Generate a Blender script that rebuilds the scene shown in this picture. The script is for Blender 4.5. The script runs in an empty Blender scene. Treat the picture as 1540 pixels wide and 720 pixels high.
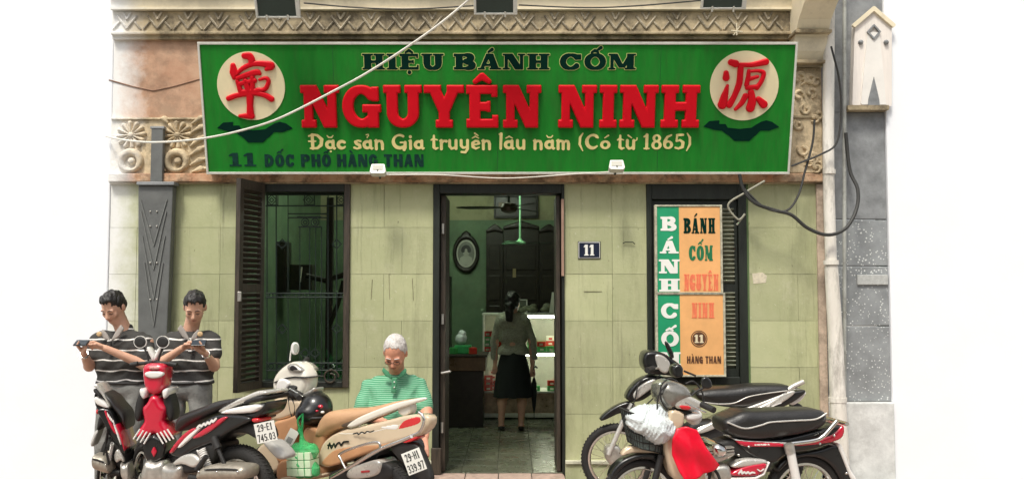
import bpy, bmesh, math, random, unicodedata
import numpy as np
from mathutils import Vector, Matrix
R = math.radians
random.seed(7)
SC = bpy.context.scene
COL = SC.collection

# ---------------------------------------------------------------- camera
F = 1360.0
CAM = Vector((0, -8, 1.6))
TH = math.atan(76 / F)
cd = bpy.data.cameras.new('camera'); cam = bpy.data.objects.new('camera', cd); COL.objects.link(cam)
cam.location = CAM; cam.rotation_euler = (R(90) + TH, 0, 0)
cd.sensor_width = 36; cd.lens = F / 1540 * 36; cd.clip_end = 500; cd.clip_start = .05
SC.camera = cam
# ---------------------------------------------------------------- sky, sun, exposure
w = bpy.data.worlds.new('World'); SC.world = w; w.use_nodes = True
nt = w.node_tree; bg = nt.nodes['Background']
sky = nt.nodes.new('ShaderNodeTexSky'); sky.sky_type = 'NISHITA'; sky.sun_disc = False
sky.sun_elevation = R(60); sky.sun_rotation = R(202); sky.air_density = 1.0; sky.dust_density = 4.0; sky.ozone_density = .6
hs = nt.nodes.new('ShaderNodeHueSaturation'); hs.inputs['Saturation'].default_value = .35
nt.links.new(sky.outputs[0], hs.inputs['Color']); nt.links.new(hs.outputs[0], bg.inputs[0]); bg.inputs[1].default_value = .095
sl = bpy.data.lights.new('sun', 'SUN'); sl.energy = 1.5; sl.angle = R(12); sl.color = (1, .95, .84)
sun = bpy.data.objects.new('sun', sl); COL.objects.link(sun)
_a, _e = R(-112), R(60)
sdir = Vector((math.cos(_a) * math.cos(_e), math.sin(_a) * math.cos(_e), math.sin(_e)))
sun.rotation_euler = sdir.to_track_quat('Z', 'Y').to_euler()
SC.view_settings.view_transform = 'Standard'; SC.view_settings.look = 'None'
SC.view_settings.exposure = .93; SC.view_settings.gamma = 1

# ---------------------------------------------------------------- projection helpers (pixel -> point on a real plane)
def ray(px, py):
    x = (px - 770) / F; y = (360 - py) / F
    c, s = math.cos(TH), math.sin(TH)
    return Vector((x, c - y * s, s + y * c))
def at(px, py, Y):
    d = ray(px, py); return CAM + d * ((Y - CAM.y) / d.y)
def X_(px, Y=0): return at(px, 436, Y).x
def Z_(py, Y=0): return at(770, py, Y).z
class Plane:
    """O origin, local x along ux, local z along uz, local y away from the camera"""
    def __init__(s, O, ux, uz):
        s.O = Vector(O); s.ux = Vector(ux).normalized(); s.uz = Vector(uz).normalized(); s.n = s.uz.cross(s.ux).normalized()
    def pt(s, px, py, off=0):
        d = ray(px, py); t = ((s.O - CAM).dot(s.n) + off) / d.dot(s.n); q = CAM + d * t - s.O
        return (q.dot(s.ux), q.dot(s.uz))
    def mat(s):
        m = Matrix.Identity(4)
        for i in range(3): m[i][0] = s.ux[i]; m[i][1] = s.n[i]; m[i][2] = s.uz[i]; m[i][3] = s.O[i]
        return m
def vplane(px0, Y0, px1, Y1, z=0):
    a = Vector((X_(px0, Y0), Y0, z)); b = Vector((X_(px1, Y1), Y1, z))
    return Plane(a, b - a, (0, 0, 1))
WALL = Plane((0, 0, 0), (1, 0, 0), (0, 0, 1))

# ---------------------------------------------------------------- objects
def tag(o, label=None, cat=None, group=None, kind=None):
    if label: o['label'] = label
    if cat: o['category'] = cat
    if group: o['group'] = group
    if kind: o['kind'] = kind
    return o
def thing(name, label, cat, loc=(0, 0, 0), rz=0, group=None, mat=None):
    o = bpy.data.objects.new(name, None); COL.objects.link(o); o.empty_display_size = .1
    if mat is not None: o.matrix_world = mat
    else: o.location = loc; o.rotation_euler = (0, 0, rz)
    return tag(o, label, cat, group)
class MB:
    def __init__(s): s.v = []; s.f = []
    def add(s, vs, fs):
        n = len(s.v); s.v += [tuple(v) for v in vs]; s.f += [tuple(i + n for i in f) for f in fs]; return s
    def box(s, x0, y0, z0, x1, y1, z1, M=None):
        vs = [Vector((x, y, z)) for x in (x0, x1) for y in (y0, y1) for z in (z0, z1)]
        if M: vs = [M @ v for v in vs]
        return s.add(vs, [(0, 1, 3, 2), (4, 6, 7, 5), (0, 4, 5, 1), (2, 3, 7, 6), (0, 2, 6, 4), (1, 5, 7, 3)])
    def cbox(s, c, d, M=None):
        T = Matrix.Translation(Vector(c)) @ (M or Matrix.Identity(4))
        return s.box(-d[0] / 2, -d[1] / 2, -d[2] / 2, d[0] / 2, d[1] / 2, d[2] / 2, T)
    def tube(s, pts, r, n=8, cap=True, closed=False):
        P = [Vector(p) for p in pts]; m = len(P)
        rr = r if hasattr(r, '__len__') else [r] * m
        if len(rr) != m: rr = [rr[0] + (rr[-1] - rr[0]) * i / (m - 1) for i in range(m)]
        vs = []; prev = None
        for i, p in enumerate(P):
            if closed: d = P[(i + 1) % m] - P[i - 1]
            else: d = P[min(i + 1, m - 1)] - P[max(i - 1, 0)]
            d = d.normalized() if d.length > 1e-9 else Vector((0, 0, 1))
            if prev is None:
                a = d.orthogonal().normalized()
            else:
                a = (prev - d * prev.dot(d)); a = a.normalized() if a.length > 1e-6 else d.orthogonal().normalized()
            prev = a; b = d.cross(a)
            for k in range(n):
                t = 2 * math.pi * k / n; vs.append(p + (a * math.cos(t) + b * math.sin(t)) * rr[i])
        fs = []
        for i in range(m if closed else m - 1):
            j = (i + 1) % m
            for k in range(n): fs.append((i * n + k, i * n + (k + 1) % n, j * n + (k + 1) % n, j * n + k))
        if cap and not closed: fs += [tuple(reversed(range(n))), tuple((m - 1) * n + k for k in range(n))]
        return s.add(vs, fs)
    def lathe(s, c, prof, axis='z', n=24, M=None):
        """prof: list of (r, h)"""
        vs = []
        for r, h in prof:
            for k in range(n):
                t = 2 * math.pi * k / n; a, b = r * math.cos(t), r * math.sin(t)
                v = {'z': (a, b, h), 'y': (a, h, b), 'x': (h, a, b)}[axis]
                v = Vector(v)
                if M: v = M @ v
                vs.append(v + Vector(c))
        fs = []
        for i in range(len(prof) - 1):
            for k in range(n): fs.append((i * n + k, i * n + (k + 1) % n, (i + 1) * n + (k + 1) % n, (i + 1) * n + k))
        fs += [tuple(reversed(range(n))), tuple((len(prof) - 1) * n + k for k in range(n))]
        return s.add(vs, fs)
    def ball(s, c, r, n=12, M=None):
        if not hasattr(r, '__len__'): r = (r, r, r)
        pr = [(math.sin(math.pi * i / n), -math.cos(math.pi * i / n)) for i in range(n + 1)]
        pr[0] = (.001, -1); pr[-1] = (.001, 1)
        S = Matrix.Diagonal((*r, 1)); 
        if M: S = M @ S
        return s.lathe(c, pr, 'z', n + 4, S)
    def prism(s, poly, y0, y1):
        """poly in (x,z), extruded along y"""
        n = len(poly); vs = [(p[0], y0, p[1]) for p in poly] + [(p[0], y1, p[1]) for p in poly]
        return s.add(vs, [tuple(range(n)), tuple(reversed(range(n, 2 * n)))] + [(i, (i + 1) % n, n + (i + 1) % n, n + i) for i in range(n)])
    def mesh(s, name, fix=True):
        me = bpy.data.meshes.new(name); me.from_pydata(s.v, [], s.f)
        if fix:
            bm = bmesh.new(); bm.from_mesh(me); bmesh.ops.recalc_face_normals(bm, faces=bm.faces); bm.to_mesh(me); bm.free()
        me.update(); return me
def link(name, me, m, parent=None, smooth=False, bevel=0, angle=40, loc=None):
    o = bpy.data.objects.new(name, me); COL.objects.link(o)
    if m is not None and len(me.materials) == 0: me.materials.append(m)
    if smooth:
        me.shade_smooth()
        if smooth != 'all': me.set_sharp_from_angle(angle=R(angle))
    if parent is not None: o.parent = parent
    if bevel:
        b = o.modifiers.new('bevel', 'BEVEL'); b.width = bevel; b.segments = 2; b.limit_method = 'ANGLE'
    if loc is not None: o.location = loc
    return o
def obj(name, mb, m, parent=None, smooth=False, bevel=0, **k): return link(name, mb.mesh(name), m, parent, smooth, bevel, **k)
def cr(pts, n=8, closed=False):
    """Catmull-Rom through 2-D or 3-D points"""
    P = [np.array(p, float) for p in pts]; out = []; m = len(P)
    rng = range(m) if closed else range(m - 1)
    for i in rng:
        p0 = P[(i - 1) % m] if (closed or i > 0) else 2 * P[0] - P[1]
        p1 = P[i]; p2 = P[(i + 1) % m]
        p3 = P[(i + 2) % m] if (closed or i + 2 < m) else 2 * P[-1] - P[-2]
        for k in range(n):
            t = k / n
            out.append(.5 * (2 * p1 + (p2 - p0) * t + (2 * p0 - 5 * p1 + 4 * p2 - p3) * t * t + (3 * p1 - p0 - 3 * p2 + p3) * t ** 3))
    if not closed: out.append(P[-1])
    return out
def chaikin(p, it=2):
    for _ in range(it):
        q = []
        for i in range(len(p)):
            a, b = p[i], p[(i + 1) % len(p)]
            q += [(.78 * a[0] + .22 * b[0], .78 * a[1] + .22 * b[1]), (.22 * a[0] + .78 * b[0], .22 * a[1] + .78 * b[1])]
        p = q
    return p

# ---------------------------------------------------------------- 2-D outlines -> solid relief meshes
# prims: ('b',x0,z0,x1,z1[,round]) box, ('p',[pts][,round]) polygon, ('c',[pts],[radii]) brush stroke, ('-',prim) cut
def _seg(X, Z, a, b, ra, rb):
    dx, dz = b[0] - a[0], b[1] - a[1]; L = dx * dx + dz * dz + 1e-12
    t = np.clip(((X - a[0]) * dx + (Z - a[1]) * dz) / L, 0, 1)
    return np.hypot(X - a[0] - t * dx, Z - a[1] - t * dz) - (ra + (rb - ra) * t)
def sd1(p, X, Z):
    if p[0] == 'b':
        r = p[5] if len(p) > 5 else 0
        qx = np.abs(X - (p[1] + p[3]) / 2) - abs(p[3] - p[1]) / 2 + r; qz = np.abs(Z - (p[2] + p[4]) / 2) - abs(p[4] - p[2]) / 2 + r
        return np.hypot(np.maximum(qx, 0), np.maximum(qz, 0)) + np.minimum(np.maximum(qx, qz), 0) - r
    if p[0] == 'c':
        pts, rr = p[1], p[2]
        if not hasattr(rr, '__len__'): rr = [rr] * len(pts)
        if len(rr) != len(pts): rr = np.interp(np.linspace(0, 1, len(pts)), np.linspace(0, 1, len(rr)), rr)
        d = np.full(X.shape, 1e9)
        for i in range(len(pts) - 1): d = np.minimum(d, _seg(X, Z, pts[i], pts[i + 1], rr[i], rr[i + 1]))
        if len(pts) == 1: d = np.hypot(X - pts[0][0], Z - pts[0][1]) - rr[0]
        return d
    if p[0] == 'p':
        pts = p[1]; n = len(pts); d = np.full(X.shape, 1e9); ins = np.zeros(X.shape, bool)
        for i in range(n):
            a, b = pts[i], pts[(i + 1) % n]
            d = np.minimum(d, _seg(X, Z, a, b, 0, 0))
            if a[1] != b[1]:
                c = ((a[1] > Z) != (b[1] > Z)) & (X < (b[0] - a[0]) * (Z - a[1]) / (b[1] - a[1]) + a[0]); ins ^= c
        r = p[2] if len(p) > 2 else 0
        return np.where(ins, -d, d) - r
def sd(prims, X, Z, off=0):
    d = np.full(X.shape, 1e9)
    for p in prims:
        if p[0] == '-': d = np.maximum(d, -sd1(p[1], X, Z))
        else: d = np.minimum(d, sd1(p, X, Z))
    return d - off
def pbounds(prims):
    xs = []; zs = []
    for p in prims:
        if p[0] == '-': continue
        if p[0] == 'b': xs += [p[1], p[3]]; zs += [p[2], p[4]]
        else:
            r = (max(p[2]) if hasattr(p[2], '__len__') else p[2]) if len(p) > 2 else 0
            for q in p[1]: xs += [q[0] - r, q[0] + r]; zs += [q[1] - r, q[1] + r]
    return min(xs), min(zs), max(xs), max(zs)
def relief(prims, res, front=.01, bulge=0, Rr=.02, back=0, two=False, off=0, yoff=0, warp=None, mb=None):
    """front: depth of the rim towards the camera; bulge: extra height reached Rr inside the rim"""
    x0, z0, x1, z1 = pbounds(prims); m = off + 2 * res
    nx = int((x1 - x0 + 2 * m) / res) + 2; nz = int((z1 - z0 + 2 * m) / res) + 2
    xs = x0 - m + res * np.arange(nx); zs = z0 - m + res * np.arange(nz)
    Xg, Zg = np.meshgrid(xs, zs, indexing='ij'); D = sd(prims, Xg, Zg, off); D = np.where(np.abs(D) < 1e-7, 1e-7, D)
    Dl = D.tolist(); xl = xs.tolist(); zl = zs.tolist()
    P = []; dep = []; idx = {}; faces = []; rim = []
    def node(i, j):
        k = (i, j)
        if k not in idx: idx[k] = len(P); P.append((xl[i], zl[j])); dep.append(-Dl[i][j])
        return idx[k]
    def edge(i, j, i2, j2):
        k = (i, j, i2, j2) if (i, j) < (i2, j2) else (i2, j2, i, j)
        if k not in idx:
            a, b = Dl[k[0]][k[1]], Dl[k[2]][k[3]]; t = a / (a - b)
            idx[k] = len(P); P.append((xl[k[0]] + t * (xl[k[2]] - xl[k[0]]), zl[k[1]] + t * (zl[k[3]] - zl[k[1]]))); dep.append(0.)
        return idx[k]
    ins = D < 0
    s4 = ins[:-1, :-1].astype(int) + ins[1:, :-1] + ins[1:, 1:] + ins[:-1, 1:]
    flat = bulge == 0
    if flat:       # merge full cells of one column into strips
        full = s4 == 4
        for i in range(nx - 1):
            j = 0
            while j < nz - 1:
                if full[i, j]:
                    k = j
                    while k + 1 < nz - 1 and full[i, k + 1]: k += 1
                    faces.append((node(i, j), node(i + 1, j), node(i + 1, k + 1), node(i, k + 1))); j = k + 1
                else: j += 1
    for i, j in zip(*np.nonzero((s4 > 0) & ((s4 < 4) | (not flat)))):
        i = int(i); j = int(j)
        c = [(i, j), (i + 1, j), (i + 1, j + 1), (i, j + 1)]; poly = []; cuts = []
        for k in range(4):
            a, b = c[k], c[(k + 1) % 4]; ia, ib = Dl[a[0]][a[1]] < 0, Dl[b[0]][b[1]] < 0
            if ia: poly.append(node(*a))
            if ia != ib: e = edge(*a, *b); poly.append(e); cuts.append((e, ia))
        faces.append(tuple(poly))
        if len(cuts) == 2:
            rim.append((cuts[0][0], cuts[1][0]) if cuts[0][1] else (cuts[1][0], cuts[0][0]))
        elif len(cuts) == 4:
            for q in range(4):
                if cuts[q][1]: rim.append((cuts[q][0], cuts[(q + 1) % 4][0]))
    def h(d): t = min(max(d, 0) / Rr, 1); return front + bulge * math.sqrt(max(0, 1 - (1 - t) ** 2))
    out = mb or MB(); n = len(P)
    V = [(p[0], yoff - h(d), p[1]) for p, d in zip(P, dep)]
    Fs = [f for f in faces]
    if two:
        V += [(p[0], yoff + h(d), p[1]) for p, d in zip(P, dep)]; Fs += [tuple(reversed([i + n for i in f])) for f in faces]
        if front > 1e-6: Fs += [(b, a, a + n, b + n) for a, b in rim]
        else: pass
    else:
        bi = {}
        for a, b in rim:
            for q in (a, b):
                if q not in bi: bi[q] = len(V); V.append((P[q][0], yoff + back, P[q][1]))
            Fs.append((b, a, bi[a], bi[b]))
    if warp: V = [warp(*v) for v in V]
    out.add(V, Fs); return out
def rel(name, prims, m, parent, res=.008, smooth=True, angle=50, **k):
    mb = relief(prims, res, **k); me = mb.mesh(name, fix=False)
    return link(name, me, m, parent, smooth, angle=angle)

# ---------------------------------------------------------------- 3-D smooth solids (surface nets)
class Sol:
    def __init__(s, lo, hi, h, k=.02):
        s.lo = np.array(lo, float); s.h = h; s.k = k
        n = np.ceil((np.array(hi) - s.lo) / h).astype(int) + 1; s.n = n
        s.ax = [s.lo[i] + h * np.arange(n[i]) for i in range(3)]
        s.g = np.full(tuple(n), 1.0)
    def sub(s, lo, hi, m):
        a = [max(0, int((lo[i] - m - s.lo[i]) / s.h)) for i in range(3)]; b = [min(s.n[i], int((hi[i] + m - s.lo[i]) / s.h) + 2) for i in range(3)]
        sl = tuple(slice(a[i], max(b[i], a[i])) for i in range(3))
        return sl, np.meshgrid(*[s.ax[i][sl[i]] for i in range(3)], indexing='ij')
    def comb(s, sl, d, k, cut=False):
        g = s.g[sl]
        if cut: s.g[sl] = np.maximum(g, -d); return
        if k <= 0: s.g[sl] = np.minimum(g, d); return
        hh = np.clip(.5 + .5 * (g - d) / k, 0, 1); s.g[sl] = g * (1 - hh) + d * hh - k * hh * (1 - hh)
    def cap(s, a, b, ra, rb=None, k=None, cut=False):
        rb = ra if rb is None else rb; k = s.k if k is None else k; a = np.array(a, float); b = np.array(b, float); m = max(ra, rb)
        sl, (X, Y, Z) = s.sub(np.minimum(a, b) - m, np.maximum(a, b) + m, k + 3 * s.h)
        if X.size == 0: return s
        d = b - a; L = d.dot(d) + 1e-12; t = np.clip(((X - a[0]) * d[0] + (Y - a[1]) * d[1] + (Z - a[2]) * d[2]) / L, 0, 1)
        s.comb(sl, np.sqrt((X - a[0] - t * d[0]) ** 2 + (Y - a[1] - t * d[1]) ** 2 + (Z - a[2] - t * d[2]) ** 2) - (ra + (rb - ra) * t), k, cut); return s
    def chain(s, pts, rs, k=None):
        for i in range(len(pts) - 1): s.cap(pts[i], pts[i + 1], rs[i], rs[i + 1], k)
        return s
    def ell(s, c, r, M=None, k=None, cut=False):
        k = s.k if k is None else k; c = np.array(c, float); m = max(r); sl, (X, Y, Z) = s.sub(c - m, c + m, k + 3 * s.h)
        if X.size == 0: return s
        q = [X - c[0], Y - c[1], Z - c[2]]
        if M is not None:
            A = np.array([[M[i][j] for j in range(3)] for i in range(3)]).T
            q = [A[i, 0] * q[0] + A[i, 1] * q[1] + A[i, 2] * q[2] for i in range(3)]
        k0 = np.sqrt(sum((q[i] / r[i]) ** 2 for i in range(3))) + 1e-9; k1 = np.sqrt(sum((q[i] / r[i] ** 2) ** 2 for i in range(3))) + 1e-9
        s.comb(sl, k0 * (k0 - 1) / k1, k, cut); return s
    def halfcut(s, p, n):
        """remove the side the normal n points to"""
        X, Y, Z = np.meshgrid(*s.ax, indexing='ij'); s.g = np.maximum(s.g, (X - p[0]) * n[0] + (Y - p[1]) * n[1] + (Z - p[2]) * n[2] + .005 * np.sin(X * 210) + .004 * np.sin(X * 90 + 1)); return s
    def noise(s, amp, fr, seed=0):
        X, Y, Z = np.meshgrid(*s.ax, indexing='ij'); rng = np.random.RandomState(seed)
        for _ in range(6):
            v = rng.normal(size=3) * fr; s.g += amp / 3 * np.sin(X * v[0] + Y * v[1] + Z * v[2] + rng.rand() * 6)
        return s
    def field(s, fn): s.g = fn(s.g, *np.meshgrid(*s.ax, indexing='ij')); return s
    def mesh(s, name):
        g = s.g; ins = g < 0; n = s.n - 1
        c = [ins[a:a + n[0], b:b + n[1], d:d + n[2]] for a in (0, 1) for b in (0, 1) for d in (0, 1)]
        tot = sum(x.astype(np.int8) for x in c); act = (tot > 0) & (tot < 8)
        cells = np.argwhere(act); ids = -np.ones(act.shape, int); ids[act] = np.arange(len(cells))
        acc = np.zeros((len(cells), 3)); cnt = np.zeros(len(cells))
        cor = [np.array(q) for q in [(0, 0, 0), (1, 0, 0), (0, 1, 0), (1, 1, 0), (0, 0, 1), (1, 0, 1), (0, 1, 1), (1, 1, 1)]]
        for a, b in [(0, 1), (2, 3), (4, 5), (6, 7), (0, 2), (1, 3), (4, 6), (5, 7), (0, 4), (1, 5), (2, 6), (3, 7)]:
            pa = cells + cor[a]; pb = cells + cor[b]
            va = g[pa[:, 0], pa[:, 1], pa[:, 2]]; vb = g[pb[:, 0], pb[:, 1], pb[:, 2]]; mk = (va < 0) != (vb < 0)
            t = np.where(mk, va / np.where(mk, va - vb, 1), 0)
            acc += np.where(mk[:, None], pa + (pb - pa) * t[:, None], 0); cnt += mk
        V = s.lo + s.h * acc / cnt[:, None]
        Fs = []
        for ax in range(3):
            o = [i for i in range(3) if i != ax]
            A = ins; sl1 = [slice(None)] * 3; sl2 = [slice(None)] * 3; sl1[ax] = slice(0, -1); sl2[ax] = slice(1, None)
            ch = A[tuple(sl1)] != A[tuple(sl2)]; q = np.argwhere(ch)
            q = q[(q[:, o[0]] > 0) & (q[:, o[1]] > 0) & (q[:, o[0]] < n[o[0]]) & (q[:, o[1]] < n[o[1]])]
            if not len(q): continue
            u = np.zeros(3, int); u[o[0]] = 1; v = np.zeros(3, int); v[o[1]] = 1
            quad = [ids[tuple((q - a).T)] for a in (u * 0, u, u + v, v)]
            inside = A[tuple(q.T)]; fl = inside if ax != 1 else ~inside
            Q = np.stack(quad, 1); Q[fl] = Q[fl][:, ::-1]; Fs.append(Q)
        me = bpy.data.meshes.new(name)
        if Fs: Fq = np.concatenate(Fs); me.from_pydata(V.tolist(), [], Fq[:, ::-1].tolist())
        me.update(); return me
def sol(name, S, m, parent=None, loc=None): 
    me = S.mesh(name)
    if parent is not None and loc is None:      # solids are sculpted in world space
        me.transform(parent.matrix_world.inverted())
    return link(name, me, m, parent, smooth='all')

# ---------------------------------------------------------------- materials
MT = {}
def mat(name, col, rough=.6, metal=0, var=.12, ns=6, bump=.0, bs=60, col2=None, dirt=0, coat=0, world=True, rnd=0, emit=0, ecol=None, stretch=None, spec=.5):
    if name in MT: return MT[name]
    m = bpy.data.materials.new(name); m.use_nodes = True; N = m.node_tree.nodes; L = m.node_tree.links; b = N['Principled BSDF']
    b.inputs['Roughness'].default_value = rough; b.inputs['Metallic'].default_value = metal; b.inputs['Specular IOR Level'].default_value = spec
    if coat: b.inputs['Coat Weight'].default_value = coat; b.inputs['Coat Roughness'].default_value = .08
    tc = N.new('ShaderNodeNewGeometry' if world else 'ShaderNodeTexCoord'); src = tc.outputs['Position'] if world else tc.outputs['Object']
    if stretch:
        mp = N.new('ShaderNodeMapping'); mp.inputs['Scale'].default_value = stretch; L.new(src, mp.inputs[0]); src = mp.outputs[0]
    no = N.new('ShaderNodeTexNoise'); no.inputs['Scale'].default_value = ns; no.inputs['Detail'].default_value = 8; no.inputs['Roughness'].default_value = .65
    L.new(src, no.inputs['Vector'])
    rp = N.new('ShaderNodeValToRGB'); rp.color_ramp.elements[0].position = .3; rp.color_ramp.elements[1].position = .7
    c2 = col2 or tuple(min(1, c * (1 + var)) for c in col); c1 = col if col2 else tuple(c * (1 - var) for c in col)
    rp.color_ramp.elements[0].color = (*c1, 1); rp.color_ramp.elements[1].color = (*c2, 1)
    L.new(no.outputs[0], rp.inputs[0]); out = rp.outputs[0]
    if dirt:
        n2 = N.new('ShaderNodeTexNoise'); n2.inputs['Scale'].default_value = ns * .9; n2.inputs['Detail'].default_value = 12; n2.inputs['Roughness'].default_value = .75; L.new(src, n2.inputs['Vector'])
        r2 = N.new('ShaderNodeValToRGB'); r2.color_ramp.elements[0].position = .46; r2.color_ramp.elements[1].position = .60
        r2.color_ramp.elements[0].color = (0, 0, 0, 1); r2.color_ramp.elements[1].color = (dirt, dirt, dirt, 1); L.new(n2.outputs[0], r2.inputs[0])
        mx = N.new('ShaderNodeMixRGB'); L.new(r2.outputs[0], mx.inputs[0]); L.new(out, mx.inputs[1]); mx.inputs[2].default_value = (.07, .055, .035, 1); out = mx.outputs[0]
    if rnd:
        oi = N.new('ShaderNodeObjectInfo'); mr = N.new('ShaderNodeMapRange'); mr.inputs[3].default_value = 1 - rnd; mr.inputs[4].default_value = 1 + rnd; L.new(oi.outputs['Random'], mr.inputs[0])
        vm = N.new('ShaderNodeVectorMath'); vm.operation = 'SCALE'; L.new(out, vm.inputs[0]); L.new(mr.outputs[0], vm.inputs['Scale']); out = vm.outputs[0]
    L.new(out, b.inputs['Base Color'])
    rr = N.new('ShaderNodeMapRange'); rr.inputs[3].default_value = max(0.02, rough - .1); rr.inputs[4].default_value = min(1, rough + .1); L.new(no.outputs[0], rr.inputs[0]); L.new(rr.outputs[0], b.inputs['Roughness'])
    if bump:
        nb = N.new('ShaderNodeTexNoise'); nb.inputs['Scale'].default_value = bs; nb.inputs['Detail'].default_value = 6; L.new(src, nb.inputs['Vector'])
        bp = N.new('ShaderNodeBump'); bp.inputs['Strength'].default_value = bump; bp.inputs['Distance'].default_value = .01; L.new(nb.outputs[0], bp.inputs['Height']); L.new(bp.outputs[0], b.inputs['Normal'])
    if emit: b.inputs['Emission Color'].default_value = (*(ecol or col), 1); b.inputs['Emission Strength'].default_value = emit
    MT[name] = m; return m
def stripes(name, base, line, period, duty, rough=.85, axis=2, wob=.012, seed=1.7):
    m = bpy.data.materials.new(name); m.use_nodes = True; N = m.node_tree.nodes; L = m.node_tree.links; b = N['Principled BSDF']; b.inputs['Roughness'].default_value = rough
    g = N.new('ShaderNodeNewGeometry'); sp = N.new('ShaderNodeSeparateXYZ'); L.new(g.outputs['Position'], sp.inputs[0])
    no = N.new('ShaderNodeTexNoise'); no.inputs['Scale'].default_value = 5; L.new(g.outputs['Position'], no.inputs['Vector'])
    a = N.new('ShaderNodeMath'); a.operation = 'MULTIPLY_ADD'; L.new(no.outputs[0], a.inputs[0]); a.inputs[1].default_value = wob * 4; L.new(sp.outputs[axis], a.inputs[2])
    d = N.new('ShaderNodeMath'); d.operation = 'DIVIDE'; L.new(a.outputs[0], d.inputs[0]); d.inputs[1].default_value = period
    f = N.new('ShaderNodeMath'); f.operation = 'FRACT'; L.new(d.outputs[0], f.inputs[0])
    l = N.new('ShaderNodeMath'); l.operation = 'LESS_THAN'; L.new(f.outputs[0], l.inputs[0]); l.inputs[1].default_value = duty
    mx = N.new('ShaderNodeMixRGB'); L.new(l.outputs[0], mx.inputs[0]); mx.inputs[1].default_value = (*base, 1); mx.inputs[2].default_value = (*line, 1); L.new(mx.outputs[0], b.inputs[0])
    n2 = N.new('ShaderNodeTexNoise'); n2.inputs['Scale'].default_value = 28; L.new(g.outputs['Position'], n2.inputs['Vector'])
    bp = N.new('ShaderNodeBump'); bp.inputs['Strength'].default_value = .35; bp.inputs['Distance'].default_value = .02; L.new(n2.outputs[0], bp.inputs['Height']); L.new(bp.outputs[0], b.inputs['Normal'])
    return m

def wallpaint():
    """sage green limewash, sooty in patches; a white fade at the left end is mixed in later"""
    m = bpy.data.materials.new('green_wall_paint'); m.use_nodes = True; N = m.node_tree.nodes; L = m.node_tree.links; b = N['Principled BSDF']; b.inputs['Roughness'].default_value = .8
    g = N.new('ShaderNodeNewGeometry'); P = g.outputs['Position']
    def noise(sc, det=8, ro=.6, st=None):
        src = P
        if st: mp = N.new('ShaderNodeMapping'); mp.inputs['Scale'].default_value = st; L.new(P, mp.inputs[0]); src = mp.outputs[0]
        n = N.new('ShaderNodeTexNoise'); n.inputs['Scale'].default_value = sc; n.inputs['Detail'].default_value = det; n.inputs['Roughness'].default_value = ro; L.new(src, n.inputs['Vector']); return n.outputs[0]
    def ramp(src, p0, c0, p1, c1):
        r = N.new('ShaderNodeValToRGB'); r.color_ramp.elements[0].position = p0; r.color_ramp.elements[1].position = p1
        r.color_ramp.elements[0].color = (*c0, 1); r.color_ramp.elements[1].color = (*c1, 1); L.new(src, r.inputs[0]); return r.outputs[0]
    def mix(f, a, c):
        x = N.new('ShaderNodeMixRGB'); L.new(f, x.inputs[0]); L.new(a, x.inputs[1])
        if isinstance(c, tuple): x.inputs[2].default_value = (*c, 1)
        else: L.new(c, x.inputs[2])
        return x.outputs[0]
    c = ramp(noise(2.2, 10, .7), .3, (.395, .42, .225), .7, (.50, .51, .30))
    oi = N.new('ShaderNodeObjectInfo'); mr = N.new('ShaderNodeMapRange'); mr.inputs[3].default_value = .89; mr.inputs[4].default_value = 1.07; L.new(oi.outputs['Random'], mr.inputs[0])
    vm = N.new('ShaderNodeVectorMath'); vm.operation = 'SCALE'; L.new(c, vm.inputs[0]); L.new(mr.outputs[0], vm.inputs['Scale']); c = vm.outputs[0]
    c = mix(ramp(noise(1.1, 12, .8, (3, 3, .6)), .50, (0, 0, 0), .72, (.55, .55, .55)), c, (.17, .17, .09))
    c = mix(ramp(noise(3.4, 12, .8), .54, (0, 0, 0), .66, (.35, .35, .35)), c, (.55, .54, .38))
    c = mix(ramp(noise(2.3, 12, .8, (6, 1, .25)), .55, (0, 0, 0), .66, (.6, .6, .6)), c, (.15, .145, .085))
    c = mix(ramp(noise(9, 12, .85, (1.6, 1, .6)), .60, (0, 0, 0), .70, (.5, .5, .5)), c, (.24, .24, .15))
    c = mix(ramp(noise(26, 4, .5), .66, (0, 0, 0), .72, (.35, .35, .35)), c, (.66, .66, .48))
    c = mix(ramp(noise(45, 3, .5, (1, 1, .35)), .70, (0, 0, 0), .76, (.6, .6, .6)), c, (.12, .11, .06))
    sp = N.new('ShaderNodeSeparateXYZ'); L.new(P, sp.inputs[0])
    L.new(c, b.inputs['Base Color'])
    bp = N.new('ShaderNodeBump'); bp.inputs['Strength'].default_value = .25; bp.inputs['Distance'].default_value = .01; L.new(noise(38, 8, .6), bp.inputs['Height']); L.new(bp.outputs[0], b.inputs['Normal'])
    return m
M_wall = wallpaint()
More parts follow.
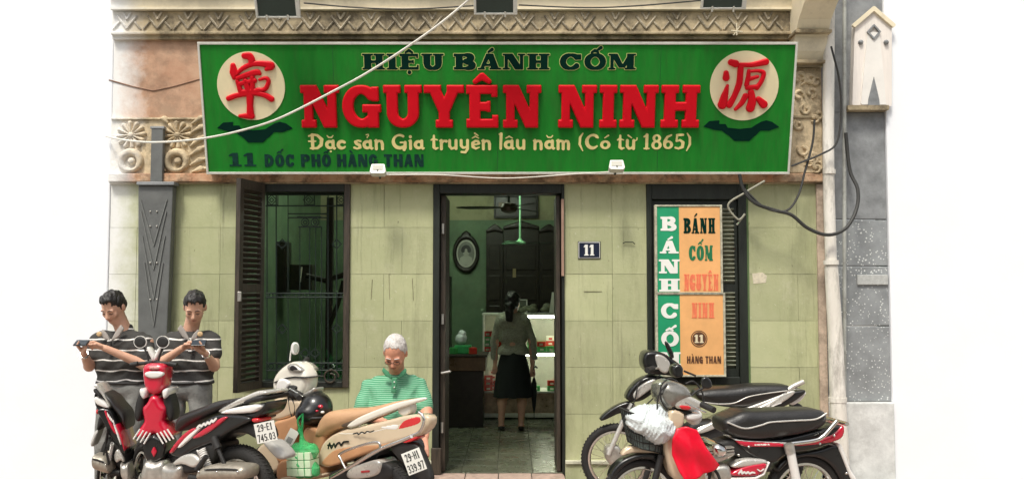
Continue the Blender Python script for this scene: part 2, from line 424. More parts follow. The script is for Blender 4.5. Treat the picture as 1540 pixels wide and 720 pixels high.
def left_fade(m):
    """hazy white fade mixed raggedly into the colour at the left end of the facade"""
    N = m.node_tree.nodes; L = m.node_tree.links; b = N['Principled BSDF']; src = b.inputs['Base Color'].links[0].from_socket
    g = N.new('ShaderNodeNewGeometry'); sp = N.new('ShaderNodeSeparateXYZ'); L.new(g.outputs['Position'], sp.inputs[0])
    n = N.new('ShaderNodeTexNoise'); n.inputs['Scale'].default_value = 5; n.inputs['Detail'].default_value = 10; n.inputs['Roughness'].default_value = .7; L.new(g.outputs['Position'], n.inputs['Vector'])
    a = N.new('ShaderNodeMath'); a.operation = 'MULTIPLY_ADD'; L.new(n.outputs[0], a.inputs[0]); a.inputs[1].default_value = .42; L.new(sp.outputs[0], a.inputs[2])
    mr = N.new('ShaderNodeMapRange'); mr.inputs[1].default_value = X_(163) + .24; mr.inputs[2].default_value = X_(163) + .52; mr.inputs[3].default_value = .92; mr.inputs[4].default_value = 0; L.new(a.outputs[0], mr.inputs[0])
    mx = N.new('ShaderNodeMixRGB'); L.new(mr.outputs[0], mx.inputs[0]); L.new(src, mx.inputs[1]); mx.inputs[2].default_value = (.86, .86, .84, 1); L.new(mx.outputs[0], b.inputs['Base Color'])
M_white = mat('white_plaster', (.87, .89, .92), .85, var=.02, ns=2, bump=.08, bs=40)
M_core = mat('wall_core', (.30, .32, .18), .9, var=.15, bump=.2)
M_cream = mat('cream_stucco', (.46, .37, .23), .85, var=.22, ns=3, bump=.35, bs=30, dirt=.8)
M_cream2 = mat('bright_cream_stucco', (.80, .71, .52), .85, var=.08, ns=2, bump=.15, bs=30, dirt=.25)
M_frieze = mat('stone_frieze', (.60, .48, .31), .85, var=.25, ns=9, bump=.5, bs=45, dirt=.5)
M_terra = mat('terracotta_plaster', (.42, .22, .13), .85, ns=3, bump=.3, bs=30, col2=(.60, .40, .27), dirt=.35)
M_salmon = mat('worn_salmon_ledge', (.5, .22, .11), .85, ns=7, bump=.4, col2=(.62, .46, .3), dirt=.7)
M_wood = mat('black_green_wood', (.012, .016, .011), .55, var=.5, ns=12, bump=.3, bs=80, stretch=(1, 1, .15))
M_woodw = mat('worn_brown_wood', (.022, .019, .013), .55, ns=14, bump=.4, bs=60, col2=(.075, .055, .038), stretch=(3, 3, .3))
M_iron = mat('wrought_iron', (.018, .03, .024), .5, metal=.3, var=.3, bump=.2)
M_green = mat('green_sign_vinyl', (.014, .215, .022), .6, var=.16, ns=5, bump=.06, bs=150, spec=.15, dirt=.16, stretch=(3, 1, .5))
M_red = mat('red_letter_acrylic', (.64, .002, .012), .45, var=.06, spec=.2)
M_dkgreen = mat('dark_green_print', (.0, .022, .014), .8, var=.1, spec=.1)
M_navy = mat('faded_dark_print', (.010, .045, .035), .8, var=.35, ns=30, spec=.1)
M_yellow = mat('yellow_print', (.85, .72, .30), .5, var=.05)
M_gold = mat('gold_outline_print', (.62, .66, .22), .5, var=.1)
M_disc = mat('pale_yellow_disc', (.84, .74, .47), .45, var=.06, ns=5)
M_orange = mat('orange_print', (.80, .42, .16), .5, var=.10, ns=5)
M_sgreen = mat('green_print', (.01, .30, .13), .5, var=.1, ns=5)
M_wprint = mat('white_print', (.82, .82, .76), .5, var=.05)
M_fred = mat('faded_red_print', (.80, .19, .09), .5, var=.12, ns=30)
M_brownp = mat('brown_print', (.11, .045, .02), .5, var=.15)
M_alu = mat('white_aluminium_trim', (.72, .71, .64), .4, metal=.15, var=.12, ns=20)
M_pipe = mat('peeling_white_pipe', (.70, .66, .58), .7, ns=8, bump=.4, bs=40, col2=(.86, .83, .76), dirt=.45, stretch=(1, 1, .3))
M_char = mat('charcoal_panel', (.24, .25, .255), .5, var=.3, ns=8, bump=.2)
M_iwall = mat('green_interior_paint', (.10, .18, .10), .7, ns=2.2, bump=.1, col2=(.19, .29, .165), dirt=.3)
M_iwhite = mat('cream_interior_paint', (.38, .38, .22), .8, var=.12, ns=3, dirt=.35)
M_ceil = mat('ceiling_paint', (.4, .42, .3), .9)
M_dark = mat('dark_cabinet_wood', (.018, .014, .010), .35, var=.4, ns=15)
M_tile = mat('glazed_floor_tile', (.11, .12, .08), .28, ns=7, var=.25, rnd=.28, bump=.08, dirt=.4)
M_grout = mat('tile_grout', (.06, .06, .045), .9)
M_pave = mat('pavement_slab', (.34, .24, .20), .85, ns=6, var=.2, bump=.3, rnd=.1, dirt=.3)
M_road = mat('ground_concrete', (.26, .25, .22), .9, ns=3, var=.15, bump=.3, dirt=.3)
M_step = mat('worn_pink_step', (.46, .33, .27), .8, ns=8, var=.2, bump=.3, dirt=.4)
M_rub = mat('tyre_rubber', (.016, .015, .014), .75, var=.25, ns=30, bump=.25, bs=120)
M_blk = mat('black_plastic', (.010, .010, .010), .3, var=.3, ns=12, coat=.3)
M_blkm = mat('matt_black_plastic', (.018, .017, .016), .6, var=.25, ns=15, bump=.12, bs=120)
M_vinyl = mat('black_seat_vinyl', (.016, .015, .014), .38, var=.2, ns=14, bump=.25, bs=70, spec=.6)
M_chr = mat('chrome', (.75, .74, .70), .16, metal=1, var=.06)
M_alum = mat('cast_aluminium', (.55, .53, .48), .38, metal=.75, var=.2, ns=25, bump=.2, bs=90)
M_silver = mat('silver_paint', (.60, .58, .53), .28, metal=.35, var=.08, coat=.6)
M_redp = mat('red_motorbike_paint', (.55, .008, .035), .22, var=.08, coat=1)
M_champ = mat('champagne_paint', (.66, .53, .37), .24, metal=.1, var=.05, coat=1)
M_pearl = mat('pearl_white_paint', (.76, .72, .62), .22, var=.05, coat=1)
M_tan = mat('tan_plastic', (.50, .26, .13), .42, var=.12, bump=.1)
M_tanseat = mat('tan_seat_vinyl', (.52, .31, .17), .45, var=.1, bump=.2, bs=60)
M_lens = mat('clear_lamp_lens', (.78, .76, .72), .12, var=.04, coat=1)
M_rlens = mat('red_lamp_lens', (.60, .015, .02), .15, var=.1, coat=1)
M_plate = mat('white_number_plate', (.82, .81, .75), .4, var=.04)
M_pblk = mat('black_plate_print', (.03, .03, .03), .5)
M_cloth = mat('red_cloth', (.70, .001, .022), .33, var=.10, ns=12, bump=.2, bs=50)
M_bagw = mat('white_plastic_bag', (.68, .74, .74), .22, var=.14, ns=20, bump=1, bs=34, coat=.5)
M_skin = mat('skin', (.66, .38, .26), .5, var=.12, ns=22, bump=.08, bs=150)
M_skin2 = mat('ruddy_skin', (.66, .31, .20), .5, var=.18, ns=22, bump=.12, bs=120)
M_hair = mat('black_hair', (.014, .012, .011), .45, var=.4, ns=60, bump=.8, bs=90, stretch=(1, 1, .3))
M_whair = mat('white_hair', (.42, .38, .34), .7, ns=55, col2=(.82, .79, .76), bump=1, bs=140, stretch=(1, 1, .3))
M_lip = mat('lips', (.36, .12, .09), .5)
M_browm = mat('dark_feature', (.05, .03, .025), .6)
M_jean = mat('grey_denim', (.12, .125, .12), .85, ns=7, bump=.5, bs=60, col2=(.28, .28, .26))
M_jack = mat('grey_knit_jacket', (.34, .35, .27), .9, var=.35, ns=60, bump=.6, bs=120)
M_skirt = mat('black_skirt', (.010, .014, .012), .85, bump=.3)
M_cable = mat('black_cable', (.03, .03, .027), .6)
M_wcable = mat('white_cable', (.78, .75, .66), .5)
M_stripe = stripes('black_striped_polo', (.042, .040, .037), (.74, .72, .68), .082, .13)
M_gstripe = stripes('green_striped_polo', (.05, .27, .13), (.24, .47, .32), .0135, .45, wob=.006)
M_glass = None
def glassmat():
    m = bpy.data.materials.new('display_glass'); m.use_nodes = True; N = m.node_tree.nodes; L = m.node_tree.links
    N.remove(N['Principled BSDF']); t = N.new('ShaderNodeBsdfTransparent'); t.inputs[0].default_value = (.93, .97, .94, 1); g = N.new('ShaderNodeBsdfGlossy'); g.inputs[1].default_value = .04
    f = N.new('ShaderNodeFresnel'); f.inputs[0].default_value = 1.45; mx = N.new('ShaderNodeMixShader'); L.new(f.outputs[0], mx.inputs[0]); L.new(t.outputs[0], mx.inputs[1]); L.new(g.outputs[0], mx.inputs[2]); L.new(mx.outputs[0], N['Material Output'].inputs[0]); return m
M_glass = glassmat()

for m_ in (M_wall, M_cream, M_cream2, M_frieze, M_terra, M_salmon): left_fade(m_)  # haze-like fade to white painted into the facade colours
# ---------------------------------------------------------------- lettering (own drawn alphabet)
def arc(cx, cy, rx, ry, a0, a1, n=18):
    return [(cx + rx * math.cos(R(a0 + (a1 - a0) * i / n)), cy + ry * math.sin(R(a0 + (a1 - a0) * i / n))) for i in range(n + 1)]
def barc(cx, cy, rx, ry, a0, a1, t, h, n=18):
    """round stroke: thick where it runs vertically, thin at top and bottom"""
    rr = [h / 2 + (t - h) / 2 * abs(math.cos(R(a0 + (a1 - a0) * i / n))) for i in range(n + 1)]
    return ('c', arc(cx, cy, rx, ry, a0, a1, n), rr)
def caps(ch, st):
    t, h, s, u = st['t'], st['h'], st['s'], st['u']; W = st.get('w', .9)
    narrow = {'I': 2 * s + t, '1': max(.45 * W, 2 * s + t)}
    W = narrow.get(ch, {'M': W * 1.22, 'E': W * .88, 'T': W * .9}.get(ch, W))
    o = []
    def stem(x, top=1, bot=0, th=None): o.append(('b', x, bot, x + (th or t), top))
    def ser(xc, y, th=None, l=1, r=1):
        if s <= 0: return
        hw = (th or t) / 2; y0, y1 = (y, y + u) if y < .5 else (y - u, y); o.append(('b', xc - hw - s * l, y0, xc + hw + s * r, y1, min(u * .3, .02)))
    L_ = s; Rr_ = W - s - t
    if ch in 'HNMU':
        tl = h if ch in 'NM' and h < t else t
        if ch == 'H':
            stem(L_); stem(Rr_); o.append(('b', L_, .5 - h / 2, Rr_ + t, .5 + h / 2))
            for x in (L_ + t / 2, Rr_ + t / 2): ser(x, 0); ser(x, 1)
        if ch == 'N':
            stem(L_, th=tl); stem(W - s - tl, th=tl); o.append(('p', [(L_, 1), (L_ + t * 1.15, 1), (W - s, 0), (W - s - t * 1.15, 0)]))
            ser(L_ + tl / 2, 0, tl); ser(L_ + tl / 2, 1, tl, r=0); ser(W - s - tl / 2, 1, tl)
        if ch == 'M':
            stem(L_, th=tl); stem(Rr_); mid = W / 2
            o.append(('p', [(L_, 1), (L_ + t, 1), (mid + t * .35, .12), (mid - t * .45, .12)])); o.append(('p', [(Rr_ + t, 1), (Rr_ + t * .25, 1), (mid - t * .2, .12), (mid + t * .4, .12)]))
            ser(L_ + tl / 2, 0, tl); ser(Rr_ + t / 2, 0); ser(L_ + tl / 2, 1, tl, r=0); ser(Rr_ + t / 2, 1, l=0)
        if ch == 'U':
            stem(L_, bot=.36); stem(Rr_, bot=.36); r = (Rr_ - L_) / 2; o.append(barc(L_ + t / 2 + r, .36, r, .36 - h / 2, 180, 360, t, h))
            ser(L_ + t / 2, 1); ser(Rr_ + t / 2, 1)
    if ch == 'I': stem(s); ser(s + t / 2, 0); ser(s + t / 2, 1)
    if ch == '1':
        x = (W - t) / 2; stem(x); ser(W / 2, 0); o.append(('p', [(x + .01, 1), (x - W * .28, .84), (x - W * .28, .72), (x + .01, .80)]))
    if ch in 'EBDP':
        stem(L_); b1 = s + t / 2
        if ch == 'E':
            o += [('b', 0 if s else L_, 0, W - .04, h), ('b', 0 if s else L_, 1 - h, W - .06, 1), ('b', L_, .5 - h / 2, W * .72, .5 + h / 2)]
            if s: o += [('b', W - .04 - u * .8, 0, W - .04, .30), ('b', W - .06 - u * .8, .72, W - .06, 1), ('b', W * .72 - u * .5, .37, W * .72, .63)]
        else:
            x0 = L_ + t * .6; o += [('b', 0 if s else L_, 1 - h, x0 + W * .2, 1)]
            if ch == 'D':
                o += [('b', 0 if s else L_, 0, x0 + W * .1, h), barc(x0, .5, W - x0 - t / 2, .5 - h / 2, -90, 90, t, h)]
            if ch == 'P':
                ser(b1, 0); o += [barc(W * .52, .70, W * .46 - t / 2, .30 - h / 2, -90, 90, t, h), ('b', L_, .4, W * .52, .4 + h)]; o.append(('b', L_, 1 - h, W * .52, 1))
            if ch == 'B':
                o += [('b', 0 if s else L_, 0, W * .52, h), ('b', L_, .5 - h / 2, W * .52, .5 + h / 2), ('b', L_, 1 - h, W * .5, 1),
                      barc(W * .5, .745, W * .44 - t / 2, .255 - h / 2, -90, 90, t, h), barc(W * .52, .265, W * .48 - t / 2, .265 - h / 2, -90, 90, t, h)]
    if ch in 'OCG':
        rx = W / 2 - t / 2; ry = .5 - h / 2
        if ch == 'O': o.append(barc(W / 2, .5, rx, ry, 0, 360, t, h, 30))
        else:
            o.append(barc(W / 2, .5, rx, ry, 42, 320 if ch == 'C' else 305, t, h, 26))
            if s or ch == 'C': o.append(('b', W - t * .75 - .02, .62, W - .04, .96, .02))
            if ch == 'G': o += [('b', W - t - s * .4 - .02, .0, W - s * .4 - .02, .44), ('b', W * .52, .36, W + s * .1, .36 + max(u, h * .9))]
    if ch == 'A':
        a = W / 2; th = h if h < t else t
        o += [('p', [(a - t * .3, 1), (a + t * .55, 1), (W - s * .7, 0), (W - s * .7 - t * 1.12, 0)]), ('p', [(a - t * .45, 1), (a + t * .3, 1), (s * .7 + th * 1.05, 0), (s * .7, 0)]), ('b', W * .25, .22, W * .75, .22 + h * .9)]
        if s: o += [('b', -.02, 0, s + th + s * .7, u), ('b', W - s * 2 - t * 1.05, 0, W + .02, u)]
    if ch == 'Y':
        a = W / 2; o += [('b', a - t / 2, 0, a + t / 2, .5), ('p', [(s * .6, 1), (s * .6 + t * 1.1, 1), (a + t / 2, .42), (a - t / 2, .36)]), ('p', [(W - s * .6, 1), (W - s * .6 - t * 1.05, 1), (a - t / 2, .42), (a + t / 2, .36)])]
        ser(a, 0)
        if s: o += [('b', -.02, 1 - u, s * 1.7 + t, 1), ('b', W - s * 1.7 - t, 1 - u, W + .02, 1)]
    if ch == 'T': o += [('b', W / 2 - t / 2, 0, W / 2 + t / 2, 1), ('b', 0, 1 - h, W, 1)]
    return o, W
r_ = .07
LOW = {
 'a': ([('c', arc(.24, .27, .17, .21, 60, 330), [.075, .1, .09, .06]), ('c', [(.40, .52), (.40, .12), (.46, .02), (.52, .05)], [.09, .09, .07, .04])], .56),
 'c': ([('c', arc(.26, .27, .19, .22, 45, 325), [.08, .1, .1, .05])], .5),
 's': ([('c', [(.38, .50), (.26, .55), (.12, .46), (.18, .34), (.34, .24), (.36, .10), (.20, .01), (.06, .08)], [.07, .05, .08, .09, .09, .08, .05, .07])], .46),
 'n': ([('c', [(.10, .55), (.10, .0)], .085), ('c', [(.12, .38), (.24, .53), (.38, .48), (.42, .32), (.42, .0)], [.05, .06, .08, .09, .085]), ('c', [(.02, .53), (.1, .53)], .04)], .56),
 'm': ([('c', [(.10, .55), (.10, .0)], .085), ('c', [(.12, .38), (.22, .53), (.34, .48), (.37, .32), (.37, .0)], [.05, .06, .08, .09, .085]), ('c', [(.39, .38), (.50, .53), (.61, .48), (.64, .32), (.64, .0)], [.05, .06, .08, .09, .085]), ('c', [(.02, .53), (.1, .53)], .04)], .78),
 'i': ([('c', [(.10, .53), (.10, .02)], .085), ('c', [(.1, .78), (.1, .80)], .085), ('c', [(.02, .53), (.1, .53)], .04)], .24),
 'l': ([('c', [(.12, .98), (.10, .02)], [.09, .075]), ('c', [(.03, .96), (.12, .98)], .04)], .24),
 't': ([('c', [(.14, .86), (.13, .12), (.22, .01), (.34, .06)], [.06, .09, .07, .04]), ('c', [(.0, .58), (.10, .66), (.32, .58)], [.04, .06, .03])], .38),
 'r': ([('c', [(.10, .55), (.10, .0)], .085), ('c', [(.12, .36), (.24, .53), (.36, .50)], [.05, .06, .085]), ('c', [(.02, .53), (.1, .53)], .04)], .40),
 'u': ([('c', [(.09, .55), (.09, .18), (.18, .02), (.32, .06), (.40, .2)], [.085, .085, .07, .06, .05]), ('c', [(.42, .55), (.42, .02)], .085)], .56),
 'y': ([('c', [(.09, .55), (.09, .22), (.18, .08), (.32, .1), (.40, .2)], [.085, .085, .07, .06, .05]), ('c', [(.42, .55), (.42, .0), (.30, -.22), (.10, -.2)], [.085, .08, .07, .06])], .56),
 'ê': None,
 'e': ([('c', [(.10, .27), (.30, .30), (.42, .36), (.36, .50), (.22, .53), (.09, .38), (.10, .14), (.24, .02), (.42, .1)], [.05, .05, .07, .07, .06, .09, .09, .06, .04])], .5),
 'o': ([('c', arc(.27, .27, .19, .22, 0, 360), [.09, .06, .09, .06, .09])], .56),
 'G': ([('c', arc(.42, .48, .33, .42, 55, 330), [.07, .06, .1, .1, .07]), ('c', [(.70, .42), (.70, .1), (.64, -.05)], .09), ('c', [(.46, .42), (.74, .42)], .05)], .84),
 'C': ([('c', arc(.40, .48, .31, .42, 50, 315), [.09, .06, .11, .1, .05]), ('c', [(.58, .86), (.66, .74)], .06)], .74),
 'Đ': ([('c', [(.18, .92), (.18, .04)], .09), ('c', [(.0, .84), (.2, .94), (.45, .88), (.66, .62), (.62, .26), (.42, .05), (.06, .04)], [.05, .06, .07, .1, .1, .07, .05]), ('c', [(-.02, .5), (.34, .5)], .045)], .80),
 '(': ([('c', [(.26, 1.02), (.12, .75), (.10, .30), (.26, -.12)], [.03, .07, .07, .03])], .34),
 ')': ([('c', [(.06, 1.02), (.20, .75), (.22, .30), (.06, -.12)], [.03, .07, .07, .03])], .34),
 '1': ([('c', [(.20, .92), (.20, .04)], .085), ('c', [(.06, .80), (.2, .92)], .05), ('c', [(.08, .02), (.32, .02)], .04)], .40),
 '8': ([('c', arc(.27, .70, .15, .19, 0, 360), [.08, .05, .08, .05, .08]), ('c', arc(.27, .25, .19, .23, 0, 360), [.09, .05, .09, .05, .09])], .56),
 '6': ([('c', arc(.27, .27, .18, .22, 0, 360), [.09, .05, .09, .05, .09]), ('c', [(.42, .9), (.22, .78), (.10, .5), (.09, .28)], [.05, .07, .09, .09])], .56),
 '5': ([('c', [(.12, .88), (.10, .52)], .06), ('c', [(.12, .9), (.42, .92)], .07), ('c', [(.10, .50), (.28, .58), (.44, .42), (.42, .14), (.22, .02), (.06, .08)], [.05, .06, .09, .09, .06, .06])], .54),
 '2': ([('c', [(.08, .72), (.16, .92), (.36, .90), (.42, .70), (.30, .40), (.08, .06), (.46, .06)], .07)], .54),
 '9': ([('c', arc(.27, .66, .17, .25, 0, 360), .07), ('c', [(.44, .66), (.42, .3), (.26, .05), (.10, .08)], .07)], .54),
 '7': ([('c', [(.06, .92), (.46, .92), (.22, .0)], .07)], .54),
 '4': ([('c', [(.36, .0), (.36, .94), (.04, .30), (.50, .30)], .07)], .56),
 '0': ([('c', arc(.27, .48, .18, .43, 0, 360), .07)], .56),
 '3': ([('c', [(.08, .84), (.24, .94), (.40, .82), (.38, .60), (.22, .50), (.42, .40), (.44, .16), (.26, .02), (.06, .12)], .065)], .54),
 '-': ([('c', [(.05, .48), (.28, .48)], .06)], .36), '.': ([('c', [(.06, .08), (.07, .08)], .07)], .2),
 'H': ([('c', [(.08, .04), (.08, .92)], .07), ('c', [(.46, .04), (.46, .92)], .07), ('c', [(.08, .5), (.46, .5)], .06)], .6),
 'E': ([('c', [(.44, .06), (.08, .06), (.08, .92), (.44, .92)], .07), ('c', [(.08, .5), (.38, .5)], .06)], .54),
}
def glyph(ch, st):
    d = unicodedata.normalize('NFD', ch); base = d[0] if ch != 'Đ' else 'Đ'; marks = d[1:] if ch != 'Đ' else ''
    if st.get('low'): pr, W = LOW[base]; pr = list(pr)
    else: pr, W = caps(base, st); pr = list(pr)
    top = .66 if (st.get('low') and base.islower()) else 1.04; c = W / 2 - .02; q = st.get('mk', .07); e = 0
    for m in marks:
        m = ord(m)
        if m == 0x302: pr.append(('c', [(c - .17, top + .04), (c, top + .16), (c + .17, top + .04)], [q * .6, q * .9, q * .6])); e = .16
        if m == 0x306: pr.append(('c', [(c - .15, top + .2), (c - .08, top + .09), (c + .08, top + .09), (c + .15, top + .2)], q * .7))
        if m == 0x301: pr.append(('c', [(c - .03 + e * .9, top + .06 + e * .7), (c + .16 + e * .9, top + .22 + e * .7)], [q * .6, q]))
        if m == 0x300: pr.append(('c', [(c + .05 + e * .6, top + .06 + e * .9), (c - .13 + e * .6, top + .22 + e * .9)], [q * .6, q]))
        if m == 0x309: pr.append(('c', [(c - .07, top + .26), (c + .04, top + .29), (c + .06, top + .2), (c - .01, top + .13), (c - .02, top + .06)], q * .6))
        if m == 0x323: pr.append(('c', [(c, -.17), (c + .01, -.17)], q * 1.1))
        if m == 0x31b: pr.append(('c', [(W - .1, .52), (W + .02, .58), (W + .03, .72)], q * .6))
    return pr, W
def xform(prims, sx, sz, x, z):
    o = []
    for p in prims:
        if p[0] == 'b': o.append(('b', x + p[1] * sx, z + p[2] * sz, x + p[3] * sx, z + p[4] * sz) + ((p[5] * min(sx, sz),) if len(p) > 5 else ()))
        elif p[0] == 'p': o.append(('p', [(x + a * sx, z + b * sz) for a, b in p[1]]))
        else: rr = p[2] if hasattr(p[2], '__len__') else [p[2]]; o.append(('c', [(x + a * sx, z + b * sz) for a, b in p[1]], [r * (sx + sz) / 2 for r in rr] if len(rr) > 1 else rr[0] * (sx + sz) / 2))
    return o
def text(s, st, x0, x1, z0, z1, gap=.08, space=.42):
    """list of glyph outlines filling x0..x1, baseline z0, cap height z1"""
    gl = []; x = 0
    for ch in s:
        if ch == ' ': x += space; continue
        pr, W = glyph(ch, st); gl.append((pr, x)); x += W + gap
    tot = x - gap; sx = (x1 - x0) / tot; sz = z1 - z0
    return [xform(pr, sx, sz, x0 + gx * sx, z0) for pr, gx in gl]

# ================================================================= GROUND AND BUILDING
GZ = -.06
g = MB().box(-60, -60, GZ - .3, 60, 40, GZ - .012); tag(obj('ground', g, M_road), kind='structure')
pv = bpy.data.objects.new('pavement', None); COL.objects.link(pv); tag(pv, kind='structure')
pm = MB().box(-.245, -.245, 0, .245, .245, .03).mesh('paving_slab')
for i in range(16):
    for j in range(6):
        link('paving_slab', pm, M_pave, pv, loc=(-4 + i * .5 + .25, -.6 - j * .5, GZ - .03))
house = thing('shop_house', 'old sage green shophouse with dark timber door and windows behind the long green sign', 'building')
XL, XR = X_(163), X_(1241)
opens = [(X_(356), X_(526), Z_(582)), (X_(651), X_(849), 0), (X_(973), X_(1127), Z_(578))]
ZT = Z_(275)     # top of green wall
xs = [XL] + [v for o in opens for v in o[:2]] + [XR]
# wall core with real openings
core = MB()
for i in range(0, len(xs), 2): core.box(xs[i] + .002, .014, GZ, xs[i + 1] - .002, .26, ZT)
for o in opens:
    if o[2] > 0: core.box(o[0], .014, GZ, o[1], .26, o[2])
core.box(XL, .014, ZT, XR, .26, 4.6)
obj('wall', core, M_core, house)
rows = [Z_(692)] + [Z_(y) for y in (622, 552, 482, 412, 342)] + [ZT]
def panel(x0, x1, z0, z1, y0=0):
    gp = .0013
    if x1 - x0 < .05: return
    j = random.uniform(-.0025, .002)
    obj('wall_panel', MB().box(x0 + gp, y0 + j, z0 + gp, x1 - gp, y0 + .0135, z1 - gp), M_wall, house)
joints = {0: [X_(204), X_(262), X_(330)], 2: [X_(577)], 4: [X_(921)], 6: [X_(1200)]}
for i in range(0, len(xs), 2):
    for k in range(len(rows) - 1):
        js = joints[i]
        if len(js) == 1: js = [js[0] + (0 if k % 2 or i == 4 else .16)] if not (i == 4 and k > 2) else js
        b = [xs[i]] + js + [xs[i + 1]]
        for a, c in zip(b[:-1], b[1:]): panel(a, c, rows[k], rows[k + 1])
for o in opens:
    if o[2] > 0:
        b = [o[0], (o[0] + o[1]) / 2, o[1]]; zz = [rows[0], rows[1], o[2]] if o[2] > rows[1] + .05 else [rows[0], o[2]]
        for a, c in zip(b[:-1], b[1:]):
            for z0, z1 in zip(zz[:-1], zz[1:]): panel(a, c, z0, z1)
M_led = mat('pale_skirting', (.56, .55, .42), .8, var=.15, bump=.2, dirt=.3)
for i in range(0, len(xs), 2):
    obj('skirting', MB().box(xs[i], -.03, GZ, xs[i + 1], .0135, Z_(696)), M_wall, house, bevel=.006)
    obj('skirting_ledge', MB().box(xs[i], -.05, Z_(696) + .001, xs[i + 1], .0135, Z_(691)), M_led, house, bevel=.004)
for o in (opens[0], opens[2]): obj('skirting', MB().box(o[0], -.03, GZ, o[1], .0135, Z_(692)), M_wall, house, bevel=.006)
# salmon ledge, frieze, terracotta band
led = MB()
led.box(XL, -.07, ZT + .001, XR, .0135, Z_(262)); obj('ledge', led, M_salmon, house, bevel=.008)
obj('ledge_moulding', MB().box(XL, -.045, ZT - .012, XR, -.001, ZT), M_cream, house, bevel=.004)
obj('frieze_band', MB().box(XL, -.02, Z_(262) + .001, XR, .0135, Z_(181)), M_frieze, house)
obj('frieze_cap', MB().box(XL, -.04, Z_(181) + .001, XR, .0135, Z_(178)), M_frieze, house, bevel=.003)
for a, b in ((XL, X_(600)), (X_(600) + .004, XR)):
    obj('terracotta_panel', MB().box(a, -.01, Z_(178) + .001, b, .0135, Z_(57)), M_terra, house, bevel=.004)
for sg in (1,):   # slanting crack mouldings that meet in a shallow V
    c = MB(); pts = [WALL.pt(231 + x, y) for x, y in ((-66, 121), (-30, 131), (0, 137), (30, 131), (76, 118))]
    c.tube([(p[0], -.014, p[1]) for p in pts], [.006, .004], 6); obj('plaster_seam', c, mat('seam_brown_paint', (.26, .15, .10), .8), house)  # thin dark brown line laid along the seam
# rosettes
def rosette(cx, cz, mirror):
    pr = []
    r0 = .115
    for k in range(12):
        a = 2 * math.pi * k / 12 + .1; pr.append(('c', [(cx + .03 * math.cos(a), cz + .03 * math.sin(a)), (cx + r0 * math.cos(a), cz + r0 * .95 * math.sin(a))], [.008, .021]))
    rel('rosette', pr + [('c', [(cx, cz)], [.028])], M_frieze, house, res=.006, front=.024, bulge=.03, Rr=.02)
    q = [(cx + .085 * math.cos(t) , cz - .235 + .085 * math.sin(t)) for t in np.linspace(-.5, 2 * math.pi - .6, 20)]
    rel('scroll', [('c', q, [.03, .035, .03, .02]), ('c', [(cx + .01, cz - .235)], [.035])], M_frieze, house, res=.006, front=.024, bulge=.04, Rr=.03)
    for k, (a, b, c_, d_) in enumerate([] if mirror < 0 else [(.13, .10, .27, .17), (.13, .02, .28, .09), (.12, -.10, .27, .0), (.12, -.18, .28, -.10), (.12, -.27, .28, -.21), (.14, -.33, .28, -.30), (-.09, .11, -.15, .15), (-.1, -.32, -.16, -.30)]):
        rel('acanthus_leaf', [('c', [(cx + mirror * a, cz + b), (cx + mirror * (a + c_) / 2, cz + (b + d_) / 2 + .015), (cx + mirror * c_, cz + d_)], [.012, .028, .010])], M_frieze, house, res=.007, front=.022, bulge=.03, Rr=.02)
cz = Z_(204)
rosette(X_(264), cz, 1); rosette(X_(194), cz, -1)
for k in range(1, 5): rosette(X_(262) + 1.05 * k, cz, 1)
# right carved pilaster
rng = random.Random(3)
obj('pilaster', MB().box(X_(1186), -.06, Z_(262) + .002, X_(1238), .012, Z_(104)), M_frieze, house, bevel=.01)
obj('pilaster_joint', MB().box(X_(1184), -.075, Z_(180), X_(1239), -.059, Z_(176)), M_cream, house, bevel=.004)
for k in range(17):
    x = X_(rng.uniform(1192, 1234)); z = Z_(rng.uniform(112, 256)); a0 = rng.uniform(0, 6); rr = rng.uniform(.035, .06)
    q = [(x + rr * (1 - t / 9) * math.cos(a0 + t), z + rr * (1 - t / 9) * math.sin(a0 + t)) for t in np.linspace(0, 5, 10)]
    rel('carved_scroll', [('c', q, [.010, .016, .02])], M_frieze, house, res=.007, front=.062, bulge=.02, Rr=.014, back=-.05)
# cornice with chevrons
zc0, zc1, zc2 = Z_(58), Z_(50), Z_(20)
XC = X_(1212)
cor = MB()
def profx(name, pts, x0, x1, m):      # pts (y,z) outline swept along x
    b = MB(); n = len(pts); b.add([(x0, *p) for p in pts] + [(x1, *p) for p in pts], [tuple(range(n)), tuple(reversed(range(n, 2 * n)))] + [(i, (i + 1) % n, n + (i + 1) % n, n + i) for i in range(n)])
    return obj(name, b, m, house)
profx('cornice', [(.013, zc0 - .02), (-.05, zc0 - .02), (-.05, zc0 + .01), (-.085, zc0 + .018), (-.085, zc1 - .012), (-.06, zc1), (-.06, zc2 - .004), (.013, zc2 - .004)], XL, XC, M_cream)
profx('balcony_cove', [(.013, zc2 + .001), (-.11, zc2 + .001), (-.11, zc2 + .02), (-.09, zc2 + .026), (-.10, zc2 + .08), (-.14, zc2 + .16), (-.22, zc2 + .26), (-.22, 4.9), (.013, 4.9)], XL, X_(1235), M_cream2)
hgt = zc2 - zc1; cw = .272
def bars(segs, r):
    b = MB()
    for (a, c) in segs: b.tube([(a[0], 0, a[1]), (c[0], 0, c[1])], r, 6)
    return b.mesh('chevron')
h2 = hgt / 2
chev = bars([((-cw * .32, h2 * .5), (0, -h2 * .78)), ((0, -h2 * .78), (cw * .32, h2 * .5))], .011)
chev2 = bars([((-cw * .46, -h2 * .85), (-cw * .25, -h2 * .1))], .009); chev3 = bars([((cw * .46, -h2 * .85), (cw * .25, -h2 * .1))], .009); chev4 = bars([((-cw * .13, h2 * .85), (0, h2 * .15)), ((0, h2 * .15), (cw * .13, h2 * .85))], .011)
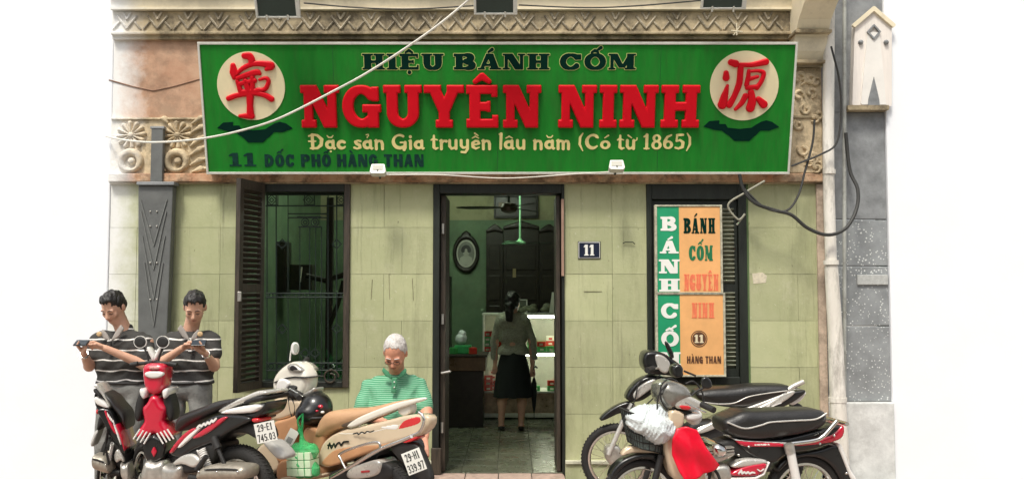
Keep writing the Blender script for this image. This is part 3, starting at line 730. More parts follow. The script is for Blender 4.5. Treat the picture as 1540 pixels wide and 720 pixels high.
M_chev = mat('sooty_chevron_stucco', (.42, .36, .26), .85, var=.3, ns=9, bump=.4, dirt=.7); left_fade(M_chev)
nchev = int((XC - XL) / cw)
for k in range(nchev):
    x = XL + cw * (k + .5)
    [link('chevron', q_, M_chev, house, loc=(x, -.066, (zc1 + zc2) / 2)) for q_ in (chev, chev2, chev3, chev4)]
# console bracket at the right end
bp = [(-.02, Z_(104)), (-.10, Z_(100)), (-.16, Z_(84)), (-.20, Z_(64)), (-.30, Z_(44)), (-.46, Z_(28)), (-.62, Z_(18)), (-.70, Z_(10)), (-.70, Z_(-60)), (-.02, Z_(-60))]
profx('console_bracket', bp, X_(1192), X_(1240), M_cream2)
for k, (zz, yy) in enumerate(((102, -.14), (62, -.24))): obj('bracket_fillet', MB().box(X_(1189), yy - .03, Z_(zz), X_(1243), -.02, Z_(zz) + .03), M_cream, house, bevel=.006)
# corner strip
obj('corner_strip', MB().box(X_(1229), -.03, GZ, X_(1241), -.001, ZT - .014), mat('bare_corner_plaster', (.55, .43, .33), .85, var=.25, bump=.4, dirt=.4), house, bevel=.004)
# interior shell
IX0, IX1, IY, IH = X_(300), X_(1180), 5.0, 3.35
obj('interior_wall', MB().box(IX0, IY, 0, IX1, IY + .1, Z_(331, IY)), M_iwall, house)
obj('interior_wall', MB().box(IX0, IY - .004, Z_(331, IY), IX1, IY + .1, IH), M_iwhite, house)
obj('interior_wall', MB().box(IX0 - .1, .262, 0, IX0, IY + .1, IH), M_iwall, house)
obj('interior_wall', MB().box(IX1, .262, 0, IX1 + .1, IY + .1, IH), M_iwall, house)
obj('ceiling', MB().box(IX0 - .1, .262, IH, IX1 + .1, IY + .1, IH + .1), M_ceil, house)
obj('roof_slab', MB().box(XL, .26, 4.5, XR, 5.3, 4.6), M_core, house)
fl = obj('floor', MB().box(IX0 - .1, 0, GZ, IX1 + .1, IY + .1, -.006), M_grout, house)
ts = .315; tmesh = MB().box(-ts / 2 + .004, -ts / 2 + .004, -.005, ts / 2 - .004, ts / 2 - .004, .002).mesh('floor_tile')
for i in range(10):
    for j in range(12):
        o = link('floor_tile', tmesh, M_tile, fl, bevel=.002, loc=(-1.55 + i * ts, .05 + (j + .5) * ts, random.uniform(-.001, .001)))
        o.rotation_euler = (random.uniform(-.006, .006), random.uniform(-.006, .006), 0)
for k in range(4):
    a = X_(652) + k * (X_(848) - X_(652)) / 4; obj('doorstep', MB().box(a + .003, -.30, GZ, a + (X_(848) - X_(652)) / 4 - .003, .045, -.004 if k % 2 else -.002), M_step, house, bevel=.006)

# door frame and folded leaves
xa, xb = X_(651), X_(849); zt = Z_(268)
df = MB(); zo = Z_(291)
df.box(xa, -.02, 0, X_(661), .20, zt); obj('door_frame', df, M_wood, house, bevel=.006)
obj('door_frame', MB().box(X_(845), -.02, 0, xb, .20, zt), M_wood, house, bevel=.006)
obj('door_lintel', MB().box(X_(661) + .001, -.018, zo, X_(845) - .001, .20, zt - .001), M_wood, house, bevel=.006)
obj('door_leaf', MB().box(X_(661) + .004, .05, .01, X_(661) + .05, .55, zo - .01), M_woodw, house, bevel=.006)
obj('door_leaf', MB().box(X_(843) - .035, .05, .01, X_(843), .50, zo - .01), M_woodw, house, bevel=.006)
obj('door_leaf', MB().box(X_(843) + .001, .201, .01, X_(849) + .06, .52, zo + .02), M_wood, house, bevel=.006)
obj('door_leaf', MB().box(X_(651) - .06, .201, .01, X_(661), .55, zo + .02), M_wood, house, bevel=.006)
obj('door_slat', MB().box(X_(844), -.05, Z_(415), X_(848), -.021, Z_(300)), mat('worn_pink_wood', (.35, .22, .16), .7, var=.3), house, bevel=.003)
for z in (.35, 1.3, 2.1): obj('hinge', MB().tube([(X_(662) + .02, .03, z), (X_(662) + .02, .03, z + .09)], .012, 8), M_alum, house, smooth=True)
obj('door_bolt', MB().tube([(X_(664), .02, Z_(561)), (X_(664) + .08, .0, Z_(558))], .011, 8), M_alum, house, smooth=True)
obj('door_foot', MB().box(X_(650), -.05, -.001, X_(665), -.02, Z_(672)), M_woodw, house, bevel=.006)

# left window
a, b = opens[0][0], opens[0][1]; z0 = opens[0][2]; z1 = Z_(265)
for (p, q, r, s_) in ((a, z0, X_(364), ZT), (X_(517), z0, b, ZT), (X_(364) + .001, z0, X_(517) - .001, Z_(573)), (X_(364) + .001, Z_(289), X_(517) - .001, ZT)):
    obj('window_frame', MB().box(p, -.03, q, r, .16, s_ - .001), M_woodw if q < 1 and r - p < .2 else M_wood, house, bevel=.006)
grille = obj('window_grille', MB().box(X_(396), .095, Z_(574), X_(516), .105, Z_(571)), M_iron, house)
def bar(p, q, r=.006, y=.10, par=None): 
    A = WALL.pt(*p); B = WALL.pt(*q); return obj('bar', MB().tube([(A[0], y, A[1]), (B[0], y, B[1])], r, 6), M_iron, par or grille)
for x in (397, 411, 429, 447, 462, 471, 480, 490, 503, 514): bar((x, 290 if x in (397, 411, 429, 490, 503, 514) else 340), (x, 572), .0065 if x in (397, 411, 503, 514) else .005)
for y in (291, 308, 441, 447, 547, 558): bar((395, y), (517, y), .0065)
bar((429, 320), (490, 320)); bar((429, 326), (490, 326)); bar((443, 325), (480, 325)); bar((445, 340), (480, 340))
def ringw(px, py, r, n=14, rr=.005, name='ring'):
    c = WALL.pt(px, py); pts = [(c[0] + r * math.cos(2 * math.pi * i / n), .10, c[1] + r * math.sin(2 * math.pi * i / n)) for i in range(n)]
    obj(name, MB().tube(pts, rr, 6, closed=True), M_iron, grille)
for x in (404, 460, 510):
    ringw(x, 299, .045, 4, .006, 'diamond'); ringw(x, 299, .02, 4, .006, 'diamond')
    obj('square', MB().tube([(X_(x) + sx * .045, .1, Z_(299) + sz * .045) for sx, sz in ((-1, -1), (1, -1), (1, 1), (-1, 1))], .006, 5, closed=True), M_iron, grille)
for x in (455, 470): ringw(x, 333, .035); ringw(x, 333, .016)
for x, y in ((420, 366), (503, 366), (420, 495), (503, 495), (455, 532), (470, 532)): ringw(x, y, .03); ringw(x, y, .045, 4)
for x in range(403, 517, 13): ringw(x, 444, .018); ringw(x, 552, .022)
for x in (435, 455, 475): ringw(x, 565, .04)
obj('grille_scroll', MB().tube([(X_(500) + .07 * math.cos(t) * (1 - t / 14), -.04, Z_(566) + .07 * math.sin(t) * (1 - t / 14)) for t in np.linspace(0, 8, 24)], .008, 6), M_woodw, house)
# open louvred shutter on the left of the left window
def shutter(pa, pb, ya, yb, zt_, zb_, panels, n, m, slat_m=None, sw=.14):
    A = Vector((pa, ya, 0)); B = Vector((pb, yb, 0)); L = (B - A).length; u = (B - A) / L; ang = math.atan2(u.y, u.x)
    T = Matrix.Translation(A) @ Matrix.Rotation(ang, 4, 'Z'); f = MB(); st = L * sw
    f.box(0, -.02, zb_, st, .02, zt_, T).box(L - st, -.02, zb_, L, .02, zt_, T)
    f.box(st, -.018, zb_, L - st, .018, zb_ + .07, T).box(st, -.018, zt_ - .07, L - st, .018, zt_, T)
    sh = obj('shutter', f, m, house)
    cuts = [zb_ + .07] + panels + [zt_ - .07]
    for k in range(len(cuts) - 1):
        z0_, z1_ = cuts[k] + (.035 if k else 0), cuts[k + 1] - (.035 if k < len(cuts) - 2 else 0)
        if k < len(cuts) - 2: obj('rail', MB().box(st, -.018, cuts[k + 1] - .035, L - st, .018, cuts[k + 1] + .035, T), m, sh)
        nn = max(2, int(n * (z1_ - z0_) / (zt_ - zb_)))
        for q in range(nn):
            zc = z0_ + (q + .5) * (z1_ - z0_) / nn
            Mq = T @ Matrix.Translation((L / 2, 0, zc)) @ Matrix.Rotation(R(-38), 4, 'X')
            obj('slat', MB().box(-(L / 2 - st), -.024, -.004, L / 2 - st, .024, .004, Mq), slat_m or m, sh)
    return sh
shutter(X_(356, -.44), X_(394, -.04), -.44, -.045, Z_(277), Z_(582), [Z_(433)], 40, M_woodw)
obj('shutter_latch', MB().box(X_(358, -.46), -.475, Z_(452), X_(358, -.46) + .03, -.455, Z_(438)), M_alum, house, bevel=.004)
# right window: dark frame, closed louvres
a, b = opens[2][0], opens[2][1]; z0 = opens[2][2]
for (p, q, r, s_) in ((a, z0, X_(981), ZT), (X_(1111), z0, b - .02, ZT), (X_(981) + .001, z0, X_(1111) - .001, Z_(566)), (X_(981) + .001, Z_(300), X_(1111) - .001, ZT)):
    obj('window_frame', MB().box(p, -.02, q, r, .16, s_ - .001), M_wood, house, bevel=.006)
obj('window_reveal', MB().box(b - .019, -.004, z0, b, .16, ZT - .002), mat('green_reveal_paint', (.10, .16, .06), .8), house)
M_sl = mat('dusty_louvre', (.24, .25, .18), .6, var=.35, ns=20)
shutter(X_(982), X_(1048), .032, .032, Z_(301), Z_(566), [Z_(433)], 42, M_wood, M_sl, .05); shutter(X_(1049), X_(1110), .032, .032, Z_(301), Z_(566), [Z_(433)], 42, M_wood, M_sl, .07)
# small wall fittings: bent hooks and patches
hk = WALL.pt(945, 366); obj('wall_hook', MB().tube([(hk[0] - .05, -.012, hk[1]), (hk[0] - .03, -.02, hk[1] + .012), (hk[0] + .04, -.02, hk[1] + .01), (hk[0] + .055, -.012, hk[1] - .005)], .004, 6), M_iron, house)
for (p, q) in (((878, 438), (905, 438)), ((560, 420), (558, 450)), ((585, 412), (586, 450)), ((620, 418), (622, 452))):
    A = WALL.pt(*p); B = WALL.pt(*q); obj('plaster_scar', MB().tube([(A[0], -.003, A[1]), (B[0], -.001, B[1])], .0025, 5), mat('bare_scar', (.22, .2, .12), .9), house)
ps = WALL.pt(1143, 418); rel('torn_paper_patch', [('p', [(ps[0] - .06, ps[1] - .05), (ps[0] + .05, ps[1] - .04), (ps[0] + .06, ps[1] + .02), (ps[0] + .02, ps[1] + .05), (ps[0] - .07, ps[1] + .04)])], mat('paper_scrap', (.62, .56, .42), .8, var=.25, ns=30), house, res=.01, front=.004, smooth=False)

# ---------------- neighbours
lw = thing('neighbour_house', 'blank white plastered house wall at the far left of the shopfront', 'building')
obj('wall', MB().box(-14, -.012, GZ, XL - .002, .3, 7), M_white, lw, bevel=.01)
rw = thing('neighbour_house', 'blank white plastered house wall at the far right beyond the charcoal panel', 'building')
XR2 = X_(1338)
obj('wall', MB().box(XR2, -.012, GZ, 14, .3, 7), M_white, rw, bevel=.01)
gate = thing('charcoal_entrance', 'narrow speckled charcoal entrance panel between the drainpipe and the white wall', 'door panel')
a = XR + .002; b = XR2 - .002
spk = mat('speckled_charcoal', (.045, .05, .055), .35, var=.3, ns=5, coat=.2)
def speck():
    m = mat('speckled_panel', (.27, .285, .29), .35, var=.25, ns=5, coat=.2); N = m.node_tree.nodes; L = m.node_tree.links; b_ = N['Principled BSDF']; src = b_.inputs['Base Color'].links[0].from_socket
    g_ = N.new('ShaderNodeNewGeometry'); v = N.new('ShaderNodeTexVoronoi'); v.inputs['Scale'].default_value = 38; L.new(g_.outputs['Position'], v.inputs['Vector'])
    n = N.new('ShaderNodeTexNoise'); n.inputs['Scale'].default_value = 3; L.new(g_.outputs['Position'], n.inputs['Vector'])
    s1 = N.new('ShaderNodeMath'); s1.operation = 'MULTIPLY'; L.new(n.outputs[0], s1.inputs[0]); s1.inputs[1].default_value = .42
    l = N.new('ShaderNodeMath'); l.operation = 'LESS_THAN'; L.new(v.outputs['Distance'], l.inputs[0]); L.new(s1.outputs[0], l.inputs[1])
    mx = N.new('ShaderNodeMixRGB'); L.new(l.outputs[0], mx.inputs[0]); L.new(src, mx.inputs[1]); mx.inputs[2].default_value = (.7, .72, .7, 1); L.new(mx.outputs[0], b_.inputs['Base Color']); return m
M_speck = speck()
zs_ = [Z_(604), Z_(490), Z_(400), Z_(330), Z_(168)]
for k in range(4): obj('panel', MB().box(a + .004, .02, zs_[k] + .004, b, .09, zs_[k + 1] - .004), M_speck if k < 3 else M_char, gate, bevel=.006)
obj('base', MB().box(a, -.05, GZ, b, .09, Z_(604)), mat('pale_grey_base', (.66, .67, .65), .8, var=.2, bump=.2, dirt=.2), gate, bevel=.01)
obj('upper_panel', MB().box(a, .02, Z_(168), b, .09, 5), M_char, gate)
nb = MB().box(X_(1290), .0, Z_(428), X_(1336), .019, Z_(413)); obj('nameplate', nb, mat('grey_plate', (.45, .46, .44), .6, var=.2, ns=40), gate, bevel=.004)
nx = thing('gabled_niche', 'tall pale gabled niche above the charcoal panel at right edge', 'niche')
P_ = lambda *q: [WALL.pt(*p) for p in q]
M_pale = mat('pale_pink_stone', (.82, .76, .70), .8, var=.1, bump=.2, stretch=(4, 4, .3))
rel('gable', [('p', P_((1282, 42), (1309, 18), (1337, 42), (1337, 162), (1278, 162)))], M_pale, nx, res=.015, front=.06, back=.02, smooth=False)
rel('gable_moulding', [('c', P_((1280, 42), (1309, 17), (1338, 42)), .018)], M_cream2, nx, res=.008, front=.085, back=-.055, smooth=False)
rel('inner_panel', [('p', P_((1300, 52), (1318, 52), (1328, 160), (1290, 160)))], mat('white_stone', (.82, .79, .74), .8, var=.06), nx, res=.012, front=.072, back=-.055, smooth=False)
rel('spire', [('p', P_((1309, 118), (1317, 152), (1318, 162), (1300, 162), (1301, 152)))], M_char, nx, res=.01, front=.078, back=-.065, smooth=False)
rel('diamond', [('c', P_((1309, 42), (1318, 52), (1309, 62), (1300, 52), (1309, 42)), .007)], M_char, nx, res=.005, front=.085, back=-.065)
rel('sill', [('b', X_(1276), Z_(168), X_(1338), Z_(161))], M_cream, nx, res=.01, front=.08, back=.02, smooth=False)
for x in (1290, 1328): rel('knob', [('c', P_((x, 67)), [.022])], M_char, nx, res=.006, front=.07, bulge=.02, back=-.055)
# ---------------- dark pier with narrow post at the left
pr = thing('drain_pier', 'dark grey boxed pier with a narrow pipe above it behind the two men', 'pier')
PW = lambda y: (X_(205, -.12), X_(256, -.12))
za, zb_ = Z_(279, -.12), Z_(520, -.12)
M_slate = mat('slate_grey_paint', (.13, .135, .13), .55, var=.2, ns=5, bump=.2)
body = [(X_(204, -.12), za), (X_(257, -.12), za), (X_(252, -.12), zb_), (X_(252, -.12), GZ), (X_(209, -.12), GZ), (X_(209, -.12), zb_)]
obj('pier_body', MB().prism(body, -.12, -.03), M_slate, pr, bevel=.008)
obj('pier_cap', MB().box(X_(202, -.14), -.15, za + .001, X_(259, -.14), -.02, za + .03), M_char, pr, bevel=.005)
obj('post', MB().box(X_(222, -.1), -.10, za + .031, X_(240, -.1), -.045, Z_(194, -.1)), M_slate, pr, bevel=.006)
obj('post_top', MB().box(X_(221, -.1) - .003, -.105, Z_(194, -.1) + .001, X_(241, -.1) + .003, -.04, Z_(190, -.1)), M_char, pr, bevel=.004)
for k, (yt, yb, wd) in enumerate(((300, 370, 20), (318, 405, 19), (355, 450, 17), (395, 490, 14))):
    for sg in (-1, 1):
        A = at(231 + sg * wd, yt, -.125); B = at(231, yb, -.125); obj('chevron_rib', MB().tube([A, B], .006, 5), mat('worn_rib', (.17, .175, .165), .6), pr)
for y in (318, 340, 395, 450): obj('rivet', MB().ball(at(226, y, -.125), .008, 6).ball(at(236, y, -.125), .008, 6), M_alum, pr, smooth=True)

# ---------------- pipes right
pp = thing('drainpipe', 'peeling white drainpipe running down the right corner of the green wall', 'pipe')
path = [at(1247, -20, -.14), at(1246, 120, -.14), at(1246, 260, -.14), at(1250, 400, -.14)]
obj('upper_pipe', MB().tube(cr(path, 4), .050, 14), M_pipe, pp, smooth=True)
path2 = [at(1250, 400, -.14), at(1256, 500, -.145), at(1260, 600, -.15), at(1268, 760, -.15)]
obj('lower_pipe', MB().tube(cr(path2, 4), [.058, .075], 14), M_pipe, pp, smooth=True)
for y, r in ((262, .056), (398, .066), (604, .078)): 
    c = at(1247 if y < 300 else 1250 if y < 500 else 1260, y, -.145); obj('pipe_collar', MB().tube([c, c + Vector((0, 0, .04))], r, 14), M_pipe, pp, smooth=True)
p2 = obj('thin_pipe', MB().tube(cr([at(1270, y, -.05) for y in (-20, 180, 400, 760)], 3), .017, 8), mat('grey_pipe', (.40, .41, .38), .6, var=.2, dirt=.4), None, smooth=True)
p2.name = 'conduit'; tag(p2, 'thin grey conduit running just right of the peeling drainpipe', 'pipe')

# ================================================================= MAIN SIGN
Yb, Yt = -.18, -.47
Ob = Vector((0, Yb, at(770, 260, Yb).z)); Ot = Vector((0, Yt, at(770, 66, Yt).z))
SG = Plane(Ob, (1, 0, 0), Ot - Ob)
sign = thing('shop_sign', 'long green shop sign with big red raised letters above the door', 'sign', mat=SG.mat())
u0, u1, v1 = SG.pt(313, 260)[0], SG.pt(1185, 260)[0], (Ot - Ob).length
obj('sign_board', MB().box(u0, .0, 0, u1, .11, v1), M_green, sign)
for (a, b, c, d) in ((u0 - .012, -.012, u1 + .012, .008), (u0 - .012, v1 - .008, u1 + .012, v1 + .014), (u0 - .012, .0085, u0 + .006, v1 - .0085), (u1 - .006, .0085, u1 + .012, v1 - .0085)):
    obj('trim', MB().box(a, -.012, b, c, .115, d), M_alu, sign, bevel=.003)
for px in (470, 640, 980): 
    q = SG.pt(px, 200); obj('rear_strut', MB().box(q[0], .111, .1, q[0] + .03, .16, v1 - .1), M_iron, sign)
for px in (505, 748, 990): q = SG.pt(px, 200); obj('seam', MB().box(q[0] - .0015, -.0015, .009, q[0] + .0015, .001, v1 - .009), mat('seam_green', (.004, .10, .015), .7), sign)
SLAB = dict(t=.27, h=.21, s=.075, u=.19, w=.93, mk=.095)
for i, pr_ in enumerate(text('NGUYÊN NINH', SLAB, *[SG.pt(x, 190)[0] for x in (455, 1050)], SG.pt(770, 192)[1], SG.pt(770, 128)[1], gap=.07, space=.34)):
    rel('letter', pr_, M_red, sign, res=.006, front=.030, bulge=.012, Rr=.012)
SER = dict(t=.36, h=.17, s=.10, u=.12, w=1.15, mk=.10)
for pr_ in text('HIỆU BÁNH CỐM', SER, *[SG.pt(x, 100)[0] for x in (545, 956)], SG.pt(770, 105)[1], SG.pt(770, 81)[1], gap=.10, space=.40):
    rel('letter', pr_, M_dkgreen, sign, res=.004, front=.005, smooth=False)
    rel('letter_outline', pr_, M_gold, sign, res=.004, front=.0025, off=.005, smooth=False)
yel = text('Đặc sản Gia truyền lâu năm (Có từ 1865)', dict(low=True, mk=.05), *[SG.pt(x, 215)[0] for x in (465, 1041)], SG.pt(770, 224)[1], SG.pt(770, 201)[1], gap=.04, space=.30)
for pr_ in yel: rel('letter', pr_, M_yellow, sign, res=.0036, front=.004, smooth=False)
SANS = dict(t=.30, h=.20, s=0, u=.2, w=.78, mk=.07)
for pr_ in text('DỐC PHỐ HÀNG THAN', SANS, *[SG.pt(x, 240)[0] for x in (398, 637)], SG.pt(770, 251)[1], SG.pt(770, 232)[1], gap=.12, space=.42): rel('letter', pr_, M_navy, sign, res=.004, front=.003, smooth=False)
for pr_ in text('11', dict(t=.42, h=.2, s=.22, u=.12, w=1.6), *[SG.pt(x, 240)[0] for x in (345, 385)], SG.pt(770, 250)[1], SG.pt(770, 230)[1], gap=.2): rel('letter', pr_, M_navy, sign, res=.004, front=.003, smooth=False)
# discs with brushed characters (traced strokes) and dark leaf shapes beneath
def crop(ox, oy, sc): return lambda x, y: (ox + x / sc, oy + y / sc)
cA = crop(310, 70, 4.5); cB = crop(1050, 70, 4.5)
def S(c, pl, *pts, off=0): return [pl.pt(*c(*p), off) for p in pts]
def disc(c, cx, cy, r):
    q = S(c, SG, (cx, cy), (cx + r, cy)); rel('disc', [('c', [q[0]], [q[1][0] - q[0][0]])], M_disc, sign, res=.012, front=.006, smooth=False)
disc(cA, 305, 268, 229); disc(cB, 311, 267, 232)
k_ = 1 / 4.5 / 172
def brush(c, strokes):
    for pts, rr in strokes:
        rel('brush_stroke', [('c', cr(S(c, SG, *pts), 4), [r * k_ * 1.22 for r in rr])], M_red, sign, res=.005, front=.018, bulge=.012, Rr=.015)
brush(cA, [([(262, 65), (295, 68), (312, 95), (300, 115)], [16, 20, 18, 10]), ([(185, 130), (190, 175), (192, 215)], [14, 22, 10]),
           ([(200, 200), (250, 150), (330, 118), (435, 125), (440, 140), (410, 155)], [8, 12, 14, 18, 18, 10]),
           ([(215, 215), (275, 195), (345, 175), (365, 185)], [12, 15, 17, 10]), ([(215, 235), (235, 300)], [11, 14]),
           ([(270, 235), (290, 300)], [15, 17]), ([(315, 210), (318, 300)], [13, 13]), ([(225, 255), (330, 232)], [13, 14]),
           ([(365, 225), (410, 215), (425, 240), (400, 290), (350, 292)], [8, 10, 11, 12, 10]), ([(240, 312), (360, 300)], [15, 14]),
           ([(155, 352), (220, 330), (330, 318), (400, 330), (445, 356)], [14, 14, 13, 15, 16]), ([(300, 340), (300, 400), (302, 455)], [20, 17, 20]),
           ([(310, 470), (270, 470), (232, 470)], [18, 14, 9])])
brush(cB, [([(220, 108), (250, 118)], [17, 20]), ([(187, 180), (187, 212)], [14, 19]), ([(196, 265), (175, 340), (160, 395)], [8, 20, 24]),
           ([(285, 145), (275, 250), (240, 340), (208, 395)], [16, 17, 15, 18]), ([(285, 125), (360, 125), (455, 105)], [12, 13, 18]),
           ([(340, 165), (335, 210), (325, 260)], [10, 12, 13]), ([(345, 170), (400, 165), (440, 180), (425, 235), (395, 280)], [8, 9, 12, 12, 13]),
           ([(345, 220), (400, 205)], [12, 9]), ([(330, 280), (395, 272)], [13, 12]), ([(355, 310), (362, 370), (350, 415)], [17, 22, 24]),
           ([(318, 335), (290, 385), (250, 425)], [16, 14, 9]), ([(405, 355), (440, 392)], [14, 22])])
bat = [(75, 552), (115, 515), (185, 510), (180, 535), (225, 535), (240, 560), (320, 568), (400, 560), (430, 540), (465, 520), (500, 510), (540, 520), (588, 555), (520, 580), (460, 580), (430, 610), (410, 625), (385, 650), (285, 650), (250, 615), (225, 600), (200, 580), (150, 575)]
rel('leaf_emblem', [('p', S(cA, SG, *bat))], M_dkgreen, sign, res=.006, front=.004, smooth=False)
rel('leaf_emblem', [('p', S(cB, SG, *[(x - 40, y - 10) for x, y in bat]))], M_dkgreen, sign, res=.006, front=.004, smooth=False)
# small lamps at the sign's lower edge
def smalllamp(px, py, lab):
    p = at(px, py, -.32); t = thing('sign_lamp', lab, 'lamp', p, group='small floodlights on the lower edge of the sign')
    t.rotation_euler = (R(-18), 0, 0)
    f = relief([('p', [(-.055, .042), (.055, .042), (.068, -.028), (.055, -.045), (-.055, -.045), (-.068, -.028)])], .008, front=.035, back=.035)
    obj('housing', f, M_alu, t, bevel=.004); obj('lens', MB().box(-.045, -.039, -.012, .045, -.036, .030), mat('dull_lamp_glass', (.55, .54, .46), .2), t)
    obj('screw', MB().ball((0, -.04, -.02), .006, 6), M_iron, t); obj('arm', MB().tube([(0, .03, 0), (0, .12, -.02)], .010, 6), M_iron, t)
smalllamp(569, 256, 'small white floodlight on the sign edge below the word THAN'); smalllamp(927, 250, 'small white floodlight on the right half of the sign edge')
# floodlights at the top
def flood(pxa, pxb, pyb, lab):
    Y = -.75; A = at(pxa, pyb, Y); B = at(pxb, pyb, Y); c = (A + B) / 2; wd = (B - A).length
    t = thing('floodlight', lab, 'floodlight', c, group='floodlights along the top of the facade'); t.rotation_euler = (R(28), 0, 0)
    h = .30
    obj('glass', MB().box(-wd / 2 + .02, -.002, .015, wd / 2 - .035, .004, h), mat('dark_flood_glass', (.03, .045, .035), .15), t)
    f = MB(); f.box(-wd / 2, -.02, 0, wd / 2, .0, .014); f.box(-wd / 2, -.02, .0145, -wd / 2 + .019, 0, h); f.box(wd / 2 - .034, -.02, .0145, wd / 2, 0, h); f.box(-wd / 2, -.02, h + .001, wd / 2, 0, h + .02)
    obj('frame', f, M_alu, t, bevel=.003)
    obj('housing', MB().add([(-wd / 2, .005, 0), (wd / 2, .005, 0), (wd / 2, .005, h), (-wd / 2, .005, h), (-wd * .3, .14, .06), (wd * .3, .14, .06), (wd * .3, .14, h - .06), (-wd * .3, .14, h - .06)], [(0, 1, 2, 3), (4, 7, 6, 5), (0, 4, 5, 1), (1, 5, 6, 2), (2, 6, 7, 3), (3, 7, 4, 0)]), M_blkm, t)
    for x in (-wd * .25, wd * .22): obj('clip', MB().box(x - .008, -.03, -.018, x + .008, -.021, .03), M_chr, t, bevel=.002)
    obj('bracket', MB().tube([(-wd / 2 - .01, .06, h * .5), (-wd / 2 - .01, .45, h * .9), (0, .55, h), (wd / 2 + .01, .45, h * .9), (wd / 2 + .01, .06, h * .5)], .008, 6), M_iron, t)
    return c
flood(386, 453, 27, 'dark floodlight in a white frame at top left of the facade'); flood(713, 778, 22, 'dark floodlight in a white frame above the middle of the sign'); flood(1053, 1121, 14, 'dark floodlight in a white frame near the bracket at top right')
def cable(name, pts, r, m, lab, n=8, tension=None):
    o = obj(name, MB().tube(cr(pts, n), r, 7), m, None, smooth=True); tag(o, lab, 'cable'); return o
cable('cable', [at(457, 5, -.6), at(540, 12, -.6), at(620, 14, -.6), at(712, 9, -.6)], .006, M_cable, 'thin dark cable sagging between the left and middle floodlights')
cable('cable', [at(780, 8, -.6), at(880, 12, -.6), at(960, 9, -.6), at(1055, 1, -.6)], .006, M_cable, 'thin dark cable sagging between the middle and right floodlights')
cable('cable', [at(720, -14, -1.6), at(690, 13, -1.55), at(640, 52, -1.5), at(560, 105, -1.4), at(500, 138, -1.3), at(420, 178, -1.2), at(360, 197, -1.1), at(300, 209, -1.0), at(235, 214, -.8), at(190, 211, -.5), at(160, 205, -.05)], .0085, M_wcable, 'long pale cable drooping across the sign to the left wall')
cable('cable', [at(575, 263, -.3), at(660, 263, -.28), at(760, 268, -.26), at(860, 262, -.28), at(922, 258, -.3)], .005, M_wcable, 'slim pale cable between the two small sign lamps')
cable('cable', [at(1112, 262, -.2), at(1118, 285, -.2), at(1135, 305, -.22), at(1165, 316, -.22), at(1190, 323, -.24), at(1215, 343, -.24), at(1245, 353, -.26), at(1272, 343, -.25), at(1288, 315, -.2), at(1290, 285, -.16), at(1278, 255, -.1), at(1272, 200, -.08)], .0155, M_cable, 'thick black cable looping across the drainpipe')
cable('cable', [at(1225, 180, -.2), at(1222, 215, -.2), at(1210, 260, -.2), at(1200, 295, -.22), at(1182, 317, -.23), at(1150, 312, -.22), at(1120, 285, -.2)], .010, M_cable, 'black cable dropping from the sign end to the cable loop')
cable('cable', [at(1150, 272, -.2), at(1120, 290, -.2), at(1095, 308, -.18), at(1110, 330, -.16), at(1120, 322, -.16), at(1108, 338, -.14)], .009, mat('grey_wire', (.32, .31, .24), .6), 'grey bent wire end hooked over the right window')
cable('cable', [at(1250, 70, -.3), at(1262, 120, -.28), at(1265, 170, -.25), at(1258, 215, -.25), at(1235, 232, -.24), at(1190, 250, -.2)], .009, M_cable, 'black cable curling down behind the right end of the sign')
# small cross-shaped fitting above sign
p = at(1108, 45, -.12); o = obj('wire_fitting', MB().tube([p + Vector((0, 0, .06)), p - Vector((0, 0, .05))], .006, 6).tube([p - Vector((.05, 0, .01)), p + Vector((.05, 0, -.02))], .007, 6).tube([p + Vector((-.03, 0, -.05)), p + Vector((.03, 0, .03))], .005, 6), M_cream2)
tag(o, 'small pale crossed wire fitting on the cornice near the bracket', 'fitting')

# ================================================================= SIDE SIGN (right window)
sA = at(980, 440, -.10); SP = Plane((sA.x, -.10, 0), (1, 0, 0), (0, 0, 1))
q0, q1, q2 = SP.pt(980, 308), SP.pt(1080, 441), SP.pt(1084, 566)
side = thing('window_sign', 'tall green and orange sign board on the right window', 'sign', mat=SP.mat())
def sp(px, py): return SP.pt(px, py)
xg = sp(1022, 440)[0]
for (yt, yb, xr) in ((311, 439, 1078), (443, 563, 1081)):
    z0, z1 = sp(0, yb)[1], sp(0, yt)[1]; x0 = sp(985, 0)[0]; x1 = sp(xr, 0)[0]
    obj('green_panel', MB().box(x0, -.008, z0, xg, .03, z1), M_sgreen, side); obj('orange_panel', MB().box(xg + .0005, -.008, z0, x1, .03, z1), M_orange, side)
    fr = MB(); fr.box(x0 - .022, -.016, z0 - .018, x1 + .02, .035, z0 - .001).box(x0 - .022, -.016, z1 + .001, x1 + .02, .035, z1 + .016).box(x0 - .022, -.015, z0 - .0005, x0 - .001, .034, z1).box(x1 + .001, -.015, z0 - .0005, x1 + .02, .034, z1)
    obj('frame', fr, mat('weathered_sign_frame', (.50, .48, .36), .55, var=.35, ns=25, dirt=.4), side, bevel=.003)
SW = dict(t=.30, h=.16, s=.10, u=.14, w=.95, mk=.08)
for ch, yb, yt in (('B', 347, 326), ('Á', 381, 362), ('N', 411, 390), ('H', 438, 419), ('C', 478, 456), ('Ố', 520, 498), ('M', 549, 529)):
    W = glyph(ch, SW)[1]; x0, x1 = (987, 1018) if ch in 'NHM' else (989, 1016)
    if ch == 'B': x0, x1 = 990, 1014
    z0, z1 = sp(0, yb)[1], sp(0, yt)[1]
    for pr_ in text(ch, SW, sp(x0, 0)[0], sp(x1, 0)[0], z0, z1): rel('letter', pr_, M_wprint, side, res=.004, front=.011, back=-.0075, smooth=False)
CN = dict(t=.26, h=.13, s=.07, u=.10, w=.72, mk=.07)
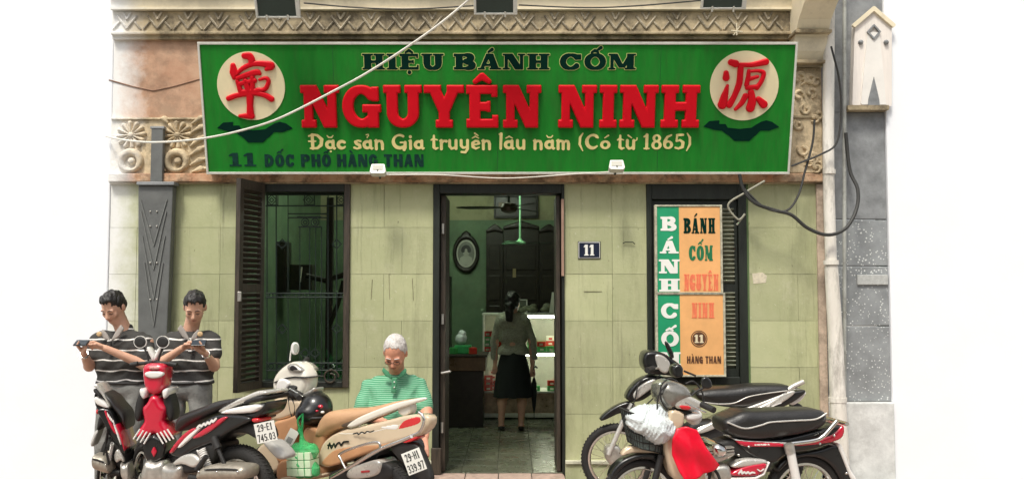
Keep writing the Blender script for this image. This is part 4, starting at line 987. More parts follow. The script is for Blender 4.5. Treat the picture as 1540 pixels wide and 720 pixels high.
for s_, x0, x1, yb, yt, m in (('BÁNH', 1024, 1071, 351, 328, M_dkgreen), ('CỐM', 1032, 1067, 392, 369, mat('mid_green_print', (.01, .16, .06), .5)), ('NGUYÊN', 1024, 1075, 437, 412, M_fred), ('NINH', 1035, 1068, 478, 455, M_fred), ('HÀNG THAN', 1027, 1077, 546, 535, M_brownp)):
    st = SANS if ' ' in s_ else CN
    for pr_ in text(s_, st, sp(x0, 0)[0], sp(x1, 0)[0], sp(0, yb)[1], sp(0, yt)[1], gap=.12, space=.4): rel('letter', pr_, m, side, res=.0036, front=.011, back=-.0075, smooth=False)
c = sp(1051, 509); rel('number_disc', [('c', [c], [.072])], M_brownp, side, res=.006, front=.010, back=-.0075, smooth=False)
rel('number_ring', [('c', [(c[0] + .062 * math.cos(t), c[1] + .062 * math.sin(t)) for t in np.linspace(0, 6.2832, 30)], .002)], M_orange, side, res=.003, front=.0115, back=-.0075, smooth=False)
for pr_ in text('11', dict(t=.42, h=.2, s=.18, u=.14, w=1.5), c[0] - .04, c[0] + .04, c[1] - .035, c[1] + .035, gap=.15): rel('letter', pr_, mat('cream_print', (.72, .62, .42), .5), side, res=.0036, front=.013, back=-.0075, smooth=False)
# number plaque
npq = thing('number_plaque', 'small navy house number plaque reading 11 beside the door', 'plaque')
c0, c1 = WALL.pt(869, 389), WALL.pt(903, 363); cx, cz_ = (c0[0] + c1[0]) / 2, (c0[1] + c1[1]) / 2; hw, hh = (c1[0] - c0[0]) / 2, (c1[1] - c0[1]) / 2
def rr(name, a, b, m, f): obj(name, MB().box(cx - a, -f, cz_ - b, cx + a, -.003, cz_ + b), m, npq, bevel=.0015)
rr('plate', hw, hh, M_blk, .010); rr('border', hw - .006, hh - .006, M_wprint, .0125); rr('field', hw - .011, hh - .011, mat('navy_enamel', (.012, .018, .04), .3, var=.15), .0145)
for pr_ in text('11', dict(t=.30, h=.2, s=.10, u=.10, w=1.0), cx - .045, cx + .045, cz_ - .048, cz_ + .048, gap=.14): rel('digit', pr_, M_wprint, npq, res=.0036, front=.0165, back=-.014, smooth=False)

# ---------------- unseen houses added behind the camera to shade the front and darken reflections
for k, (x0, x1, h_, c) in enumerate(((-16, -7.2, 8.5, (.34, .30, .20)), (-7, .4, 10, (.22, .24, .20)), (.6, 8, 7.5, (.40, .33, .24)), (8.2, 17, 9.5, (.26, .25, .22)))):
    oh = thing('unseen_street_house', ('ochre', 'grey green', 'sand coloured', 'dull grey')[k] + ' house added unseen across the street to darken reflections', 'building', ((x0 + x1) / 2, -19, GZ)); wd = (x1 - x0) / 2
    obj('wall', MB().box(-wd, -6, 0, wd, 0, h_), mat('unseen_street_wall_%s' % ('ochre', 'green', 'sand', 'grey')[k], c, .85, var=.2, ns=1), oh)
    obj('unseen_awning', MB().box(-wd + .2, .001, 2.9, wd - .2, 1.6, 3.0), mat('unseen_dark_awning', (.05, .07, .06), .7), oh)
    for j in range(3):
        xx = -wd + (j + .5) * wd * 2 / 3
        obj('unseen_shopfront', MB().box(xx - .9, .001, .1, xx + .9, .06, 2.6), M_dark, oh)
        for zf in (4.0, 6.3): obj('unseen_window', MB().box(xx - .5, .001, zf, xx + .5, .05, zf + 1.3), M_dark, oh)
# ================================================================= INTERIOR
# portrait
po = thing('oval_portrait', 'oval framed black and white portrait on the green back wall', 'picture', at(701, 381, IY - .03))
def oval(rx, rz, n=40): return [(rx * math.cos(2 * math.pi * i / n), rz * math.sin(2 * math.pi * i / n)) for i in range(n)]
s5 = 1 / 104.6
rel('frame', [('p', oval(20 * s5, 29 * s5)), ('c', [(-.04, 28 * s5), (0, 31 * s5), (.04, 28 * s5)], .028), ('-', ('p', oval(14.5 * s5, 21 * s5)))], M_dark, po, res=.012, front=.02, bulge=.03, Rr=.05, back=.03)
rel('mount', [('p', oval(15 * s5, 21.5 * s5))], mat('pale_mount', (.55, .56, .48), .5), po, res=.015, front=.004, smooth=False)
rel('photo', [('p', oval(12.5 * s5, 18 * s5))], mat('grey_photo', (.20, .21, .18), .5, var=.2, ns=8), po, res=.015, front=.007, back=-.003, smooth=False)
rel('bust', [('p', [(-.09, -.13), (-.085, -.06), (-.03, -.03), (.03, -.03), (.085, -.06), (.09, -.13), (.04, -.165), (-.04, -.165)])], mat('pale_dress_print', (.48, .49, .42), .6), po, res=.01, front=.009, back=-.006, smooth=False)
rel('face', [('p', [(x * .26, z * .24 + .02) for x, z in oval(.17, .28)]), ('b', -.014, -.045, .014, -.01)], mat('pale_face_print', (.42, .42, .36), .6), po, res=.006, front=.011, back=-.008, smooth=False)
rel('hair', [('c', arc(0, .045, .045, .05, -10, 190), .026)], mat('dark_hair_print', (.03, .03, .03), .6), po, res=.006, front=.013, back=-.010, smooth=False)
# lacquer board on the wall and carved cupboard
lb = thing('lacquer_board', 'long dark lacquer board high on the cream band of the back wall', 'board', at(776, 311, IY - .04))
obj('panel', MB().box(-.30, -.015, -.145, .30, .02, .145), M_dark, lb, bevel=.01)
for a, b, c, d in ((-.32, -.165, .32, -.146), (-.32, .146, .32, .165), (-.32, -.1455, -.301, .1455), (.301, -.1455, .32, .1455)): obj('frame', MB().box(a, -.025, b, c, .02, d), M_dark, lb, bevel=.004)
obj('carving', MB().box(-.25, -.022, -.02, -.06, -.016, .06), mat('gilt_wood', (.16, .10, .05), .4, var=.3, ns=30), lb, bevel=.006)
ck = thing('carved_cupboard', 'tall black carved wooden cupboard against the back wall', 'cupboard', at(785, 470, IY - .35))
cx_ = lambda px: (px - 785) * 7.3e-3 * 1.27
for k, (a, b, tp) in enumerate(((731, 757, 348), (757, 811, 343), (811, 841, 348))):
    zt_ = (at(0, tp, IY - .3).z - ck.location.z)
    obj('cabinet_body', MB().box(cx_(a), .0, -1.2, cx_(b) - .004, .3, zt_), M_dark, ck, bevel=.006)
    for j in range(3): obj('door_panel', MB().box(cx_(a) + .04, -.018, -.25 + j * .42, cx_(b) - .045, -.001, .10 + j * .42), M_dark, ck, bevel=.012)
    rel('crest', [('c', [(cx_(a) + .02, zt_), ((cx_(a) + cx_(b)) / 2, zt_ + .05), (cx_(b) - .02, zt_)], [.025, .05, .025])], M_dark, ck, res=.012, front=.02, bulge=.02, back=.02)
obj('door_plate', MB().box(cx_(771), -.03, (470 - 418) / 106, cx_(776), -.019, (470 - 405) / 106), mat('brass_plate', (.32, .26, .14), .4, metal=.6), ck)
# ceiling fan (near, dark) and hanging lamp-fan (bright green rod)
fan = thing('ceiling_fan', 'dark bladed ceiling fan hanging high inside the doorway', 'fan', at(765, 312, 1.6))
sf = 1360 / 9.6
obj('fan_hub', MB().lathe((0, 0, 0), [(.02, .05), (.07, .04), (.09, 0), (.08, -.04), (.03, -.06)], 'z', 18), mat('bronze_fan', (.05, .035, .02), .35, metal=.3), fan, smooth=True)
obj('rod', MB().tube([(0, 0, .04), (0, 0, IH - fan.location.z)], .012, 8), M_iron, fan)
for ang in (178, 58, -62):
    A = R(ang); M_ = Matrix.Rotation(A, 4, 'Z') @ Matrix.Rotation(R(10), 4, 'X')
    bl = relief([('p', chaikin([(.08, -.02), (.2, -.05), (.42, -.055), (.56, -.01), (.56, .02), (.40, .045), (.08, .02)], 1))], .02, front=.004, two=True); bl.v = [tuple(M_ @ Vector((x, z, y))) for x, y, z in bl.v]
    obj('fan_blade', bl, M_dark, fan)
lf = thing('pendant_fan', 'pale green rod with thin blades hanging in the middle of the doorway', 'fan', at(782, 365, 3.0))
M_gg = mat('pale_green_enamel', (.35, .72, .42), .3, var=.1)
obj('rod', MB().tube([(0, 0, .01), (0, 0, IH - lf.location.z)], .012, 8), M_gg, lf); obj('hub', MB().lathe((0, 0, 0), [(.012, .06), (.03, .03), (.07, .01), (.075, -.01), (.03, -.022)], 'z', 16), M_gg, lf, smooth=True)
for ang in (4, 124, 244):
    b = MB().box(.06, -.03, -.003, .36, .03, .003, Matrix.Rotation(R(ang), 4, 'Z') @ Matrix.Rotation(R(8), 4, 'X')); obj('fan_blade', b, M_gg if ang > 100 else M_iron, lf)
# lit display case
CY = 3.35; pc = lambda px, py, Y=CY: at(px, py, Y)
cx0, cx1 = pc(726, 500).x, pc(726, 500).x + 1.45; cz0, cz1 = .02, pc(726, 471).z
case = thing('display_case', 'lit glass display case of red and green cake boxes inside the shop', 'display case', (cx0, CY, 0))
Wc = cx1 - cx0; Dc = .5
zb2 = pc(0, 588).z
obj('base', MB().box(0, 0, cz0, Wc, Dc, .07), M_alu, case, bevel=.004); obj('base_panel', MB().box(.02, .02, .071, Wc - .02, Dc, zb2 - .02), mat('foil_panel', (.40, .30, .22), .3, metal=.5, var=.5, ns=9, bump=.8, bs=9), case)
for x in (0, .46, .95, Wc - .022):
    obj('post', MB().box(x, -.012, .071, x + .022, .012, cz1 - .021), M_alu, case)
zs3 = [zb2, pc(0, 525).z, pc(0, 499).z]
for z in (zb2, pc(0, 529).z): obj('shelf', MB().box(.002, .013, z - .018, Wc - .002, Dc - .01, z - .004), mat('white_shelf', (.6, .62, .55), .4), case); obj('shelf_edge', MB().box(.023, -.008, z - .02, Wc - .023, .0125, z), M_alu, case)
obj('case_top', MB().box(-.01, -.015, cz1 - .02, Wc + .01, Dc + .01, cz1), M_alu, case, bevel=.004); obj('back_panel', MB().box(0, Dc - .008, .071, Wc, Dc, cz1 - .021), mat('pale_back_panel', (.40, .40, .32), .5), case)
obj('side_panel', MB().box(0, .013, zb2, .012, Dc - .009, cz1 - .021), M_alu, case)
obj('glass', MB().box(.03, -.003, zb2 + .002, Wc - .03, 0, cz1 - .022), M_glass, case)
tubeM = mat('fluorescent_tube', (1, 1, .95), .5, emit=17, ecol=(1, .97, .82))
for z in (cz1 - .045, pc(0, 529).z - .038): obj('lamp_tube', MB().tube([(.40, .06, z), (Wc - .05, .06, z)], .013, 10), tubeM, case, smooth=True)
M_bx = [mat('red_cake_box', (.62, .035, .02), .45, var=.15, ns=20), mat('green_cake_box', (.06, .40, .10), .45, var=.15, ns=20), mat('white_cake_box', (.75, .74, .62), .5, var=.1)]
bxm = [MB().box(-.054, -.03, 0, .054, .03, .062).mesh('cake_box') for _ in range(3)]
ORD = ('first', 'second', 'third', 'fourth', 'fifth', 'sixth', 'seventh', 'eighth')
def boxes(xr, z, rows, cols, mats, lab, grp, w=.118, dy=.08):
    for c_ in range(cols):
        for r_2 in range(rows[c_ % len(rows)]):
            m = random.choice(mats); k = M_bx.index(m)
            me = bxm[k]
            o = link('cake_box', me, m, None, loc=(cx0 + xr + c_ * w + random.uniform(-.004, .004), CY + dy, z + .001 + r_2 * .0635)); o.rotation_euler = (0, 0, random.uniform(-.12, .12)); tag(o, '%s cake box %s, %s pile, %s' % (('red', 'green', 'white')[k], ('at the bottom', 'second up', 'third up', 'fourth up')[r_2], ORD[c_], lab), 'box', grp)
            lb_ = obj('box_print', MB().box(-.022, -.0322, .014, .022, -.0304, .038), M_bx[2] if k != 2 else M_bx[0], o)
boxes(.07, zb2, [3, 2], 3, [M_bx[0], M_bx[0], M_bx[2]], 'lowest shelf, left part', 'cake boxes low on the left of the display case')
boxes(.86, zb2, [2, 3, 3, 2], 5, [M_bx[0], M_bx[0], M_bx[0], M_bx[1]], 'lowest shelf, right part', 'cake boxes low on the right of the display case')
zm = pc(0, 529).z
boxes(.06, zm, [4, 3, 4], 3, [M_bx[0], M_bx[0], M_bx[1]], 'middle shelf, left part', 'cake boxes on the left of the middle shelf')
boxes(.62, zm, [1, 2, 1, 2, 2], 6, [M_bx[0], M_bx[1], M_bx[1]], 'middle shelf, right part', 'cake boxes on the right of the middle shelf')
boxes(.46, zb2, [1], 3, [M_bx[1]], 'lowest shelf, middle part', 'green cake boxes in the middle of the case', w=.1)
boxes(.12, zb2, [4, 3], 3, [M_bx[0], M_bx[2]], 'lowest shelf, back left', 'cake boxes at the back left of the lowest shelf', dy=.22)
boxes(.62, zm, [3, 2, 3], 6, [M_bx[0], M_bx[2], M_bx[1]], 'middle shelf, back right', 'cake boxes at the back right of the middle shelf', dy=.24)
# things on top of the case
fo = thing('photo_frame', 'small silver photo frame standing on top of the display case', 'picture frame', (pc(783, 460).x, CY + .35, cz1))
obj('frame', MB().box(-.09, 0, 0, .09, .02, .012).box(-.09, 0, .16, .09, .02, .172).box(-.09, 0, .0121, -.075, .02, .1599).box(.075, 0, .0121, .09, .02, .1599), M_alu, fo); obj('picture', MB().box(-.074, .006, .013, .074, .012, .159), mat('dim_picture', (.12, .13, .10), .4), fo)
pa = obj('paper_sheet', MB().box(-.055, 0, 0, .055, .006, .26, Matrix.Rotation(R(8), 4, 'Y')), mat('white_paper', (.8, .8, .74), .6)); pa.location = (pc(833, 460).x, CY + .12, cz1 + .002); tag(pa, 'white sheet of paper standing on the right of the case top', 'paper')
S1 = Sol((-.33, -.1, 0), (.33, .1, .2), .012, .03)
rg = random.Random(5)
for k in range(16): S1.ell((rg.uniform(-.27, .27), rg.uniform(-.05, .05), rg.uniform(.03, .10)), (.05, .04, .03))
gd = link('bundle_pile', S1.mesh('bundle_pile'), mat('mixed_bundles', (.05, .08, .05), .6, ns=25, col2=(.26, .25, .16)), None, smooth='all'); gd.location = (pc(795, 460).x, CY + .25, cz1); tag(gd, 'heap of dark green bundles on the display case behind the woman', 'bundles')
# table with parcels at the left
tb = thing('counter_table', 'dark low counter table at the left inside the doorway', 'table', (pc(698, 550, 2.6).x, 2.6, 0))
zt2 = at(0, 533, 2.6).z
obj('tabletop', MB().box(-.27, -.0, zt2 - .03, .27, .6, zt2), M_woodw, tb, bevel=.006); obj('apron', MB().box(-.25, .02, zt2 - .19, .25, .58, zt2 - .031), mat('brown_varnish', (.16, .09, .045), .3, var=.3, ns=9), tb, bevel=.006)
obj('body', MB().box(-.22, .05, .001, .22, .56, zt2 - .191), M_dark, tb, bevel=.006)
gb = obj('green_parcel', MB().box(-.10, -.08, 0, .10, .08, .10), mat('green_parcel_wrap', (.04, .42, .12), .4, var=.2, ns=25), None, bevel=.01); gb.location = (pc(696, 525, 2.7).x, 2.78, zt2 + .001); tag(gb, 'bright green parcel on the low counter table', 'parcel')
S2 = Sol((-.1, -.09, 0), (.1, .09, .19), .01, .02); S2.ell((0, 0, .07), (.07, .06, .07)).ell((.01, 0, .14), (.045, .04, .035)).noise(.006, 50, 2)
wb = link('white_bundle', S2.mesh('white_bundle'), M_bagw, None, smooth='all'); wb.location = (pc(693, 510, 2.7).x, 2.78, zt2 + .102); tag(wb, 'crumpled white bag on top of the green parcel', 'bag')
for k, (px, m, lab) in enumerate(((710, M_bx[0], 'red packet beside the green parcel on the table'), (683, M_bx[1], 'small green packet at the left end of the table'))):
    o = obj('packet', MB().box(-.045, -.05, 0, .045, .05, .075), m, None, bevel=.006); o.location = (pc(px, 525, 2.65).x, 2.72, zt2 + .001); o.rotation_euler = (0, 0, .3 - k); tag(o, lab, 'packet')
# tall dark cabinet edge at left, and dim furniture seen through the window grille
dk = obj('dark_screen', MB().box(0, 0, 0, .14, .35, 1.78), M_dark, None, bevel=.01); dk.location = (at(663, 400, 3.6).x - .02, 3.6, 0); tag(dk, 'tall dark wooden screen edge at the far left inside the doorway', 'screen')
wc = thing('hanging_cupboard', 'dark wooden cupboard on the wall seen through the left part of the grille', 'cupboard', at(415, 404, 2.6)); obj('body', MB().box(-.12, 0, -.30, .12, .25, .32), M_dark, wc, bevel=.01); obj('door', MB().box(-.10, -.012, -.27, .10, -.001, .28), M_dark, wc, bevel=.01)
wc2 = thing('hanging_shelf', 'dark carved box shelf seen through the middle of the grille', 'shelf', at(452, 418, 2.6)); obj('body', MB().box(-.13, 0, -.14, .13, .25, .16), M_dark, wc2, bevel=.01); obj('bottle', MB().tube([(0, -.03, -.05), (.02, -.03, .13)], .010, 8), mat('pale_bottle', (.6, .6, .5), .3), wc2)
ps2 = thing('wooden_post', 'dark wooden post standing behind the right part of the grille', 'post', (at(496, 400, 1.6).x, 1.6, 0)); obj('post', MB().box(-.035, -.035, 0, .035, .035, at(0, 297, 1.6).z), M_dark, ps2, bevel=.005); obj('arm', MB().tube([(-.25, 0, 1.75), (-.04, 0, 1.70), (.2, 0, 1.78)], .03, 8), M_dark, ps2); obj('arm', MB().tube([(0, -.04, 1.2), (.1, -.06, 1.45), (.16, -.06, 1.7)], .025, 8), M_dark, ps2)
# leafy plant added low behind the grille, standing in for foliage reflections
pl = thing('reflection_plant', 'dark leafy plant added low behind the grille in place of window reflections', 'plant', (at(490, 520, .9).x, .9, 0))
obj('reflection_pot', MB().lathe((0, 0, 0), [(.10, 0), (.15, .25), (.16, .27), (.14, .27)], 'z', 16), M_dark, pl, smooth=True)
lfm = MB().add([(0, 0, 0), (.03, 0, .04), (0, .01, .11), (-.03, 0, .04)], [(0, 1, 2), (0, 2, 3)]).mesh('leaf', False); ML = mat('reflection_leaf_green', (.02, .10, .03), .3, var=.6, ns=20)
for k in range(150):
    a = rg.uniform(0, 6.28); rr_ = rg.uniform(.02, .30); o = link('leaf', lfm, ML, pl, loc=(rr_ * math.cos(a), rr_ * math.sin(a) * .7, rg.uniform(.3, .95) - rr_ * .6)); o.rotation_euler = (rg.uniform(-1, 1), rg.uniform(-1, 1), a)
for k in range(5): obj('reflection_stem', MB().tube([(0, 0, .25), (rg.uniform(-.1, .1), rg.uniform(-.1, .1), .55), (rg.uniform(-.2, .2), rg.uniform(-.15, .15), .8)], .006, 5), ML, pl)
# two lit fluorescent tubes on the ceiling (the glow seen at the top of the window)
for k, (x, y, lab) in enumerate(((at(498, 292, 2.2).x, 2.2, 'lit fluorescent tube lamp seen at the top of the left window'), (-.55, 2.4, 'lit fluorescent tube on the ceiling above the shop floor'))):
    t = thing('tube_lamp', lab, 'lamp', (x, y, IH - .06), group='ceiling tube lamps')
    obj('fitting', MB().box(-.6, -.03, .02, .6, .03, .06), M_alu, t); obj('lamp_tube', MB().tube([(-.57, 0, 0), (.57, 0, 0)], .016, 10), mat('dim_tube_glow' if k == 0 else 'ceiling_tube_glow', (1, 1, 1), .5, emit=22 if k == 0 else 75, ecol=(.85, 1, .78)), t, smooth=True)
# ================================================================= MOTORBIKES
TAPER = [None]
def taper(x, y, z): t = min(max((x - TAPER[1]) / TAPER[2], 0), 1); return (x, y * (1 - .62 * t * t * (3 - 2 * t)), z)
PAINTS = (M_blk, M_champ, M_pearl, M_silver, M_redp, M_lens, M_tan, M_rlens)
def chull(pl, c, pts, smooth=2, off=0): q = S(c, pl, *pts, off=off); return chaikin(q, smooth) if smooth else q
def part(name, pl, c, pts, m, par, w=.08, bulge=.03, Rr=.04, y=0, smooth=2, res=.009, two=True, back=0, extra=None):
    if m in PAINTS: bulge *= .55; Rr *= .45
    wp = taper if pl is TAPER[0] else None
    oo = y - w - bulge * .6
    if wp:
        xm = sum(pl.pt(*c(*p_))[0] for p_ in pts) / len(pts); oo = taper(xm, oo, 0)[1]
    pr_ = [('p', chull(pl, c, pts, smooth, oo))] + (extra or [])
    return rel(name, pr_, m, par, res=res, front=w, bulge=bulge, Rr=Rr, two=two, yoff=y, back=back, angle=60, warp=wp)
def tb(name, pl, c, pts, r, m, par, y=0, n=10, sm=6, y2=None):
    q = [pl.pt(*c(*p_), y + ((y2 - y) * i / (len(pts) - 1) if y2 is not None else 0)) for i, p_ in enumerate(pts)]; k = len(q); yy = [y + ((y2 - y) * i / (k - 1) if y2 is not None else 0) for i in range(k)]
    P3 = [(a[0], yy[i], a[1]) for i, a in enumerate(q)]
    return obj(name, MB().tube(cr(P3, sm) if k > 2 else P3, r, n), m, par, smooth=True)
def wheel(par, s, z, Rt, tw, spokes='wire', rimm=None, steer=0, lean=0):
    rimm = rimm or M_chr
    M0 = Matrix.Translation((s, 0, z)) @ Matrix.Rotation(steer, 4, 'Z')
    T = MB(); n = 56; rows = []
    prof = [(Rt - tw * .95, tw * .30), (Rt - tw * .75, tw * .48), (Rt - tw * .35, tw * .52), (Rt - tw * .08, tw * .34), (Rt, tw * .1), (Rt, -tw * .1), (Rt - tw * .08, -tw * .34), (Rt - tw * .35, -tw * .52), (Rt - tw * .75, -tw * .48), (Rt - tw * .95, -tw * .30)]
    T.lathe((0, 0, 0), prof, 'y', n); T.f = T.f[:-2]; T.v = [tuple(M0 @ Vector(v)) for v in T.v]
    wh = bpy.data.objects.new('wheel', None); COL.objects.link(wh); wh.parent = par
    obj('tyre', T, M_rub, wh, smooth=True)
    tr = MB()
    for k in range(64):
        a = 2 * math.pi * k / 64
        for sg in (-1, 1):
            Mk = M0 @ Matrix.Rotation(a, 4, 'Y') @ Matrix.Translation((Rt - tw * .085, sg * tw * .24, 0)) @ Matrix.Rotation(sg * .5, 4, 'X') @ Matrix.Rotation(sg * .5, 4, 'Z'); tr.box(-.004, -tw * .2, -.004, .005, tw * .2, .004, Mk)
    tag(obj('tread', tr, M_rub, wh), kind='stuff')
    ri = MB(); rr0 = Rt - tw * .95; ri.lathe((0, 0, 0), [(rr0 + .006, tw * .33), (rr0 - .012, tw * .33), (rr0 - .018, tw * .2), (rr0 - .012, 0), (rr0 - .018, -tw * .2), (rr0 - .012, -tw * .33), (rr0 + .006, -tw * .33)], 'y', 48); ri.f = ri.f[:-2]; ri.v = [tuple(M0 @ Vector(v)) for v in ri.v]
    obj('rim', ri, rimm, wh, smooth=True)
    hb = MB().lathe((0, 0, 0), [(.018, -.07), (.045, -.06), (.06, -.03), (.06, .03), (.045, .06), (.018, .07)], 'y', 20); hb.v = [tuple(M0 @ Vector(v)) for v in hb.v]; obj('hub', hb, M_alum, wh, smooth=True)
    if spokes == 'wire':
        for k in range(32):
            a = 2 * math.pi * k / 32; b_ = a + (.5 if k % 2 else -.5); sg = 1 if (k // 2) % 2 else -1
            p = M0 @ Vector((.05 * math.cos(b_), sg * .045, .05 * math.sin(b_))); q = M0 @ Vector(((rr0 - .012) * math.cos(a), 0, (rr0 - .012) * math.sin(a)))
            obj('spoke', MB().tube([p, q], .0022, 4), M_chr, wh)
    else:
        for k in range(5):
            a = 2 * math.pi * k / 5 + .3
            for da in (-.13, .13):
                p = M0 @ Vector((.05 * math.cos(a), 0, .05 * math.sin(a))); q = M0 @ Vector(((rr0 - .01) * math.cos(a + da), 0, (rr0 - .01) * math.sin(a + da))); obj('spoke', MB().tube([p, q], [.018, .012], 6), M_blkm, wh, smooth=True)
    return wh
def spring(name, par, A, B, r, m, turns=9, wr=.006):
    A = Vector(A); B = Vector(B); d = (B - A); L = d.length; d /= L; a = d.orthogonal().normalized(); b = d.cross(a); n = turns * 10
    return obj(name, MB().tube([A + d * L * i / n + (a * math.cos(2 * math.pi * i / 10) + b * math.sin(2 * math.pi * i / 10)) * r for i in range(n + 1)], wr, 5), m, par, smooth=True)
def plate(par, name, M4, l1, l2, w=.19, h=.14, m=None):
    """number plate in its own frame M4 (local x right, z up, -y out)"""
    b = MB().box(-w / 2, 0, -h / 2, w / 2, .003, h / 2, M4); o = obj(name, b, M_plate, par, bevel=.001)
    st = dict(low=True, mk=.05)
    mb = MB()
    for s_, z0, z1 in ((l1, .01, .01 + h * .36), (l2, -h * .42, -h * .06)):
        if not s_: continue
        ww = w * .40 * (len(s_) / 5.5)
        for pr_ in text(s_, st, -ww, ww, z0, z1, gap=.1): relief(pr_, .0022, front=.0015, mb=mb)
    if mb.v:
        mb.v = [tuple(M4 @ Vector(v)) for v in mb.v]; tag(link('plate_number', mb.mesh('plate_number', fix=False), M_pblk, o), kind='stuff')
    return o
def scribble(name, pl, c, pts, r, m, par, y): return rel(name, [('c', cr(S(c, pl, *pts, off=y), 3), r)], m, par, res=.0035, front=.0, bulge=0, back=.004, yoff=y, smooth=False)
c4 = crop(360, 490, 1002 / 320); c6 = crop(860, 500, 1473 / 450); c7 = crop(140, 580, 1540 / 320); c3 = crop(140, 430, 745 / 300); c2 = crop(1050, 560, 4.5)

# ---------------- C: black motorbike by the wall (right, behind)
PC = vplane(884, -.62, 1213, -.55)
bc = thing('motorbike', 'black and silver motorbike parked against the wall behind the red cloth one', 'motorbike', mat=PC.mat(), group='parked motorbikes')
wz = GZ + .29
fs = PC.pt(928, 685)[0]; rs = fs + 1.24
wheel(bc, fs, wz + .005, .29, .062, steer=R(-14)); wheel(bc, rs, wz + .005, .29, .075)
part('front_fender', PC, c6, [(135, 430), (165, 395), (225, 355), (290, 335), (320, 360), (300, 385), (235, 395), (185, 420), (150, 435)], M_blk, bc, w=.035, bulge=.025, Rr=.03)
tb('fork', PC, c6, [(250, 440), (180, 600)], .020, M_silver, bc, y=-.075); tb('fork', PC, c6, [(250, 440), (180, 600)], .020, M_silver, bc, y=.075)
tb('fork_top', PC, c6, [(300, 350), (245, 450)], .026, M_alum, bc, y=-.06)
part('brake_plate', PC, c6, [(170, 560), (230, 550), (255, 600), (240, 650), (185, 650), (165, 610)], M_alum, bc, w=.06, bulge=.02)
part('front_cowl', PC, c6, [(262, 325), (285, 275), (330, 230), (385, 208), (428, 215), (430, 260), (400, 300), (350, 335), (300, 345)], M_blk, bc, w=.05, bulge=.05, Rr=.05)
part('cowl_trim', PC, c6, [(300, 300), (350, 250), (415, 222), (420, 255), (360, 300), (310, 335)], M_silver, bc, w=.094, bulge=.012, Rr=.02)
part('head_cowl', PC, c6, [(350, 130), (362, 95), (405, 88), (455, 100), (500, 130), (545, 165), (550, 195), (520, 225), (480, 210), (430, 208), (385, 205), (355, 175)], M_blk, bc, w=.09, bulge=.06, Rr=.06)
part('head_cowl_trim', PC, c6, [(405, 105), (450, 110), (490, 150), (470, 205), (430, 190)], M_silver, bc, w=.140, bulge=.014, Rr=.02)
tb('mirror_stem', PC, c6, [(490, 130), (470, 60), (463, 45)], .009, M_blkm, bc, y=-.15); part('mirror', PC, c6, [(455, 45), (470, 40), (500, 95), (505, 130), (485, 120)], M_blk, bc, w=.012, bulge=.014, Rr=.02, y=-.17)
tb('handle_grip', PC, c6, [(400, 175), (370, 185)], .022, M_blkm, bc, y=-.18, y2=-.32); tb('handle_grip', PC, c6, [(400, 165), (370, 170)], .022, M_blkm, bc, y=.18, y2=.32)
tb('handlebar', PC, c6, [(440, 170), (405, 178)], .013, M_chr, bc, y=-.05, y2=-.19)
part('leg_shield', PC, c6, [(430, 215), (480, 225), (520, 330), (560, 470), (620, 560), (600, 600), (540, 560), (470, 400), (400, 280)], M_blk, bc, w=.10, bulge=.03)
part('frame_tunnel', PC, c6, [(560, 440), (760, 430), (900, 400), (1060, 380), (1040, 440), (860, 520), (760, 560), (600, 560)], M_blkm, bc, w=.07, bulge=.03)
part('seat', PC, c6, [(608, 305), (625, 285), (700, 275), (790, 272), (880, 258), (970, 255), (1060, 258), (1098, 270), (1060, 310), (950, 345), (870, 368), (780, 370), (690, 355), (630, 335)], M_vinyl, bc, w=.07, bulge=.06, Rr=.07)
tb('seat_piping', PC, c6, [(640, 340), (720, 350), (800, 345), (870, 315), (960, 298), (1060, 285)], .005, M_silver, bc, y=-.128)
part('side_stripe', PC, c6, [(600, 490), (690, 440), (790, 395), (880, 362), (980, 325), (1090, 280), (1105, 295), (1040, 345), (930, 390), (800, 430), (640, 500)], M_silver, bc, w=.115, bulge=.015, Rr=.02)
part('tail_cover', PC, c6, [(840, 400), (950, 350), (1080, 290), (1155, 278), (1150, 300), (1080, 350), (960, 400), (880, 430)], M_blk, bc, w=.09, bulge=.03)
part('tail_lens', PC, c6, [(1060, 345), (1100, 310), (1150, 288), (1158, 296), (1130, 335), (1090, 360)], M_lens, bc, w=.06, bulge=.02)
tb('grab_rail', PC, c6, [(870, 400), (950, 360), (1020, 320), (1080, 270), (1140, 240)], .020, M_silver, bc, y=-.12, y2=-.09); tb('grab_rail', PC, c6, [(870, 400), (950, 360), (1020, 320), (1080, 270), (1140, 240)], .020, M_silver, bc, y=.12, y2=.09)
scribble('side_emblem', PC, c6, [(880, 410), (905, 385), (900, 405), (930, 385), (950, 378), (975, 352), (960, 380), (1000, 355), (1030, 345)], .005, M_lens, bc, -.135)
part('crankcase', PC, c6, [(640, 560), (720, 530), (800, 560), (820, 640), (760, 700), (660, 690)], M_alum, bc, w=.10, bulge=.04)
part('lower_bar', PC, c6, [(600, 470), (760, 420), (770, 440), (640, 495)], M_silver, bc, w=.10, bulge=.01, Rr=.01)
tb('shock_absorber', PC, c6, [(1090, 400), (1110, 640)], .024, M_alum, bc, y=-.13); part('rear_fender', PC, c6, [(1080, 350), (1130, 345), (1170, 420), (1200, 520), (1180, 540), (1130, 430)], M_blkm, bc, w=.05, bulge=.01)
part('chain_case', PC, c6, [(760, 640), (1100, 600), (1140, 640), (1110, 680), (780, 690)], M_blkm, bc, w=.08, bulge=.01)
obj('stand', MB().tube([(fs + .62, -.1, .22), (fs + .64, -.2, GZ + .012)], .012, 6), M_blkm, bc)

